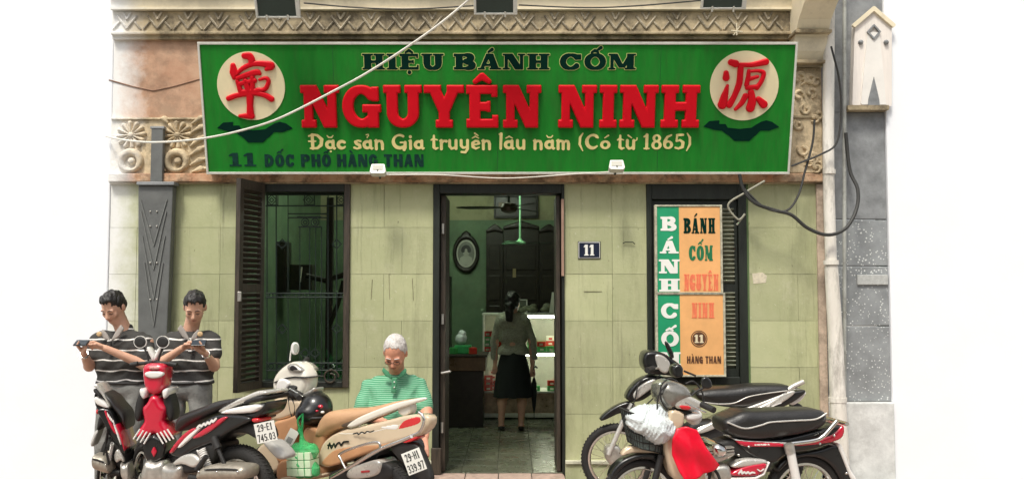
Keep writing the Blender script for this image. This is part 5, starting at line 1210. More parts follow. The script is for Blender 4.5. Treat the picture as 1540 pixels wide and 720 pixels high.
# ---------------- D: motorbike with the white bag and red cloth
PD = vplane(918, -2.0, 1272, -1.75)
bd = thing('motorbike', 'motorbike with a white bag in its front basket and a red cloth on its shield', 'motorbike', mat=PD.mat(), group='parked motorbikes')
fs = PD.pt(963, 730)[0]; rs = PD.pt(1209, 730)[0]
wheel(bd, fs, GZ + .28, .28, .06, steer=R(6)); wheel(bd, rs, GZ + .28, .28, .068)
part('front_fender', PD, c6, [(188, 715), (205, 670), (250, 625), (330, 595), (420, 590), (455, 620), (430, 650), (400, 625), (330, 620), (265, 650), (215, 700), (200, 730)], M_blk, bd, w=.045, bulge=.02, Rr=.02)
part('front_fender_cap', PD, c6, [(240, 612), (258, 575), (300, 555), (380, 570), (460, 590), (460, 615), (380, 595), (300, 590)], M_champ, bd, w=.03, bulge=.02, Rr=.02)
tb('fork', PD, c6, [(440, 600), (400, 760)], .022, M_blkm, bd, y=-.085); tb('fork', PD, c6, [(440, 600), (400, 760)], .022, M_blkm, bd, y=.085)
# basket: wires around a tapered bowl
bk = bpy.data.objects.new('basket', None); COL.objects.link(bk); bk.parent = bd
pB = [PD.pt(*c6(x, y)) for x, y in ((245, 425), (470, 480), (455, 560), (300, 560))]
bcx = (pB[0][0] + pB[1][0]) / 2; bw = (pB[1][0] - pB[0][0]) / 2; bt = pB[0][1] + .03; bb = pB[2][1] - .005
def bring(z, k): 
    rx = bw * (1 - .32 * k); return [(bcx + rx * math.copysign(abs(math.cos(t)) ** .6, math.cos(t)), .13 * (1 - .25 * k) * math.copysign(abs(math.sin(t)) ** .6, math.sin(t)), z - .04 * math.cos(t)) for t in np.linspace(0, 2 * math.pi, 33)[:-1]]
rings = [bring(bt + (bb - bt) * k / 5, k / 5) for k in range(6)]
for k, q in enumerate(rings): obj('wire', MB().tube(q, .006 if k == 0 else .003, 5, closed=True), M_blkm, bk)
for i in range(32): obj('wire', MB().tube([q[i] for q in rings], .0028, 4), M_blkm, bk)
bowl = MB(); 
for k in range(5):
    n0 = len(bowl.v); A_, B_ = [(x * .985 + bcx * .015, y * .97, z) for x, y, z in rings[k]], [(x * .985 + bcx * .015, y * .97, z) for x, y, z in rings[k + 1]]
    bowl.add(A_ + B_, [(i, (i + 1) % 32, 32 + (i + 1) % 32, 32 + i) for i in range(32)])
bowl.add([(x * .985 + bcx * .015, y * .97, z) for x, y, z in rings[5]], [tuple(range(32))])
obj('mesh_liner', bowl, mat('dark_mesh', (.10, .13, .12), .55, var=.45, ns=60, bump=.8, bs=60), bk)
# white bag in the basket: its own thing
S3 = Sol((-.30, -.24, -.2), (.30, .2, .27), .006, .05)
cw0 = PD.pt(*c6(375, 425), -.1); sx = lambda x: PD.pt(*c6(x, 430))[0] - cw0[0]; sz = lambda y: PD.pt(*c6(375, y))[1] - cw0[1]
for (x, y, r, yy) in ((300, 410, .085, 0), (330, 375, .06, -.02), (395, 385, .085, 0), (440, 440, .09, .01), (385, 450, .11, -.03), (330, 440, .10, 0), (455, 480, .07, -.02), (400, 490, .09, -.03)): S3.ell((sx(x), yy, sz(y)), (r * .82, r, r * .72))
S3.field(lambda g, X, Y, Z: g + .007 * np.abs(np.sin(X * 30 + Z * 22 + 2 * np.sin(Z * 25))) * np.cos(Y * 14) + .004 * np.abs(np.sin(X * 120 + Z * 60 + 2 * np.sin(Z * 70))) + .006 * np.abs(np.sin(X * 55 - Z * 45 + 3 * np.sin(X * 31))) - .006)
wbg = link('plastic_bag', S3.mesh('plastic_bag'), M_bagw, None, smooth='all'); wbg.matrix_world = PD.mat() @ Matrix.Translation((cw0[0], -.06, cw0[1])); tag(wbg, 'crumpled white plastic bag filling the black front basket', 'bag')
part('leg_shield', PD, c6, [(480, 385), (500, 375), (535, 385), (560, 400), (552, 460), (525, 480), (505, 560), (530, 650), (570, 730), (500, 730), (460, 610), (452, 520), (470, 440)], M_champ, bd, w=.10, bulge=.05, Rr=.05)
part('leg_shield_side', PD, c6, [(600, 690), (650, 670), (680, 690), (690, 740), (600, 740)], M_champ, bd, w=.12, bulge=.02)
part('handle_cowl', PD, c6, [(432, 310), (440, 265), (465, 242), (510, 238), (570, 262), (600, 300), (590, 330), (530, 360), (495, 385), (455, 360)], mat('smoky_silver_paint', (.27, .26, .23), .25, metal=.5, var=.3, ns=14, coat=.6), bd, w=.08, bulge=.07, Rr=.10)
part('instrument_panel', PD, c6, [(500, 310), (540, 295), (590, 315), (650, 345), (640, 370), (600, 385), (550, 380), (505, 370)], M_silver, bd, w=.11, bulge=.04, Rr=.05)
part('indicator_lens', PD, c6, [(525, 355), (585, 360), (590, 380), (540, 378)], M_rlens, bd, w=.134, bulge=.008, Rr=.01)
part('cowl_shadow_gap', PD, c6, [(488, 325), (502, 300), (508, 370), (495, 385)], M_blkm, bd, w=.12, bulge=0)
tb('handle_grip', PD, c6, [(640, 352), (700, 380)], .021, M_blkm, bd, y=-.2, y2=-.30); tb('handle_grip', PD, c6, [(535, 205), (505, 190)], .021, M_blkm, bd, y=.2, y2=.30)
part('switch_box', PD, c6, [(500, 165), (530, 150), (552, 175), (545, 215), (515, 225), (498, 200)], M_blk, bd, w=.04, bulge=.03, y=.2)
tb('mirror_stem', PD, c6, [(590, 310), (610, 290), (650, 270)], .007, M_blkm, bd, y=-.2); part('mirror', PD, c6, [(640, 225), (665, 212), (690, 240), (692, 270), (660, 278), (642, 265)], M_blk, bd, w=.008, bulge=.014, Rr=.02, y=-.2)
tb('mirror_stem', PD, c6, [(552, 188), (610, 212)], .007, M_blkm, bd, y=.2)
part('cloth_bar', PD, c6, [(560, 400), (640, 395), (645, 425), (570, 440)], M_lens, bd, w=.10, bulge=.03)
# red cloth: thin draped solid
def clothwarp(x, y, z):
    q = x * 1.0; return (x, y - .020 * abs(math.sin(x * 26 + z * 11)) * (.5 + (cl1 - z) * 3) - .03 * math.sin((x - cl0) * 9) + .008 * math.sin(z * 30 + x * 12), z)
cpts = chull(PD, c6, [(512, 470), (560, 458), (608, 474), (625, 510), (650, 560), (690, 610), (722, 648), (712, 662), (640, 688), (565, 722), (545, 718), (520, 680), (492, 600), (492, 520)], 0, -.21)
cl0 = min(p[0] for p in cpts); cl1 = max(p[1] for p in cpts)
clo = relief([('p', cpts)], .01, front=.005, bulge=.004, Rr=.01, two=True, yoff=-.21, warp=clothwarp)
co = link('red_cloth', clo.mesh('red_cloth', fix=False), M_cloth, None, smooth='all'); co.matrix_world = PD.mat(); tag(co, 'bright red cloth hung over the leg shield of the basket motorbike', 'cloth')
part('seat', PD, c6, [(745, 450), (752, 428), (800, 410), (850, 385), (930, 388), (1060, 382), (1180, 380), (1248, 384), (1262, 410), (1258, 450), (1215, 480), (1120, 505), (1000, 520), (900, 530), (800, 515), (752, 490)], M_vinyl, bd, w=.085, bulge=.055, Rr=.07)
tb('seat_piping', PD, c6, [(765, 440), (850, 470), (930, 455), (980, 440), (1100, 432), (1200, 425), (1255, 395)], .006, M_silver, bd, y=-.140)
part('side_body', PD, c6, [(800, 515), (1000, 535), (1220, 480), (1330, 450), (1342, 475), (1330, 520), (1200, 570), (1060, 590), (1000, 640), (960, 640), (860, 590)], M_blk, bd, w=.09, bulge=.02)
part('side_stripe', PD, c6, [(806, 530), (860, 535), (1062, 545), (1062, 562), (860, 560), (830, 552)], M_redp, bd, w=.105, bulge=.01, Rr=.01, smooth=0)
part('side_trim', PD, c6, [(806, 524), (860, 531), (1062, 541), (1062, 545), (860, 535), (806, 530)], M_lens, bd, w=.106, bulge=.008, Rr=.01, smooth=0, res=.004)
a = PD.pt(*c6(900, 555), -.117); b = PD.pt(*c6(975, 545), -.117)
mb = MB()
for pr_ in text('HONDA', dict(t=.34, h=.2, s=0, u=.2, w=1.0), a[0], b[0], a[1], b[1]): relief(pr_, .0032, front=.0015, mb=mb, yoff=-.116)
tag(link('side_lettering', mb.mesh('side_lettering', fix=False), M_wprint, bd), kind='stuff')
part('tail_panel', PD, c6, [(1080, 545), (1210, 530), (1290, 500), (1335, 450), (1345, 470), (1338, 512), (1300, 535), (1210, 550), (1100, 560)], M_redp, bd, w=.10, bulge=.015)
tb('grab_rail', PD, c6, [(1080, 545), (1190, 530), (1235, 510), (1285, 455), (1305, 432)], .015, M_chr, bd, y=-.14); tb('grab_rail', PD, c6, [(1080, 545), (1190, 530), (1235, 510), (1285, 455), (1305, 432)], .015, M_chr, bd, y=.14)
obj('rail_end', MB().tube([(*PD.pt(*c6(1303, 434)), 0)[:1] + (-.14,) + (PD.pt(*c6(1303, 434))[1],), (PD.pt(*c6(1303, 434))[0], .14, PD.pt(*c6(1303, 434))[1])], .015, 10), M_chr, bd, smooth=True)
part('rear_fender', PD, c6, [(1010, 660), (1070, 605), (1150, 590), (1230, 575), (1305, 545), (1345, 600), (1385, 690), (1400, 740), (1330, 740), (1290, 660), (1230, 615), (1140, 605), (1060, 640), (1010, 700)], M_blk, bd, w=.05, bulge=.02)
part('mud_flap', PD, c6, [(1305, 545), (1325, 545), (1350, 600), (1375, 680), (1410, 725), (1380, 735), (1345, 640)], M_lens, bd, w=.07, bulge=.01)
tb('shock_absorber', PD, c6, [(1072, 560), (1105, 730)], .030, M_lens, bd, y=-.145); tb('shock_cap', PD, c6, [(1066, 545), (1076, 590)], .034, M_alum, bd, y=-.145)
part('engine_cover', PD, c6, [(690, 560), (720, 540), (760, 555), (775, 590), (740, 620), (700, 605)], M_chr, bd, w=.13, bulge=.05, Rr=.05)
part('cylinder', PD, c6, [(660, 600), (700, 590), (800, 575), (812, 600), (760, 630), (700, 650)], M_alum, bd, w=.10, bulge=.04)
part('crankcase', PD, c6, [(690, 650), (780, 640), (800, 740), (700, 740)], M_alum, bd, w=.10, bulge=.04)
part('chain_case_top', PD, c6, [(785, 655), (850, 618), (950, 622), (975, 640), (900, 655), (800, 668)], M_silver, bd, w=.12, bulge=.02)
part('side_cover', PD, c6, [(778, 705), (800, 680), (860, 655), (968, 636), (940, 690), (905, 706)], M_redp, bd, w=.125, bulge=.015, Rr=.02, smooth=1)
part('side_cover_trim', PD, c6, [(778, 715), (905, 710), (945, 692), (972, 634), (978, 636), (950, 700), (910, 722), (780, 725)], M_lens, bd, w=.13, bulge=.01, smooth=0)
scribble('side_emblem', PD, c6, [(822, 692), (835, 676), (838, 692), (850, 684), (858, 692), (868, 684), (876, 692), (888, 686), (900, 688)], .0055, M_lens, bd, -.142); scribble('side_emblem', PD, c6, [(915, 672), (930, 680), (945, 670)], .004, M_lens, bd, -.142)
tb('exhaust_pipe', PD, c6, [(690, 650), (670, 720), (760, 775), (1100, 790)], .025, M_chr, bd, y=-.12)
tb('brake_pedal', PD, c6, [(675, 720), (690, 672), (715, 690), (735, 740)], .010, M_blkm, bd, y=-.2)
part('tank_cover', PD, c6, [(700, 545), (800, 520), (900, 540), (960, 600), (860, 620), (780, 600)], M_blkm, bd, w=.07, bulge=.02)
obj('stand', MB().tube([(rs - .45, -.1, .16), (rs - .40, -.22, GZ + .012)], .012, 6), M_blkm, bd)
obj('swing_arm', MB().tube([(rs, -.10, GZ + .28), (rs - .5, -.10, GZ + .33)], .022, 8), M_alum, bd, smooth=True)

for pts_ in ([(520, 240), (480, 225), (440, 260), (440, 330), (470, 380)], [(560, 250), (600, 240), (640, 290), (650, 350)], [(470, 250), (430, 300), (420, 380), (430, 470)]): tb('control_cable', PD, c6, pts_, .0055, M_blkm, bd, y=-.13)
for pts_ in ([(440, 200), (410, 240), (415, 300), (360, 360), (290, 420)], [(380, 200), (330, 250), (310, 330), (270, 430)]): tb('control_cable', PC, c6, pts_, .0055, M_blkm, bc, y=-.12)
for x, y in ((820, 600), (1220, 545), (1090, 560), (870, 560), (1350, 690), (1290, 505)):
    q = PD.pt(*c6(x, y), -.125); obj('bolt', MB().ball((q[0], -.128, q[1]), .009, 6), M_chr, bd, smooth=True)
part('cowl_seam', PD, c6, [(440, 300), (500, 262), (595, 300), (595, 306), (500, 269), (442, 308)], M_blkm, bd, w=.118, bulge=.003, Rr=.01, smooth=0, res=.005)
for dz in (0, 15, 30): part('engine_fin', PD, c6, [(665, 575 + dz), (800, 560 + dz), (800, 567 + dz), (665, 582 + dz)], M_alum, bd, w=.14, bulge=0, smooth=0, res=.005)
part('cowl_window', PD, c6, [(450, 262), (485, 248), (520, 262), (500, 300), (455, 300)], M_blk, bd, w=.112, bulge=.01, Rr=.01); part('lower_cowl', PD, c6, [(500, 375), (560, 385), (600, 388), (590, 402), (540, 400), (505, 392)], M_blkm, bd, w=.10, bulge=.02)
rel('side_lamp', [('c', [PD.pt(*c6(598, 410), .05)], [.055])], M_lens, bd, res=.008, front=.02, bulge=.03, Rr=.05, two=True, yoff=.05)
tb('brake_lever', PD, c6, [(560, 345), (620, 375), (660, 392)], .006, M_chr, bd, y=-.27)

# ---------------- B: beige scooter
PB = vplane(415, -1.10, 640, -2.0); TAPER[:] = [PB, .75, .85]
bs_ = thing('scooter', 'champagne and tan scooter with a green bag on its hook and a black helmet', 'scooter', mat=PB.mat(), group='parked motorbikes')
z_ = GZ + .25
sr = PB.pt(585, 700)[0]; sf_ = PB.pt(408, 700)[0]
wheel(bs_, sr, z_, .25, .10, 'cast'); wheel(bs_, sf_ , z_, .25, .09, 'cast')
part('front_fender', PB, c4, [(60, 640), (90, 560), (150, 540), (190, 600), (190, 680), (120, 700)], M_champ, bs_, w=.06, bulge=.03)
part('leg_shield', PB, c4, [(95, 425), (130, 375), (178, 330), (240, 340), (300, 348), (318, 372), (280, 410), (215, 440), (160, 450), (108, 442)], M_champ, bs_, w=0.05, bulge=.06, Rr=.06)
part('inner_shield', PB, c4, [(150, 450), (215, 438), (285, 408), (300, 440), (275, 500), (240, 560), (215, 640), (180, 650), (160, 560)], M_tan, bs_, w=0.08, bulge=.05, Rr=.05)
part('floor_board', PB, c4, [(180, 640), (230, 620), (300, 660), (380, 650), (390, 700), (330, 730), (190, 740), (170, 700)], M_tan, bs_, w=0.12, bulge=.02)
part('under_seat_panel', PB, c4, [(300, 470), (360, 480), (400, 500), (395, 560), (375, 620), (330, 650), (300, 600)], M_tan, bs_, w=0.08, bulge=.04)
part('head_cowl', PB, c4, [(155, 285), (160, 240), (190, 200), (235, 168), (270, 165), (300, 195), (318, 240), (312, 290), (290, 338), (240, 345), (195, 330), (162, 312)], M_pearl, bs_, w=.035, bulge=.07, Rr=.10)
part('instrument_panel', PB, c4, [(222, 185), (250, 172), (290, 205), (285, 220), (245, 215), (225, 205)], M_alum, bs_, w=.082, bulge=.01, Rr=.02)
part('headlight', PB, c4, [(170, 290), (180, 250), (215, 245), (240, 270), (215, 305), (180, 310)], M_lens, bs_, w=.082, bulge=.02, Rr=.03)
part('cowl_gap', PB, c4, [(205, 300), (240, 275), (270, 285), (262, 300), (230, 310)], M_blkm, bs_, w=.082, bulge=.01, Rr=.02)
part('cowl_seam', PB, c4, [(160, 262), (240, 235), (316, 240), (316, 247), (240, 242), (162, 270)], M_blkm, bs_, w=.082, bulge=.004, Rr=.01, smooth=1, res=.005)
part('side_mirror_base', PB, c4, [(285, 320), (330, 300), (352, 285), (345, 320), (300, 345)], M_alum, bs_, w=.04, bulge=.02)
tb('handle_grip', PB, c4, [(250, 300), (282, 338)], .020, M_blkm, bs_, y=-.2, y2=-.30); tb('handle_grip', PB, c4, [(290, 185), (320, 155)], .020, M_blkm, bs_, y=.15, y2=.25)
part('brake_lever', PB, c4, [(225, 290), (235, 290), (300, 330), (296, 336)], M_chr, bs_, w=.004, bulge=.003, Rr=.01, y=-.27, res=.005)
tb('mirror_stem', PB, c4, [(238, 163), (242, 125), (250, 95)], .006, M_lens, bs_, y=-.05)
rel('mirror', [('p', [PB.pt(*c4(262 + 15 * math.cos(t), 105 + 30 * math.sin(t)), -.06) for t in np.linspace(0, 6.28, 20)[:-1]])], M_lens, bs_, res=.005, front=.008, bulge=.01, Rr=.02, two=True, yoff=-.06)
rel('mirror_glass', [('p', [PB.pt(*c4(264 + 10 * math.cos(t), 105 + 23 * math.sin(t)), -.08) for t in np.linspace(0, 6.28, 20)[:-1]])], mat('grey_mirror', (.35, .37, .32), .1), bs_, res=.005, front=.020, back=-.012, yoff=-.06)
part('seat', PB, c4, [(350, 525), (360, 480), (378, 435), (405, 405), (450, 395), (540, 393), (620, 380), (700, 360), (780, 345), (800, 352), (730, 385), (640, 425), (560, 455), (490, 480), (430, 495), (385, 530)], M_tanseat, bs_, w=0.065, bulge=.06, Rr=.06)
part('seat_base', PB, c4, [(470, 472), (500, 440), (560, 410), (640, 398), (620, 418), (560, 450), (500, 478)], mat('brown_seat_side', (.12, .085, .06), .5, var=.2), bs_, w=0.105, bulge=.012)
part('side_body', PB, c4, [(375, 655), (382, 590), (400, 545), (440, 510), (500, 485), (570, 470), (680, 445), (770, 420), (850, 420), (868, 440), (862, 480), (820, 522), (740, 545), (640, 575), (560, 605), (500, 628), (425, 668)], M_champ, bs_, w=0.095, bulge=.05, Rr=.06)
part('lower_panel', PB, c4, [(378, 648), (410, 610), (450, 575), (560, 560), (650, 560), (720, 545), (640, 580), (540, 615), (430, 665)], M_tan, bs_, w=0.118, bulge=.012, Rr=.03)
part('side_seam', PB, c4, [(480, 500), (600, 500), (720, 470), (800, 440), (800, 446), (720, 478), (600, 508), (480, 508)], M_pearl, bs_, w=0.12, bulge=.006, Rr=.01, smooth=1, res=.005)
part('grab_rail', PB, c4, [(512, 472), (560, 432), (640, 395), (740, 358), (845, 337), (862, 343), (850, 352), (780, 375), (700, 405), (620, 440), (545, 478)], M_pearl, bs_, w=.02, bulge=.02, Rr=.02, y=-.10)
part('grab_rail', PB, c4, [(640, 395), (740, 358), (845, 337), (862, 343), (850, 352), (780, 375), (700, 405)], M_pearl, bs_, w=.02, bulge=.02, Rr=.02, y=.10)
part('rail_post', PB, c4, [(750, 370), (800, 360), (800, 410), (770, 425), (745, 410)], M_pearl, bs_, w=0.07, bulge=.02)
part('tail_light', PB, c4, [(742, 492), (765, 445), (800, 428), (850, 422), (858, 450), (835, 470), (780, 485)], M_rlens, bs_, w=0.11, bulge=.025, Rr=.03, smooth=1)
part('tail_light_lower', PB, c4, [(750, 545), (790, 530), (835, 518), (830, 530), (790, 550)], M_rlens, bs_, w=0.1, bulge=.015, smooth=1)
part('lamp_lens', PB, c4, [(650, 475), (720, 462), (745, 462), (735, 492), (690, 488)], M_lens, bs_, w=0.119, bulge=.01, Rr=.02, smooth=1)
scribble('side_emblem', PB, c4, [(418, 575), (425, 550), (432, 575), (445, 552), (450, 570), (458, 555), (470, 548), (478, 560), (490, 545), (512, 543)], .006, M_blk, bs_, -.124); scribble('side_emblem', PB, c4, [(415, 560), (440, 562)], .005, M_blk, bs_, -.124)
scribble('rear_emblem', PB, c4, [(535, 507), (555, 502), (560, 510), (575, 498), (590, 504), (600, 495), (615, 498), (632, 492)], .004, M_blk, bs_, -.124)
tb('crash_bar', PB, c4, [(430, 712), (540, 650), (660, 580), (760, 540), (810, 518)], .013, M_chr, bs_, y=-.16); tb('crash_bar', PB, c4, [(500, 670), (478, 625), (475, 600), (560, 565), (650, 545), (665, 575)], .009, M_chr, bs_, y=-.17)
tb('rear_guard', PB, c4, [(800, 520), (850, 495), (868, 450), (862, 420), (845, 405)], .010, M_chr, bs_, y=-.10)
part('exhaust_shield', PB, c4, [(500, 700), (518, 668), (570, 648), (630, 628), (655, 650), (640, 710), (520, 725)], M_silver, bs_, w=0.11, bulge=.03)
part('shield_reflector', PB, c4, [(565, 682), (600, 680), (600, 690), (567, 692)], M_rlens, bs_, w=0.135, bulge=.004, Rr=.005, smooth=0, res=.005)
part('engine_block', PB, c4, [(420, 690), (500, 660), (640, 640), (700, 660), (700, 740), (420, 740)], M_blkm, bs_, w=0.09, bulge=.02)
part('floor_trim', PB, c4, [(190, 710), (300, 705), (390, 690), (400, 705), (300, 725), (190, 730)], M_champ, bs_, w=0.13, bulge=.01, Rr=.01)
part('rear_mudguard', PB, c4, [(700, 560), (790, 545), (840, 560), (890, 680), (900, 730), (860, 740), (760, 640)], M_blkm, bs_, w=0.05, bulge=.02)
part('speedometer', PB, c4, [(232, 190), (252, 182), (280, 205), (262, 212), (238, 208)], M_blk, bs_, w=.090, bulge=.004, Rr=.01)
part('switch_cluster', PB, c4, [(205, 318), (240, 296), (275, 305), (285, 335), (250, 345), (215, 335)], M_blkm, bs_, w=.075, bulge=.03)
part('front_indicator', PB, c4, [(162, 300), (185, 290), (205, 318), (190, 330), (168, 318)], M_lens, bs_, w=.078, bulge=.02)
part('shield_edge', PB, c4, [(300, 345), (345, 290), (354, 290), (350, 330), (318, 385), (308, 380), (335, 325), (310, 352)], M_chr, bs_, w=.012, bulge=.008, Rr=.01, smooth=1, res=.005)
for k, pts_ in enumerate(([(245, 335), (262, 380), (258, 430), (280, 470)], [(230, 335), (238, 390), (250, 440)], [(285, 330), (320, 335), (340, 360), (330, 420)])): tb('control_cable', PB, c4, pts_, .005, M_blkm, bs_, y=-.08)
for x, y in ((415, 612), (520, 595), (560, 470)):
    q = PB.pt(*c4(x, y), -.11); obj('screw', MB().ball((q[0], taper(q[0], -.115, 0)[1], q[1]), .006, 6), M_alum, bs_, smooth=True)
# plate faces the camera
def facing(pl, c, quad, off):
    """plate frame from the traced corner points, parallel to the picture plane, in local coordinates"""
    P4 = [Vector((q[0], off, q[1])) for q in S(c, pl, *quad)]; Wm = pl.mat()
    return P4, Wm
def camplate(pl, c, quad, Y, l1, l2, par):
    pw = [at(*c(*q), Y) for q in quad]      # tl, tr, br, bl in the world
    O = sum(pw, Vector()) / 4; ux = ((pw[1] - pw[0]) + (pw[2] - pw[3])).normalized(); uz = ((pw[0] - pw[3]) + (pw[1] - pw[2])); uz = (uz - ux * uz.dot(ux)).normalized(); n = uz.cross(ux).normalized()
    w_ = ((pw[1] - pw[0]).length + (pw[2] - pw[3]).length) / 2; h_ = ((pw[0] - pw[3]).length + (pw[1] - pw[2]).length) / 2
    M = Matrix.Identity(4)
    for i in range(3): M[i][0] = ux[i]; M[i][1] = n[i]; M[i][2] = uz[i]; M[i][3] = O[i]
    M = pl.mat().inverted() @ M
    return plate(par, 'number_plate', M, l1, l2, w_, h_)
camplate(PB, c4, [(757, 605), (840, 572), (890, 668), (803, 702)], -2.42, '29-H1', '339.97', bs_)
# helmet hanging on the scooter
hw_ = PB.mat() @ Vector((PB.pt(*c4(362, 388))[0], .0, PB.pt(*c4(362, 388))[1]))
hp = thing('helmet', 'black helmet with red and white pattern resting behind the scooter handlebar', 'helmet', hw_)
S4 = Sol((-.16, -.17, -.16), (.16, .17, .16), .008, .02); S4.ell((0, 0, 0), (.12, .13, .125)).ell((-.04, -.05, -.03), (.10, .10, .08)); hl = link('shell', S4.mesh('shell'), M_blk, hp, smooth='all')
obj('rim_band', MB().tube([(.125 * math.cos(t), .135 * math.sin(t), -.05) for t in np.linspace(0, 6.28, 30)[:-1]], .010, 6, closed=True), M_blkm, hp)
for k, (x, z, r) in enumerate(((.055, .03, .020), (.07, -.01, .015), (.03, .0, .014))):
    obj('pattern_patch', MB().ball((x, -.115, z), (r, .018, r * .7), 8), M_redp if k != 1 else M_lens, hp, smooth=True)
# green carrier bag
gp_ = PB.mat() @ Vector((PB.pt(*c4(300, 612), -.22)[0], -.22, PB.pt(*c4(300, 612), -.22)[1]))
gbag = thing('carrier_bag', 'translucent green carrier bag of boxed cakes hanging on the scooter', 'bag', gp_)
gbag.rotation_euler = (0, R(-4), R(-22))
k4 = 1 / (3.131 * 214)
S5 = Sol((-.14, -.1, -.15), (.14, .1, .2), .006, .02)
for z in (-.10, -.05, 0.0, .05): S5.ell((0, 0, z), (.108, .07, .05))
S5.cap((-.08, 0, -.09), (.08, 0, -.095), .05).cap((-.08, 0, .03), (.08, 0, .04), .045).cap((0, 0, .05), (0, 0, .12), .05, .016).cap((0, 0, .12), (-.012, 0, .18), .012, .02)
S5.field(lambda g, X, Y, Z: g + .003 * np.sin(X * 90 + Z * 40) + .004 * np.abs(np.sin(X * 40 + Z * 60)))
def bagmat():
    m = bpy.data.materials.new('green_bag_film'); m.use_nodes = True; N = m.node_tree.nodes; L = m.node_tree.links; b = N['Principled BSDF']; b.inputs['Base Color'].default_value = (.05, .62, .19, 1); b.inputs['Roughness'].default_value = .25; b.inputs['Alpha'].default_value = .62
    n = N.new('ShaderNodeTexNoise'); n.inputs['Scale'].default_value = 40; bp = N.new('ShaderNodeBump'); bp.inputs['Strength'].default_value = .8; bp.inputs['Distance'].default_value = .01; L.new(n.outputs[0], bp.inputs['Height']); L.new(bp.outputs[0], b.inputs['Normal']); return m
M_gb = bagmat(); link('bag', S5.mesh('bag'), M_gb, gbag, smooth='all')
M_pg = mat('pale_green_box', (.62, .80, .55), .5, var=.08)
for i in range(4):
    for j in range(3): obj('cake_packet', MB().box(-.098 + i * .05, -.073 + .008 * abs(i - 1.5), -.125 + j * .055, -.053 + i * .05, .05, -.075 + j * .055), M_pg, gbag, bevel=.003)
for sg in (-1, 1): obj('handle', MB().tube(cr([(-.01, 0, .15), (.012 * sg - .01, 0, .20), (.02 * sg - .01, 0, .25), (0, .02, .29)], 4), [.012, .006], 6), M_gb, gbag, smooth=True)
lfp = PB.mat() @ Vector((PB.pt(*c4(240, 530), -.18)[0], -.18, PB.pt(*c4(240, 530), -.18)[1])); fl_ = thing('paper_leaflet', 'white folded leaflet tucked in the scooter beside the green bag', 'paper', lfp)
obj('sheet', MB().box(-.035, -.003, -.07, .035, 0, .07, Matrix.Rotation(R(28), 4, 'Y')), M_plate, fl_); obj('print', MB().box(-.020, -.0045, -.03, .02, -.0031, .01, Matrix.Rotation(R(28), 4, 'Y')), mat('grey_print', (.35, .35, .34), .6), fl_)

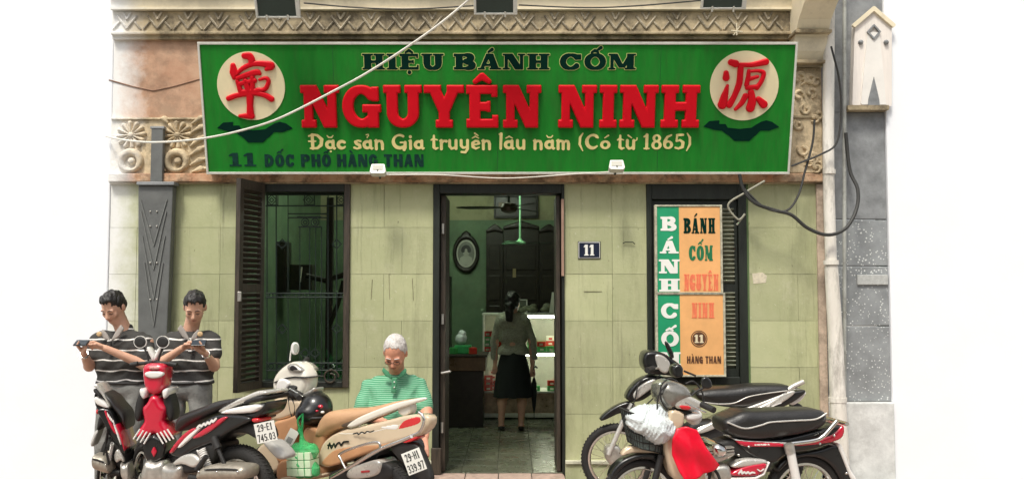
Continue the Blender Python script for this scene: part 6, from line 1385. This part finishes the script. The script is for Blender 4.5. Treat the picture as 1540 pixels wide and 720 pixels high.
# ---------------- A: black and red motorbike and its mirror twin at the left
PA = vplane(231, -1.30, 400, -1.80); PF = Plane((X_(231, -1.42), -1.42, 0), (1, 0, 0), (0, 0, 1))
def bikeA(lab, full=True):
    ba = thing('motorbike', lab, 'motorbike', mat=PA.mat(), group='black and red motorbikes standing nose to nose')
    fsA = PA.pt(*c7(1070, 640))[0]
    wheel(ba, fsA, GZ + .30, .30, .10, 'cast'); wheel(ba, .06, GZ + .28, .28, .07, 'cast')
    part('seat', PA, c7, [(582, 315), (590, 250), (625, 205), (700, 178), (780, 150), (870, 112), (960, 98), (1060, 85), (1040, 110), (950, 160), (890, 195), (800, 230), (720, 262), (640, 310), (600, 340)], M_vinyl, ba, w=.08, bulge=.06, Rr=.06)
    part('grab_rail', PA, c7, [(890, 195), (930, 155), (1000, 115), (1100, 72), (1190, 32), (1255, 35), (1258, 60), (1200, 78), (1120, 108), (1020, 145), (940, 190)], M_silver, ba, w=.10, bulge=.03, Rr=.03)
    part('rail_inset', PA, c7, [(1080, 115), (1150, 85), (1230, 70), (1225, 100), (1150, 118), (1090, 130)], M_blkm, ba, w=.13, bulge=.006, Rr=.01)
    part('tail_lens', PA, c7, [(900, 200), (960, 170), (1080, 145), (1185, 128), (1222, 150), (1170, 192), (1060, 202), (960, 205)], M_lens, ba, w=.12, bulge=.03, Rr=.03)
    part('tail_cover', PA, c7, [(1050, 205), (1170, 195), (1225, 150), (1252, 105), (1250, 150), (1225, 205), (1160, 240), (1090, 245)], M_blk, ba, w=.10, bulge=.02)
    part('side_panel', PA, c7, [(545, 500), (600, 430), (680, 340), (780, 270), (880, 205), (1000, 205), (1110, 215), (1150, 245), (1080, 280), (980, 330), (900, 400), (800, 430), (700, 470), (640, 520)], M_blk, ba, w=.12, bulge=.03, Rr=.04)
    part('red_stripe', PA, c7, [(540, 485), (600, 400), (660, 340), (725, 298), (738, 318), (680, 360), (620, 420), (565, 490)], M_redp, ba, w=.145, bulge=.012, Rr=.02)
    part('red_flash', PA, c7, [(700, 385), (760, 340), (860, 268), (940, 222), (975, 222), (930, 262), (860, 318), (770, 372)], M_redp, ba, w=.148, bulge=.006, Rr=.01)
    part('white_flash', PA, c7, [(605, 445), (680, 360), (760, 300), (775, 305), (700, 380), (620, 450)], M_lens, ba, w=.155, bulge=.004, Rr=.006, smooth=1, res=.005)
    scribble('side_emblem', PA, c7, [(752, 302), (770, 284), (785, 290), (800, 272), (812, 282), (828, 262), (840, 272), (858, 248), (866, 258), (888, 236)], .0075, M_lens, ba, -.158)
    part('red_reflector', PA, c7, [(1140, 235), (1190, 230), (1200, 262), (1150, 268)], M_rlens, ba, w=.06, bulge=.02, y=-.05)
    part('under_tail', PA, c7, [(960, 340), (1080, 275), (1150, 250), (1215, 300), (1240, 400), (1180, 390), (1100, 340)], M_blkm, ba, w=.06, bulge=.03)
    part('rear_fender', PA, c7, [(1180, 330), (1250, 395), (1300, 405), (1370, 480), (1386, 515), (1370, 535), (1325, 528), (1270, 470), (1220, 410)], mat('pale_grey_plastic', (.42, .41, .38), .5, var=.15), ba, w=.05, bulge=.02)
    tb('shock_absorber', PA, c7, [(872, 370), (905, 450)], .026, M_blkm, ba, y=-.15); A_ = PA.pt(*c7(900, 430)); B_ = PA.pt(*c7(948, 555)); spring('shock_spring', ba, (A_[0], -.15, A_[1]), (B_[0], -.15, B_[1]), .027, M_lens)
    tb('shock_body', PA, c7, [(895, 430), (975, 620)], .014, M_blkm, ba, y=-.15)
    part('muffler', PA, c7, [(735, 640), (770, 590), (850, 568), (960, 572), (1060, 575), (1092, 600), (1090, 660), (1060, 690), (900, 690), (740, 690)], mat('dull_muffler_steel', (.42, .38, .31), .4, metal=.5, var=.25, ns=20), ba, w=.05, bulge=.05, Rr=.06, y=-.13)
    for x in (770, 900, 1050): q_ = PA.pt(*c7(x, 620), -.22); obj('bolt', MB().ball((q_[0], -.224, q_[1]), .010, 6), M_chr, ba, smooth=True)
    part('muffler_slot', PA, c7, [(800, 600), (940, 595), (1040, 600), (1040, 612), (940, 608), (800, 613)], M_blkm, ba, w=.004, bulge=.003, Rr=.01, y=-.226, smooth=1, res=.005)
    part('frame_cover', PA, c7, [(600, 440), (740, 440), (860, 400), (900, 430), (860, 560), (760, 620), (640, 640), (580, 560)], M_blkm, ba, w=.10, bulge=.02)
    part('side_fin', PA, c7, [(565, 560), (640, 500), (720, 485), (780, 545), (730, 600), (640, 560), (600, 575)], M_silver, ba, w=.13, bulge=.02)
    tb('foot_peg', PA, c7, [(750, 605), (790, 550), (820, 508)], .018, M_blkm, ba, y=-.2)
    part('engine', PA, c7, [(455, 640), (480, 560), (560, 590), (640, 570), (620, 700), (455, 720)], M_alum, ba, w=.12, bulge=.04)
    tb('swing_arm', PA, c7, [(700, 660), (900, 680), (1070, 650)], .022, M_blkm, ba, y=-.10)
    if True:
        k0 = len(ba.children); before = set(ba.children)
        sym = lambda pts: pts + [(452 - x, y) for x, y in reversed(pts)]
        def pf(name, pts, m, w=.05, bulge=.03, Rr=.04, **k): return part(name, PF, c3, sym(pts) if pts[0][0] <= 227 else pts, m, ba, w=w, bulge=bulge, Rr=Rr, **k)
        for sg in (1, -1):
            q = (lambda pts: pts) if sg == 1 else (lambda pts: [(452 - x, y) for x, y in pts])
            for k in range(4): tb('fairing_fin', PF, c3, q([(238 + k * 13, 548 - k * 5), (262 + k * 13, 588 - k * 6)]), .006, M_lens, ba, y=-.135)
            part('knee_guard', PF, c3, q([(262, 385), (280, 395), (296, 440), (300, 490), (285, 512), (268, 470), (258, 420)]), M_blkm, ba, w=.06, bulge=.02)
            part('side_clip', PF, c3, q([(254, 392), (276, 378), (282, 398), (264, 428)]), M_lens, ba, w=.10, bulge=.02)
            tb('handlebar', PF, c3, q([(228, 282), (258, 287), (290, 290)]), .013, M_blkm, ba, y=-.02); tb('handle_grip', PF, c3, q([(285, 289), (312, 294)]), .018, M_blkm, ba, y=-.04)
            tb('mirror_stem', PF, c3, q([(245, 278), (252, 250), (262, 228)]), .007, M_blkm, ba, y=-.02)
            rel('mirror', [('p', [PF.pt(*c3(226 + sg * 42 + 23 * math.cos(t), 207 + 22 * math.sin(t))) for t in np.linspace(0, 6.28, 20)[:-1]])], M_blkm, ba, res=.006, front=.006, bulge=.012, Rr=.02, two=True, yoff=-.03)
            rel('mirror_rim', [('c', [PF.pt(*c3(226 + sg * 42 + 23 * math.cos(t), 207 + 22 * math.sin(t))) for t in np.linspace(0, 6.28, 24)], .0022)], M_lens, ba, res=.0035, front=.012, yoff=-.03)
        pf('nose', [(226, 288), (250, 288), (268, 298), (270, 320), (264, 370), (250, 400), (226, 408)], M_redp, .06, .07, .10, smooth=1)
        pf('headlamp', [(226, 318), (246, 318), (262, 324), (258, 336), (240, 343), (226, 344)], M_lens, .108, .012, .02, smooth=1)
        pf('nose_crest', [(226, 300), (240, 302), (246, 310), (226, 312)], mat('dull_pink_badge', (.5, .22, .2), .5, var=.4, ns=60), .112, .006, .01, smooth=1, res=.005)
        pf('lower_fairing', [(226, 406), (242, 412), (252, 435), (272, 455), (266, 490), (262, 505), (284, 535), (300, 558), (270, 575), (226, 552)], M_redp, .07, .06, .08, smooth=1)
        pf('chin_guard', [(226, 555), (275, 580), (262, 640), (240, 655), (226, 658)], M_blk, .10, .04, .05)
        pf('chin_mark', [(226, 598), (236, 618), (226, 638)], M_redp, .135, .006, .01, smooth=0, res=.005)
        pf('windshield', [(226, 262), (210, 222), (198, 219), (212, 262), (226, 285)], M_lens, .03, .02, .02, smooth=1) if False else None
        for sg in (1, -1): part('windshield', PF, c3, [(226 + sg * x, y) for x, y in ((0, 262), (14, 232), (30, 222), (22, 248), (8, 276), (0, 284))], M_lens, ba, w=.03, bulge=.02, smooth=1)
        pf('front_mudguard', [(226, 660), (262, 650), (275, 690), (280, 730), (226, 740)], M_alum, .12, .05, .05)
        for o_ in set(ba.children) - before: o_.matrix_parent_inverse = PA.mat().inverted() @ PF.mat(); o_['front'] = 1
    return ba
ba = bikeA('black and red motorbike with its tail and white plate towards the beige scooter')
ba_front = list(ba.children)
pl_o = camplate(PA, c7, [(1135, 287), (1282, 258), (1362, 376), (1216, 410)], -2.02, '29-E1', '745.03', ba)
tw = thing('motorbike', 'leftmost black and red motorbike, foreshortened, below the left man', 'motorbike', group='black and red motorbikes standing nose to nose')
tw.matrix_world = Matrix.Translation((PA.O.x - .02, PA.O.y - .05, 0)) @ Matrix.Rotation(R(7), 4, 'Z') @ Matrix.Diagonal((-.27, 1, 1, 1))
for ch in ba_front:
    if ch.get('front'): del ch['front']; continue
    c_ = ch.copy(); COL.objects.link(c_); c_.parent = tw
    for g_ in ch.children: d_ = g_.copy(); COL.objects.link(d_); d_.parent = c_
# ================================================================= PEOPLE
def head_solid(S_, c, M, k=1.0, k2=.015, old=False):
    """adds a head (M = 3x3 rotation: local x right of the viewer's picture, -y face direction, z up) to a solid"""
    def p(x, y, z): return Vector(c) + M @ Vector((x * k, y * k, z * k))
    S_.ell(p(0, .012, .025), (.076 * k, .094 * k, .098 * k), M, k=.01)           # skull
    S_.ell(p(0, -.030, -.035), (.060 * k, .062 * k, .080 * k), M, k=.03)          # face
    S_.ell(p(0, -.058, -.092), (.026 * k, .024 * k, .022 * k), M, k=.03)          # chin
    for sx in (-1, 1):
        S_.ell(p(sx * .036, -.066, -.030), (.024 * k, .018 * k, .020 * k), M, k=.018)     # cheek
        S_.ell(p(sx * .030, -.078, .016), (.024 * k, .012 * k, .009 * k), M, k=.012)      # brow
        S_.ell(p(sx * .078, .012, -.012), (.010 * k, .020 * k, .032 * k), M, k=.006)      # ear
        S_.ell(p(sx * .031, -.092, -.004), (.017 * k, .014 * k, .010 * k), M, k=.008, cut=True)   # eye socket
        S_.ell(p(sx * .031, -.074, -.005), (.015 * k, .012 * k, .010 * k), M, k=.004)     # lid
    S_.cap(p(0, -.084, .004), p(0, -.106, -.032), .009 * k, .014 * k, k=.010)       # nose
    for sx in (-1, 1): S_.ell(p(sx * .012, -.096, -.038), (.009 * k, .010 * k, .008 * k), M, k=.006)
    S_.ell(p(0, -.088, -.058), (.022 * k, .010 * k, .007 * k), M, k=.006); S_.ell(p(0, -.086, -.068), (.018 * k, .011 * k, .008 * k), M, k=.006)
    return p
def features(p, par, k=1.0, glasses=False, brow=M_browm, wide=1):
    inv = par.matrix_world.inverted()
    q = lambda *a: inv @ p(*a)
    for sx in (-1, 1):
        obj('eyebrow', MB().tube([q(sx * .014, -.091, .018), q(sx * .030, -.091, .024), q(sx * .047, -.083, .018)], [.0035, .004, .0025], 6), brow, par, smooth=True)
        obj('eye', MB().tube([q(sx * .017, -.088, -.006), q(sx * .031, -.089, -.010), q(sx * .045, -.082, -.006)], [.0018, .0034, .0018], 6), M_browm, par, smooth=True)
    obj('mouth', MB().tube([q(-.021, -.094, -.063), q(0, -.100, -.062), q(.021, -.094, -.063)], [.002, .0042, .002], 6), M_lip, par, smooth=True)
    if glasses:
        for sx in (-1, 1): obj('glasses_rim', MB().tube([q(sx * .031 + .022 * math.cos(t), -.102, -.006 + .015 * math.sin(t)) for t in np.linspace(0, 6.28, 16)[:-1]], .0018, 5, closed=True), M_browm, par)
        obj('glasses_bridge', MB().tube([q(-.010, -.103, -.002), q(0, -.105, .0), q(.010, -.103, -.002)], .002, 5), M_browm, par)
def hand(S_, wrist, tips, knk, thumb, rp=.026, rf=.0085):
    """palm from wrist to the knuckles, four bent fingers, thumb from the side of the palm"""
    wv = Vector(wrist)
    for i, (kk, tt) in enumerate(zip(knk, tips)):
        kk = Vector(kk); tt = Vector(tt); S_.cap(wv.lerp(kk, .25), kk, rp * .62, rp * .42, k=.012)
        mid = kk.lerp(tt, .5) + (kk - wv).normalized() * .010
        S_.cap(kk, mid, rf * 1.1, rf, k=.003); S_.cap(mid, tt, rf, rf * .82, k=.002)
    t0, t1, t2 = [Vector(v) for v in thumb]; S_.cap(wv.lerp(t0, .5), t0, rp * .5, rf * 1.35, k=.01); S_.cap(t0, t1, rf * 1.3, rf * 1.1, k=.004); S_.cap(t1, t2, rf * 1.1, rf * .9, k=.003)
def Rm(pitch=0, yaw=0, roll=0): return (Matrix.Rotation(R(yaw), 3, 'Z') @ Matrix.Rotation(R(pitch), 3, 'X') @ Matrix.Rotation(R(roll), 3, 'Y'))
def clamp_at(px, py, Y): return at(px, py, Y)

def man(lab):
    Y = -.72; P = lambda px, py, d=0: at(px, py, Y + d)
    hc = P(293, 461, -.06)
    t = thing('person', lab, 'person', (hc.x, Y, GZ), group='men in dark striped polo shirts looking at phones')
    bpy.context.view_layer.update()
    B = Sol((hc.x - .34, Y - .42, .95), (hc.x + .26, Y + .22, 1.72), .0055, .02)
    M = Rm(34, 12)
    p = head_solid(B, hc, M, 1.03)
    B.cap(P(286, 500, .02), hc + Vector((-.005, .03, -.03)), .062, .056, k=.03)
    shL, shR = P(250, 515, .0), P(320, 512, -.02)
    elL, haL = P(237, 548, -.10), P(283, 517, -.28)
    elR, haR = P(322, 550, -.08), P(304, 524, -.28)
    wrL = elL.lerp(haL, .80); wrR = elR.lerp(haR, .72)
    B.cap(shL, elL, .050, .042); B.cap(elL, wrL, .041, .025, k=.01); B.cap(shR, elR, .050, .043); B.cap(elR, wrR, .042, .026, k=.01)
    B.cap(shL, shR, .055); B.cap(P(284, 530), P(284, 560), .07)
    # left-of-picture hand taps the phone, the other holds it
    a = haL; hand(B, wrL, [a + Vector((.045, -.02, .0)), a + Vector((.048, -.008, -.016)), a + Vector((.043, .004, -.030)), a + Vector((.03, .01, -.042))], [a + Vector((.012, -.01, .018)), a + Vector((.016, .0, .004)), a + Vector((.014, .01, -.010)), a + Vector((.008, .015, -.024))], [a + Vector((-.012, -.03, .0)), a + Vector((.008, -.045, .0)), a + Vector((.03, -.045, .002))])
    a = haR; ph = a + Vector((-.014, -.035, .045))
    hand(B, wrR, [ph + Vector((-.040, .005, .0 - .012 * i)) for i in range(4)], [a + Vector((-.018, .0, .02 - .015 * i)) for i in range(4)], [a + Vector((.012, -.02, .014)), a + Vector((.014, -.045, .026)), ph + Vector((.012, -.016, .01))])
    body = sol('body', B, M_skin, t)
    features(p, t)
    # hair: a cap over the skull cut away from the forehead
    H = Sol(hc - Vector((.12, .14, .12)), hc + Vector((.12, .16, .16)), .005, .01)
    def hq(x, y, z): return hc + M @ Vector((x, y, z))
    H.ell(hq(0, .018, .034), (.083, .100, .100), M); H.ell(hq(0, -.02, .085), (.068, .07, .045), M, k=.02).ell(hq(.0, .05, -.01), (.079, .07, .075), M, k=.02)
    H.noise(.005, 70, 3)
    cutn = M @ Vector((0, -1, -.62)); H.halfcut(hq(0, -.062, .052), cutn.normalized()); H.ell(hq(.035, -.09, .075), (.022, .035, .030), M, cut=True).ell(hq(-.035, -.09, .075), (.022, .035, .030), M, cut=True)
    sol('hair', H, M_hair, t)
    # polo shirt
    T = Sol((hc.x - .36, Y - .30, .78), (hc.x + .30, Y + .26, 1.36), .009, .05)
    T.cap(P(262, 575), P(302, 575), .105); T.cap(P(262, 545), P(305, 545), .112); T.cap(P(262, 522), P(308, 520), .098); T.cap(P(258, 512), P(312, 510), .070); T.cap(P(284, 506, .02), P(285, 497, .03), .075, .062, k=.04)
    T.cap(shL + Vector((.0, 0, -.005)), shL.lerp(elL, .66), .066, .070, k=.03); T.cap(shR + Vector((0, 0, -.005)), shR.lerp(elR, .55), .066, .068, k=.03)
    T.field(lambda g, X, Yy, Z: np.maximum(g, .855 - Z) + .005 * np.sin(X * 30 + Z * 38) * np.sin(Z * 22 + X * 12) + .004 * np.abs(np.sin(Z * 30 + X * 18 + 2 * np.sin(X * 14))))
    T.cap(hc + Vector((-.006, -.02, -.09)), P(286, 488, -.04), .052, .040, cut=True)
    sol('polo_shirt', T, M_stripe, t)
    inv = t.matrix_world.inverted(); Mc = mat('pale_collar', (.36, .33, .30), .85, var=.15, bump=.2)
    def flap(name, pts, th, m, y): 
        q = [inv @ v for v in pts]; yy = sum(v.y for v in q) / len(q)
        r_o = rel(name, [('p', [(v.x, v.z) for v in q], .004)], m, t, res=.006, front=.006, bulge=.004, two=True, yoff=yy, Rr=.01); return r_o
    flap('collar', [P(273, 489, -.10), P(269, 494, -.10), P(275, 506, -.12), P(284, 511, -.12), P(279, 500, -.12)], .01, Mc, 0); flap('collar', [P(298, 496, -.12), P(300, 500, -.12), P(295, 508, -.12), P(287, 511, -.12), P(292, 502, -.12)], .01, Mc, 0)
    flap('placket', [P(283, 512, -.132), P(288, 512, -.132), P(288, 530, -.135), P(284, 530, -.135)], .01, M_stripe, 0)
    e = inv @ P(301, 502, -.135); obj('chest_badge', MB().ball(e, (.022, .006, .020), 10), mat('ochre_badge', (.55, .38, .2), .6, var=.5, ns=60), t, smooth=True)
    # jeans and shoes
    J = Sol((hc.x - .30, Y - .25, GZ), (hc.x + .24, Y + .25, .92), .011, .03)
    J.cap(P(262, 582), P(300, 582), .100, k=.04); J.chain([P(262, 598), P(260, 660, -.03), Vector((P(258, 700).x, Y + .02, GZ + .07))], [.095, .066, .052]); J.chain([P(301, 598), P(304, 660, -.03), Vector((P(306, 700).x, Y - .02, GZ + .07))], [.095, .066, .052])
    J.field(lambda g, X, Yy, Z: np.maximum(g, Z - .878) + .005 * np.sin(Z * 45 + X * 25) * np.sin(X * 20 + 1))
    sol('jeans', J, M_jean, t)
    obj('belt', MB().tube([inv @ Vector((P(281, 575).x + .165 * math.cos(a), Y + .108 * math.sin(a), .868)) for a in np.linspace(0, 6.28, 28)[:-1]], .012, 6, closed=True), M_blkm, t)
    for x in (258, 306):
        b = inv @ Vector((P(x, 700).x, Y - .05, GZ + .045)); obj('shoe', MB().ball(b, (.05, .13, .044), 12), M_blkm, t, smooth=True)
    # watch
    c = inv @ (elR.lerp(haR, .66)); d = (inv @ haR - inv @ elR).normalized(); obj('watch', MB().tube([c - d * .01, c + d * .01], .033, 12), M_chr, t, smooth=True)
    return t, ph
m1, ph = man('man in black striped polo looking down at his phone beside the left window')
def phone(loc, rz, lab):
    o = thing('phone', lab, 'phone', loc); o.rotation_euler = (R(-52), 0, rz)
    obj('case', MB().box(-.055, -.005, -.030, .055, .005, .034), M_blk, o, bevel=.004); obj('screen', MB().box(-.048, -.0065, -.026, .048, -.0051, .030), mat('dark_screen_glass', (.03, .04, .05), .08), o)
    return o
phone(ph, R(8), 'dark smartphone held by the man next to the left window')
XM = X_(231, -.72)
m2 = thing('person', 'leftmost man in a striped polo, looking at his phone by the dark pier', 'person', group='men in dark striped polo shirts looking at phones')
m2.matrix_world = Matrix.Translation((XM + .05, 0, 0)) @ Matrix.Diagonal((-1, 1, 1, 1)) @ Matrix.Translation((-XM - .01, 0, 0)) @ m1.matrix_world
for ch in list(m1.children): c_ = ch.copy(); COL.objects.link(c_); c_.parent = m2
phone((2 * XM + .06 - ph.x, ph.y, ph.z), R(-8), 'dark smartphone held by the leftmost man beside the white wall')

# ---------------- seated old man
def oldman():
    Y = -1.15; P = lambda px, py, d=0: at(px, py, Y + d)
    hc = P(594, 530, -.12)
    t = thing('person', 'white haired old man in a green polo sitting with bowed head behind the scooter', 'person', (hc.x, Y, GZ)); bpy.context.view_layer.update(); inv = t.matrix_world.inverted()
    M = Rm(38, -6, 3)
    B = Sol((hc.x - .38, Y - .62, .25), (hc.x + .38, Y + .22, 1.36), .0065, .02)
    p = head_solid(B, hc, M, 1.04, old=True); B.cap(P(597, 566, .04), hc + Vector((0, .03, -.03)), .056, .060, k=.03)
    shL, shR = P(556, 582, .02), P(630, 580, .02); elL, elR = P(541, 620, -.12), P(641, 618, -.12); haL, haR = P(590, 640, -.42), P(638, 668, -.42)
    B.cap(shL, elL, .052, .045); B.cap(elL, elL.lerp(haL, .8), .044, .028, k=.01); B.cap(shR, elR, .052, .046); B.cap(elR, elR.lerp(haR, .78), .046, .030, k=.01)
    B.cap(shL, shR, .05); B.cap(P(594, 600), P(594, 630), .09)
    for s_, (el, a) in enumerate(((elL, haL), (elR, haR))):
        sg = 1 if s_ == 0 else -1; wr_ = el.lerp(a, .8)
        hand(B, wr_, [a + Vector((sg * (.02 - .018 * i), -.055, -.085 + .006 * abs(i - 1))) for i in range(4)], [a + Vector((sg * (.022 - .016 * i), -.03, -.035)) for i in range(4)], [a + Vector((sg * .03, -.02, -.01)), a + Vector((sg * .045, -.035, -.03)), a + Vector((sg * .04, -.05, -.055))], rp=.030, rf=.0095)
    sol('body', B, M_skin2, t); features(p, t, glasses=True, brow=M_whair)
    H = Sol(hc - Vector((.13, .14, .13)), hc + Vector((.13, .17, .17)), .0055, .01)
    hq = lambda x, y, z: hc + M @ Vector((x, y, z))
    H.ell(hq(0, .020, .030), (.0855, .105, .107), M).ell(hq(0, .05, -.02), (.082, .066, .06), M, k=.02); H.noise(.0015, 120, 5); H.halfcut(hq(0, -.046, .070), (M @ Vector((0, -1, -.55))).normalized())
    sol('hair', H, M_whair, t)
    T = Sol((hc.x - .40, Y - .36, .36), (hc.x + .40, Y + .30, 1.10), .009, .05)
    T.cap(P(580, 650, -.02), P(606, 650, -.02), .155).cap(P(582, 618, -.04), P(606, 618, -.04), .150).cap(P(578, 594), P(610, 594), .125).cap(P(568, 579), P(620, 577), .072).cap(P(596, 568, .02), P(597, 560, .02), .085, .068, k=.04)
    T.cap(shL, shL.lerp(elL, .85), .066, .066, k=.012); T.cap(shR, shR.lerp(elR, .80), .066, .066, k=.012)
    T.field(lambda g, X, Yy, Z: np.maximum(g, .42 - Z) + .006 * np.sin(X * 26 + Z * 30) * np.sin(Z * 20 + X * 9) + .005 * np.abs(np.sin(Z * 26 - X * 14 + 2 * np.sin(X * 12))))
    T.cap(hc + Vector((0, -.03, -.08)), P(595, 566, -.08), .050, .030, cut=True)
    sol('polo_shirt', T, M_gstripe, t)
    Mg = mat('green_collar', (.07, .27, .14), .85, var=.15, bump=.2)
    def flap(name, pts, m):
        q = [inv @ v for v in pts]; yy = sum(v.y for v in q) / len(q); rel(name, [('p', [(v.x, v.z) for v in q], .004)], m, t, res=.006, front=.007, bulge=.004, two=True, yoff=yy, Rr=.01)
    flap('collar', [P(577, 553, -.12), P(576, 557, -.12), P(580, 564, -.14), P(589, 569, -.15), P(584, 560, -.14)], Mg); flap('collar', [P(610, 554, -.12), P(611, 558, -.12), P(606, 565, -.14), P(598, 569, -.15), P(603, 560, -.14)], Mg)
    flap('placket', [P(591, 568, -.155), P(597, 568, -.155), P(594, 590, -.165), P(589, 590, -.165)], Mg)
    for y in (574, 582): obj('button', MB().ball(inv @ P(593, y, -.172), .006, 6), M_lens, t, smooth=True)
    # trousers, seated: thighs forward, shins down
    J = Sol((hc.x - .36, Y - .72, GZ), (hc.x + .36, Y + .28, .62), .012, .04)
    for sg in (-1, 1):
        hx = hc.x + sg * .10; J.chain([(hx, Y + .02, .50), (hx + sg * .06, Y - .45, .50), (hx + sg * .05, Y - .46, GZ + .08)], [.12, .085, .06])
    J.cap((hc.x - .1, Y + .05, .47), (hc.x + .1, Y + .05, .47), .125)
    sol('trousers', J, mat('dark_trousers', (.04, .045, .05), .85, bump=.3), t)
    for sg in (-1, 1): obj('shoe', MB().ball(inv @ Vector((hc.x + sg * .15, Y - .52, GZ + .045)), (.05, .13, .044), 12), M_blkm, t, smooth=True)
    st = thing('stool', 'low wooden stool under the seated old man', 'stool', (hc.x, Y + .06, GZ))
    obj('seat', MB().box(-.19, -.17, .37, .19, .17, .41), M_woodw, st, bevel=.006)
    for sx in (-1, 1):
        for sy in (-1, 1): obj('leg', MB().tube([(sx * .15, sy * .13, .369), (sx * .17, sy * .15, 0)], .018, 8), M_woodw, st)
oldman()
# ---------------- woman in the shop, seen from behind
def woman():
    Y = 2.45; P = lambda px, py, d=0: at(px, py, Y + d)
    hc = P(771, 455, -.02)
    t = thing('person', 'woman in grey jacket and black skirt seen from behind at the display case', 'person', (hc.x, Y, 0)); bpy.context.view_layer.update(); inv = t.matrix_world.inverted()
    M = Rm(10, 160)
    B = Sol((hc.x - .32, Y - .22, 0), (hc.x + .34, Y + .24, 1.66), .008, .02)
    p = head_solid(B, hc, M, .96); B.cap(P(772, 475), hc, .05, .05)
    for px, py, wx in ((755, 632, 754), (785, 632, 784)):
        B.chain([P(px + 3 if px < 770 else px - 1, 585), P(px, 605, -.01), P(wx, 630, .0)], [.065, .054, .032]); f = P(wx, 640); B.cap(Vector((f.x, Y + .02, .04)), Vector((f.x, Y + .13, .025)), .032, .026); B.cap(P(wx, 628), Vector((f.x, Y + .01, .05)), .032, .034)
    B.cap(P(754, 590), P(785, 590), .06); B.cap(P(770, 480), P(770, 585), .07); B.cap(P(752, 484), P(789, 484), .045); B.chain([P(751, 483), P(745, 512, .01), P(745, 542)], [.045, .036, .028]); B.chain([P(790, 483), P(799, 512, .01), P(801, 545)], [.045, .036, .028])
    hL, hR = P(744, 552), P(801, 556)
    for a, wr_ in ((hL, P(745, 540)), (hR, P(801, 545))): hand(B, wr_, [a + Vector((.012 * (i - 1.5), -.01 + .008 * i, -.075)) for i in range(4)], [a + Vector((.014 * (i - 1.5), .004 * i, -.03)) for i in range(4)], [a + Vector((.018, -.02, -.01)), a + Vector((.024, -.03, -.035)), a + Vector((.018, -.03, -.055))])
    sol('body', B, M_skin, t)
    H = Sol(hc - Vector((.14, .15, .22)), hc + Vector((.14, .15, .15)), .006, .02)
    hq = lambda x, y, z: hc + M @ Vector((x, y, z))
    H.ell(hq(0, .02, .028), (.088, .106, .108), M).ell(hq(0, .07, -.05), (.06, .05, .06), M, k=.03).cap(hq(0, .10, -.05), P(766, 478, -.10), .040, .045); H.noise(.006, 50, 9); H.halfcut(hq(0, -.035, .03), (M @ Vector((0, -1, -.3))).normalized())
    sol('hair', H, M_hair, t)
    T = Sol((hc.x - .36, Y - .24, .80), (hc.x + .38, Y + .26, 1.42), .01, .05)
    T.cap(P(761, 530), P(783, 530), .105).cap(P(762, 505), P(782, 505), .100).cap(P(756, 485), P(786, 485), .095).cap(P(760, 477), P(782, 477), .07)
    T.chain([P(751, 484), P(743, 512, .01), P(743, 542)], [.058, .048, .038], k=.008); T.chain([P(790, 484), P(801, 512, .01), P(804, 545)], [.058, .048, .040], k=.008)
    T.field(lambda g, X, Yy, Z: np.where(np.abs(X - hc.x - .0) < .19, np.maximum(g, .86 - Z), g) + .005 * np.abs(np.sin(Z * 26 + X * 15)))
    sol('jacket', T, M_jack, t)
    sk = MB(); n = 48; rows_ = []
    zt_, zb = .90, P(772, 596).z; cxs = P(771, 560).x + .006
    prof = [(.135, zt_), (.165, zt_ - .10), (.20, (zt_ + zb) / 2), (.225, zb + .03), (.23, zb)]
    vs = [(cxs + r * 0.98 * math.cos(2 * math.pi * k / n) * (1 + .03 * i / 4 * math.sin(k * 1.57)), Y + r * .72 * math.sin(2 * math.pi * k / n) * (1 + .05 * i / 4 * math.sin(k * 1.57 + 1)), z + (.006 * math.sin(k) if i == 4 else 0)) for i, (r, z) in enumerate(prof) for k in range(n)]
    vs = [inv @ Vector(v) for v in vs]
    sk.add(vs, [(i * n + k, i * n + (k + 1) % n, (i + 1) * n + (k + 1) % n, (i + 1) * n + k) for i in range(4) for k in range(n)] + [tuple(range(n)), tuple(range(4 * n, 5 * n))])
    obj('skirt', sk, M_skirt, t, smooth=True)
    for wx in (754, 784): f = inv @ Vector((P(wx, 640).x, Y + .05, .03)); obj('shoe', MB().ball(f, (.042, .12, .030), 10), M_blk, t, smooth=True)
    u = thing('umbrella', 'folded black umbrella hanging from the hand of the woman', 'umbrella', (P(803, 565).x, Y - .02, P(803, 565).z))
    obj('canopy', MB().lathe((0, 0, 0), [(.012, -.02), (.030, -.08), (.034, -.18), (.020, -.34), (.006, -.42)], 'z', 12), M_skirt, u, smooth=True); obj('shaft', MB().tube([(0, 0, .10), (0, 0, -.47)], .004, 6), M_iron, u); obj('handle', MB().tube(cr([(0, 0, .03), (0, 0, .09), (.02, 0, .11), (.04, 0, .09)], 4), .009, 8), M_blk, u, smooth=True)
woman()
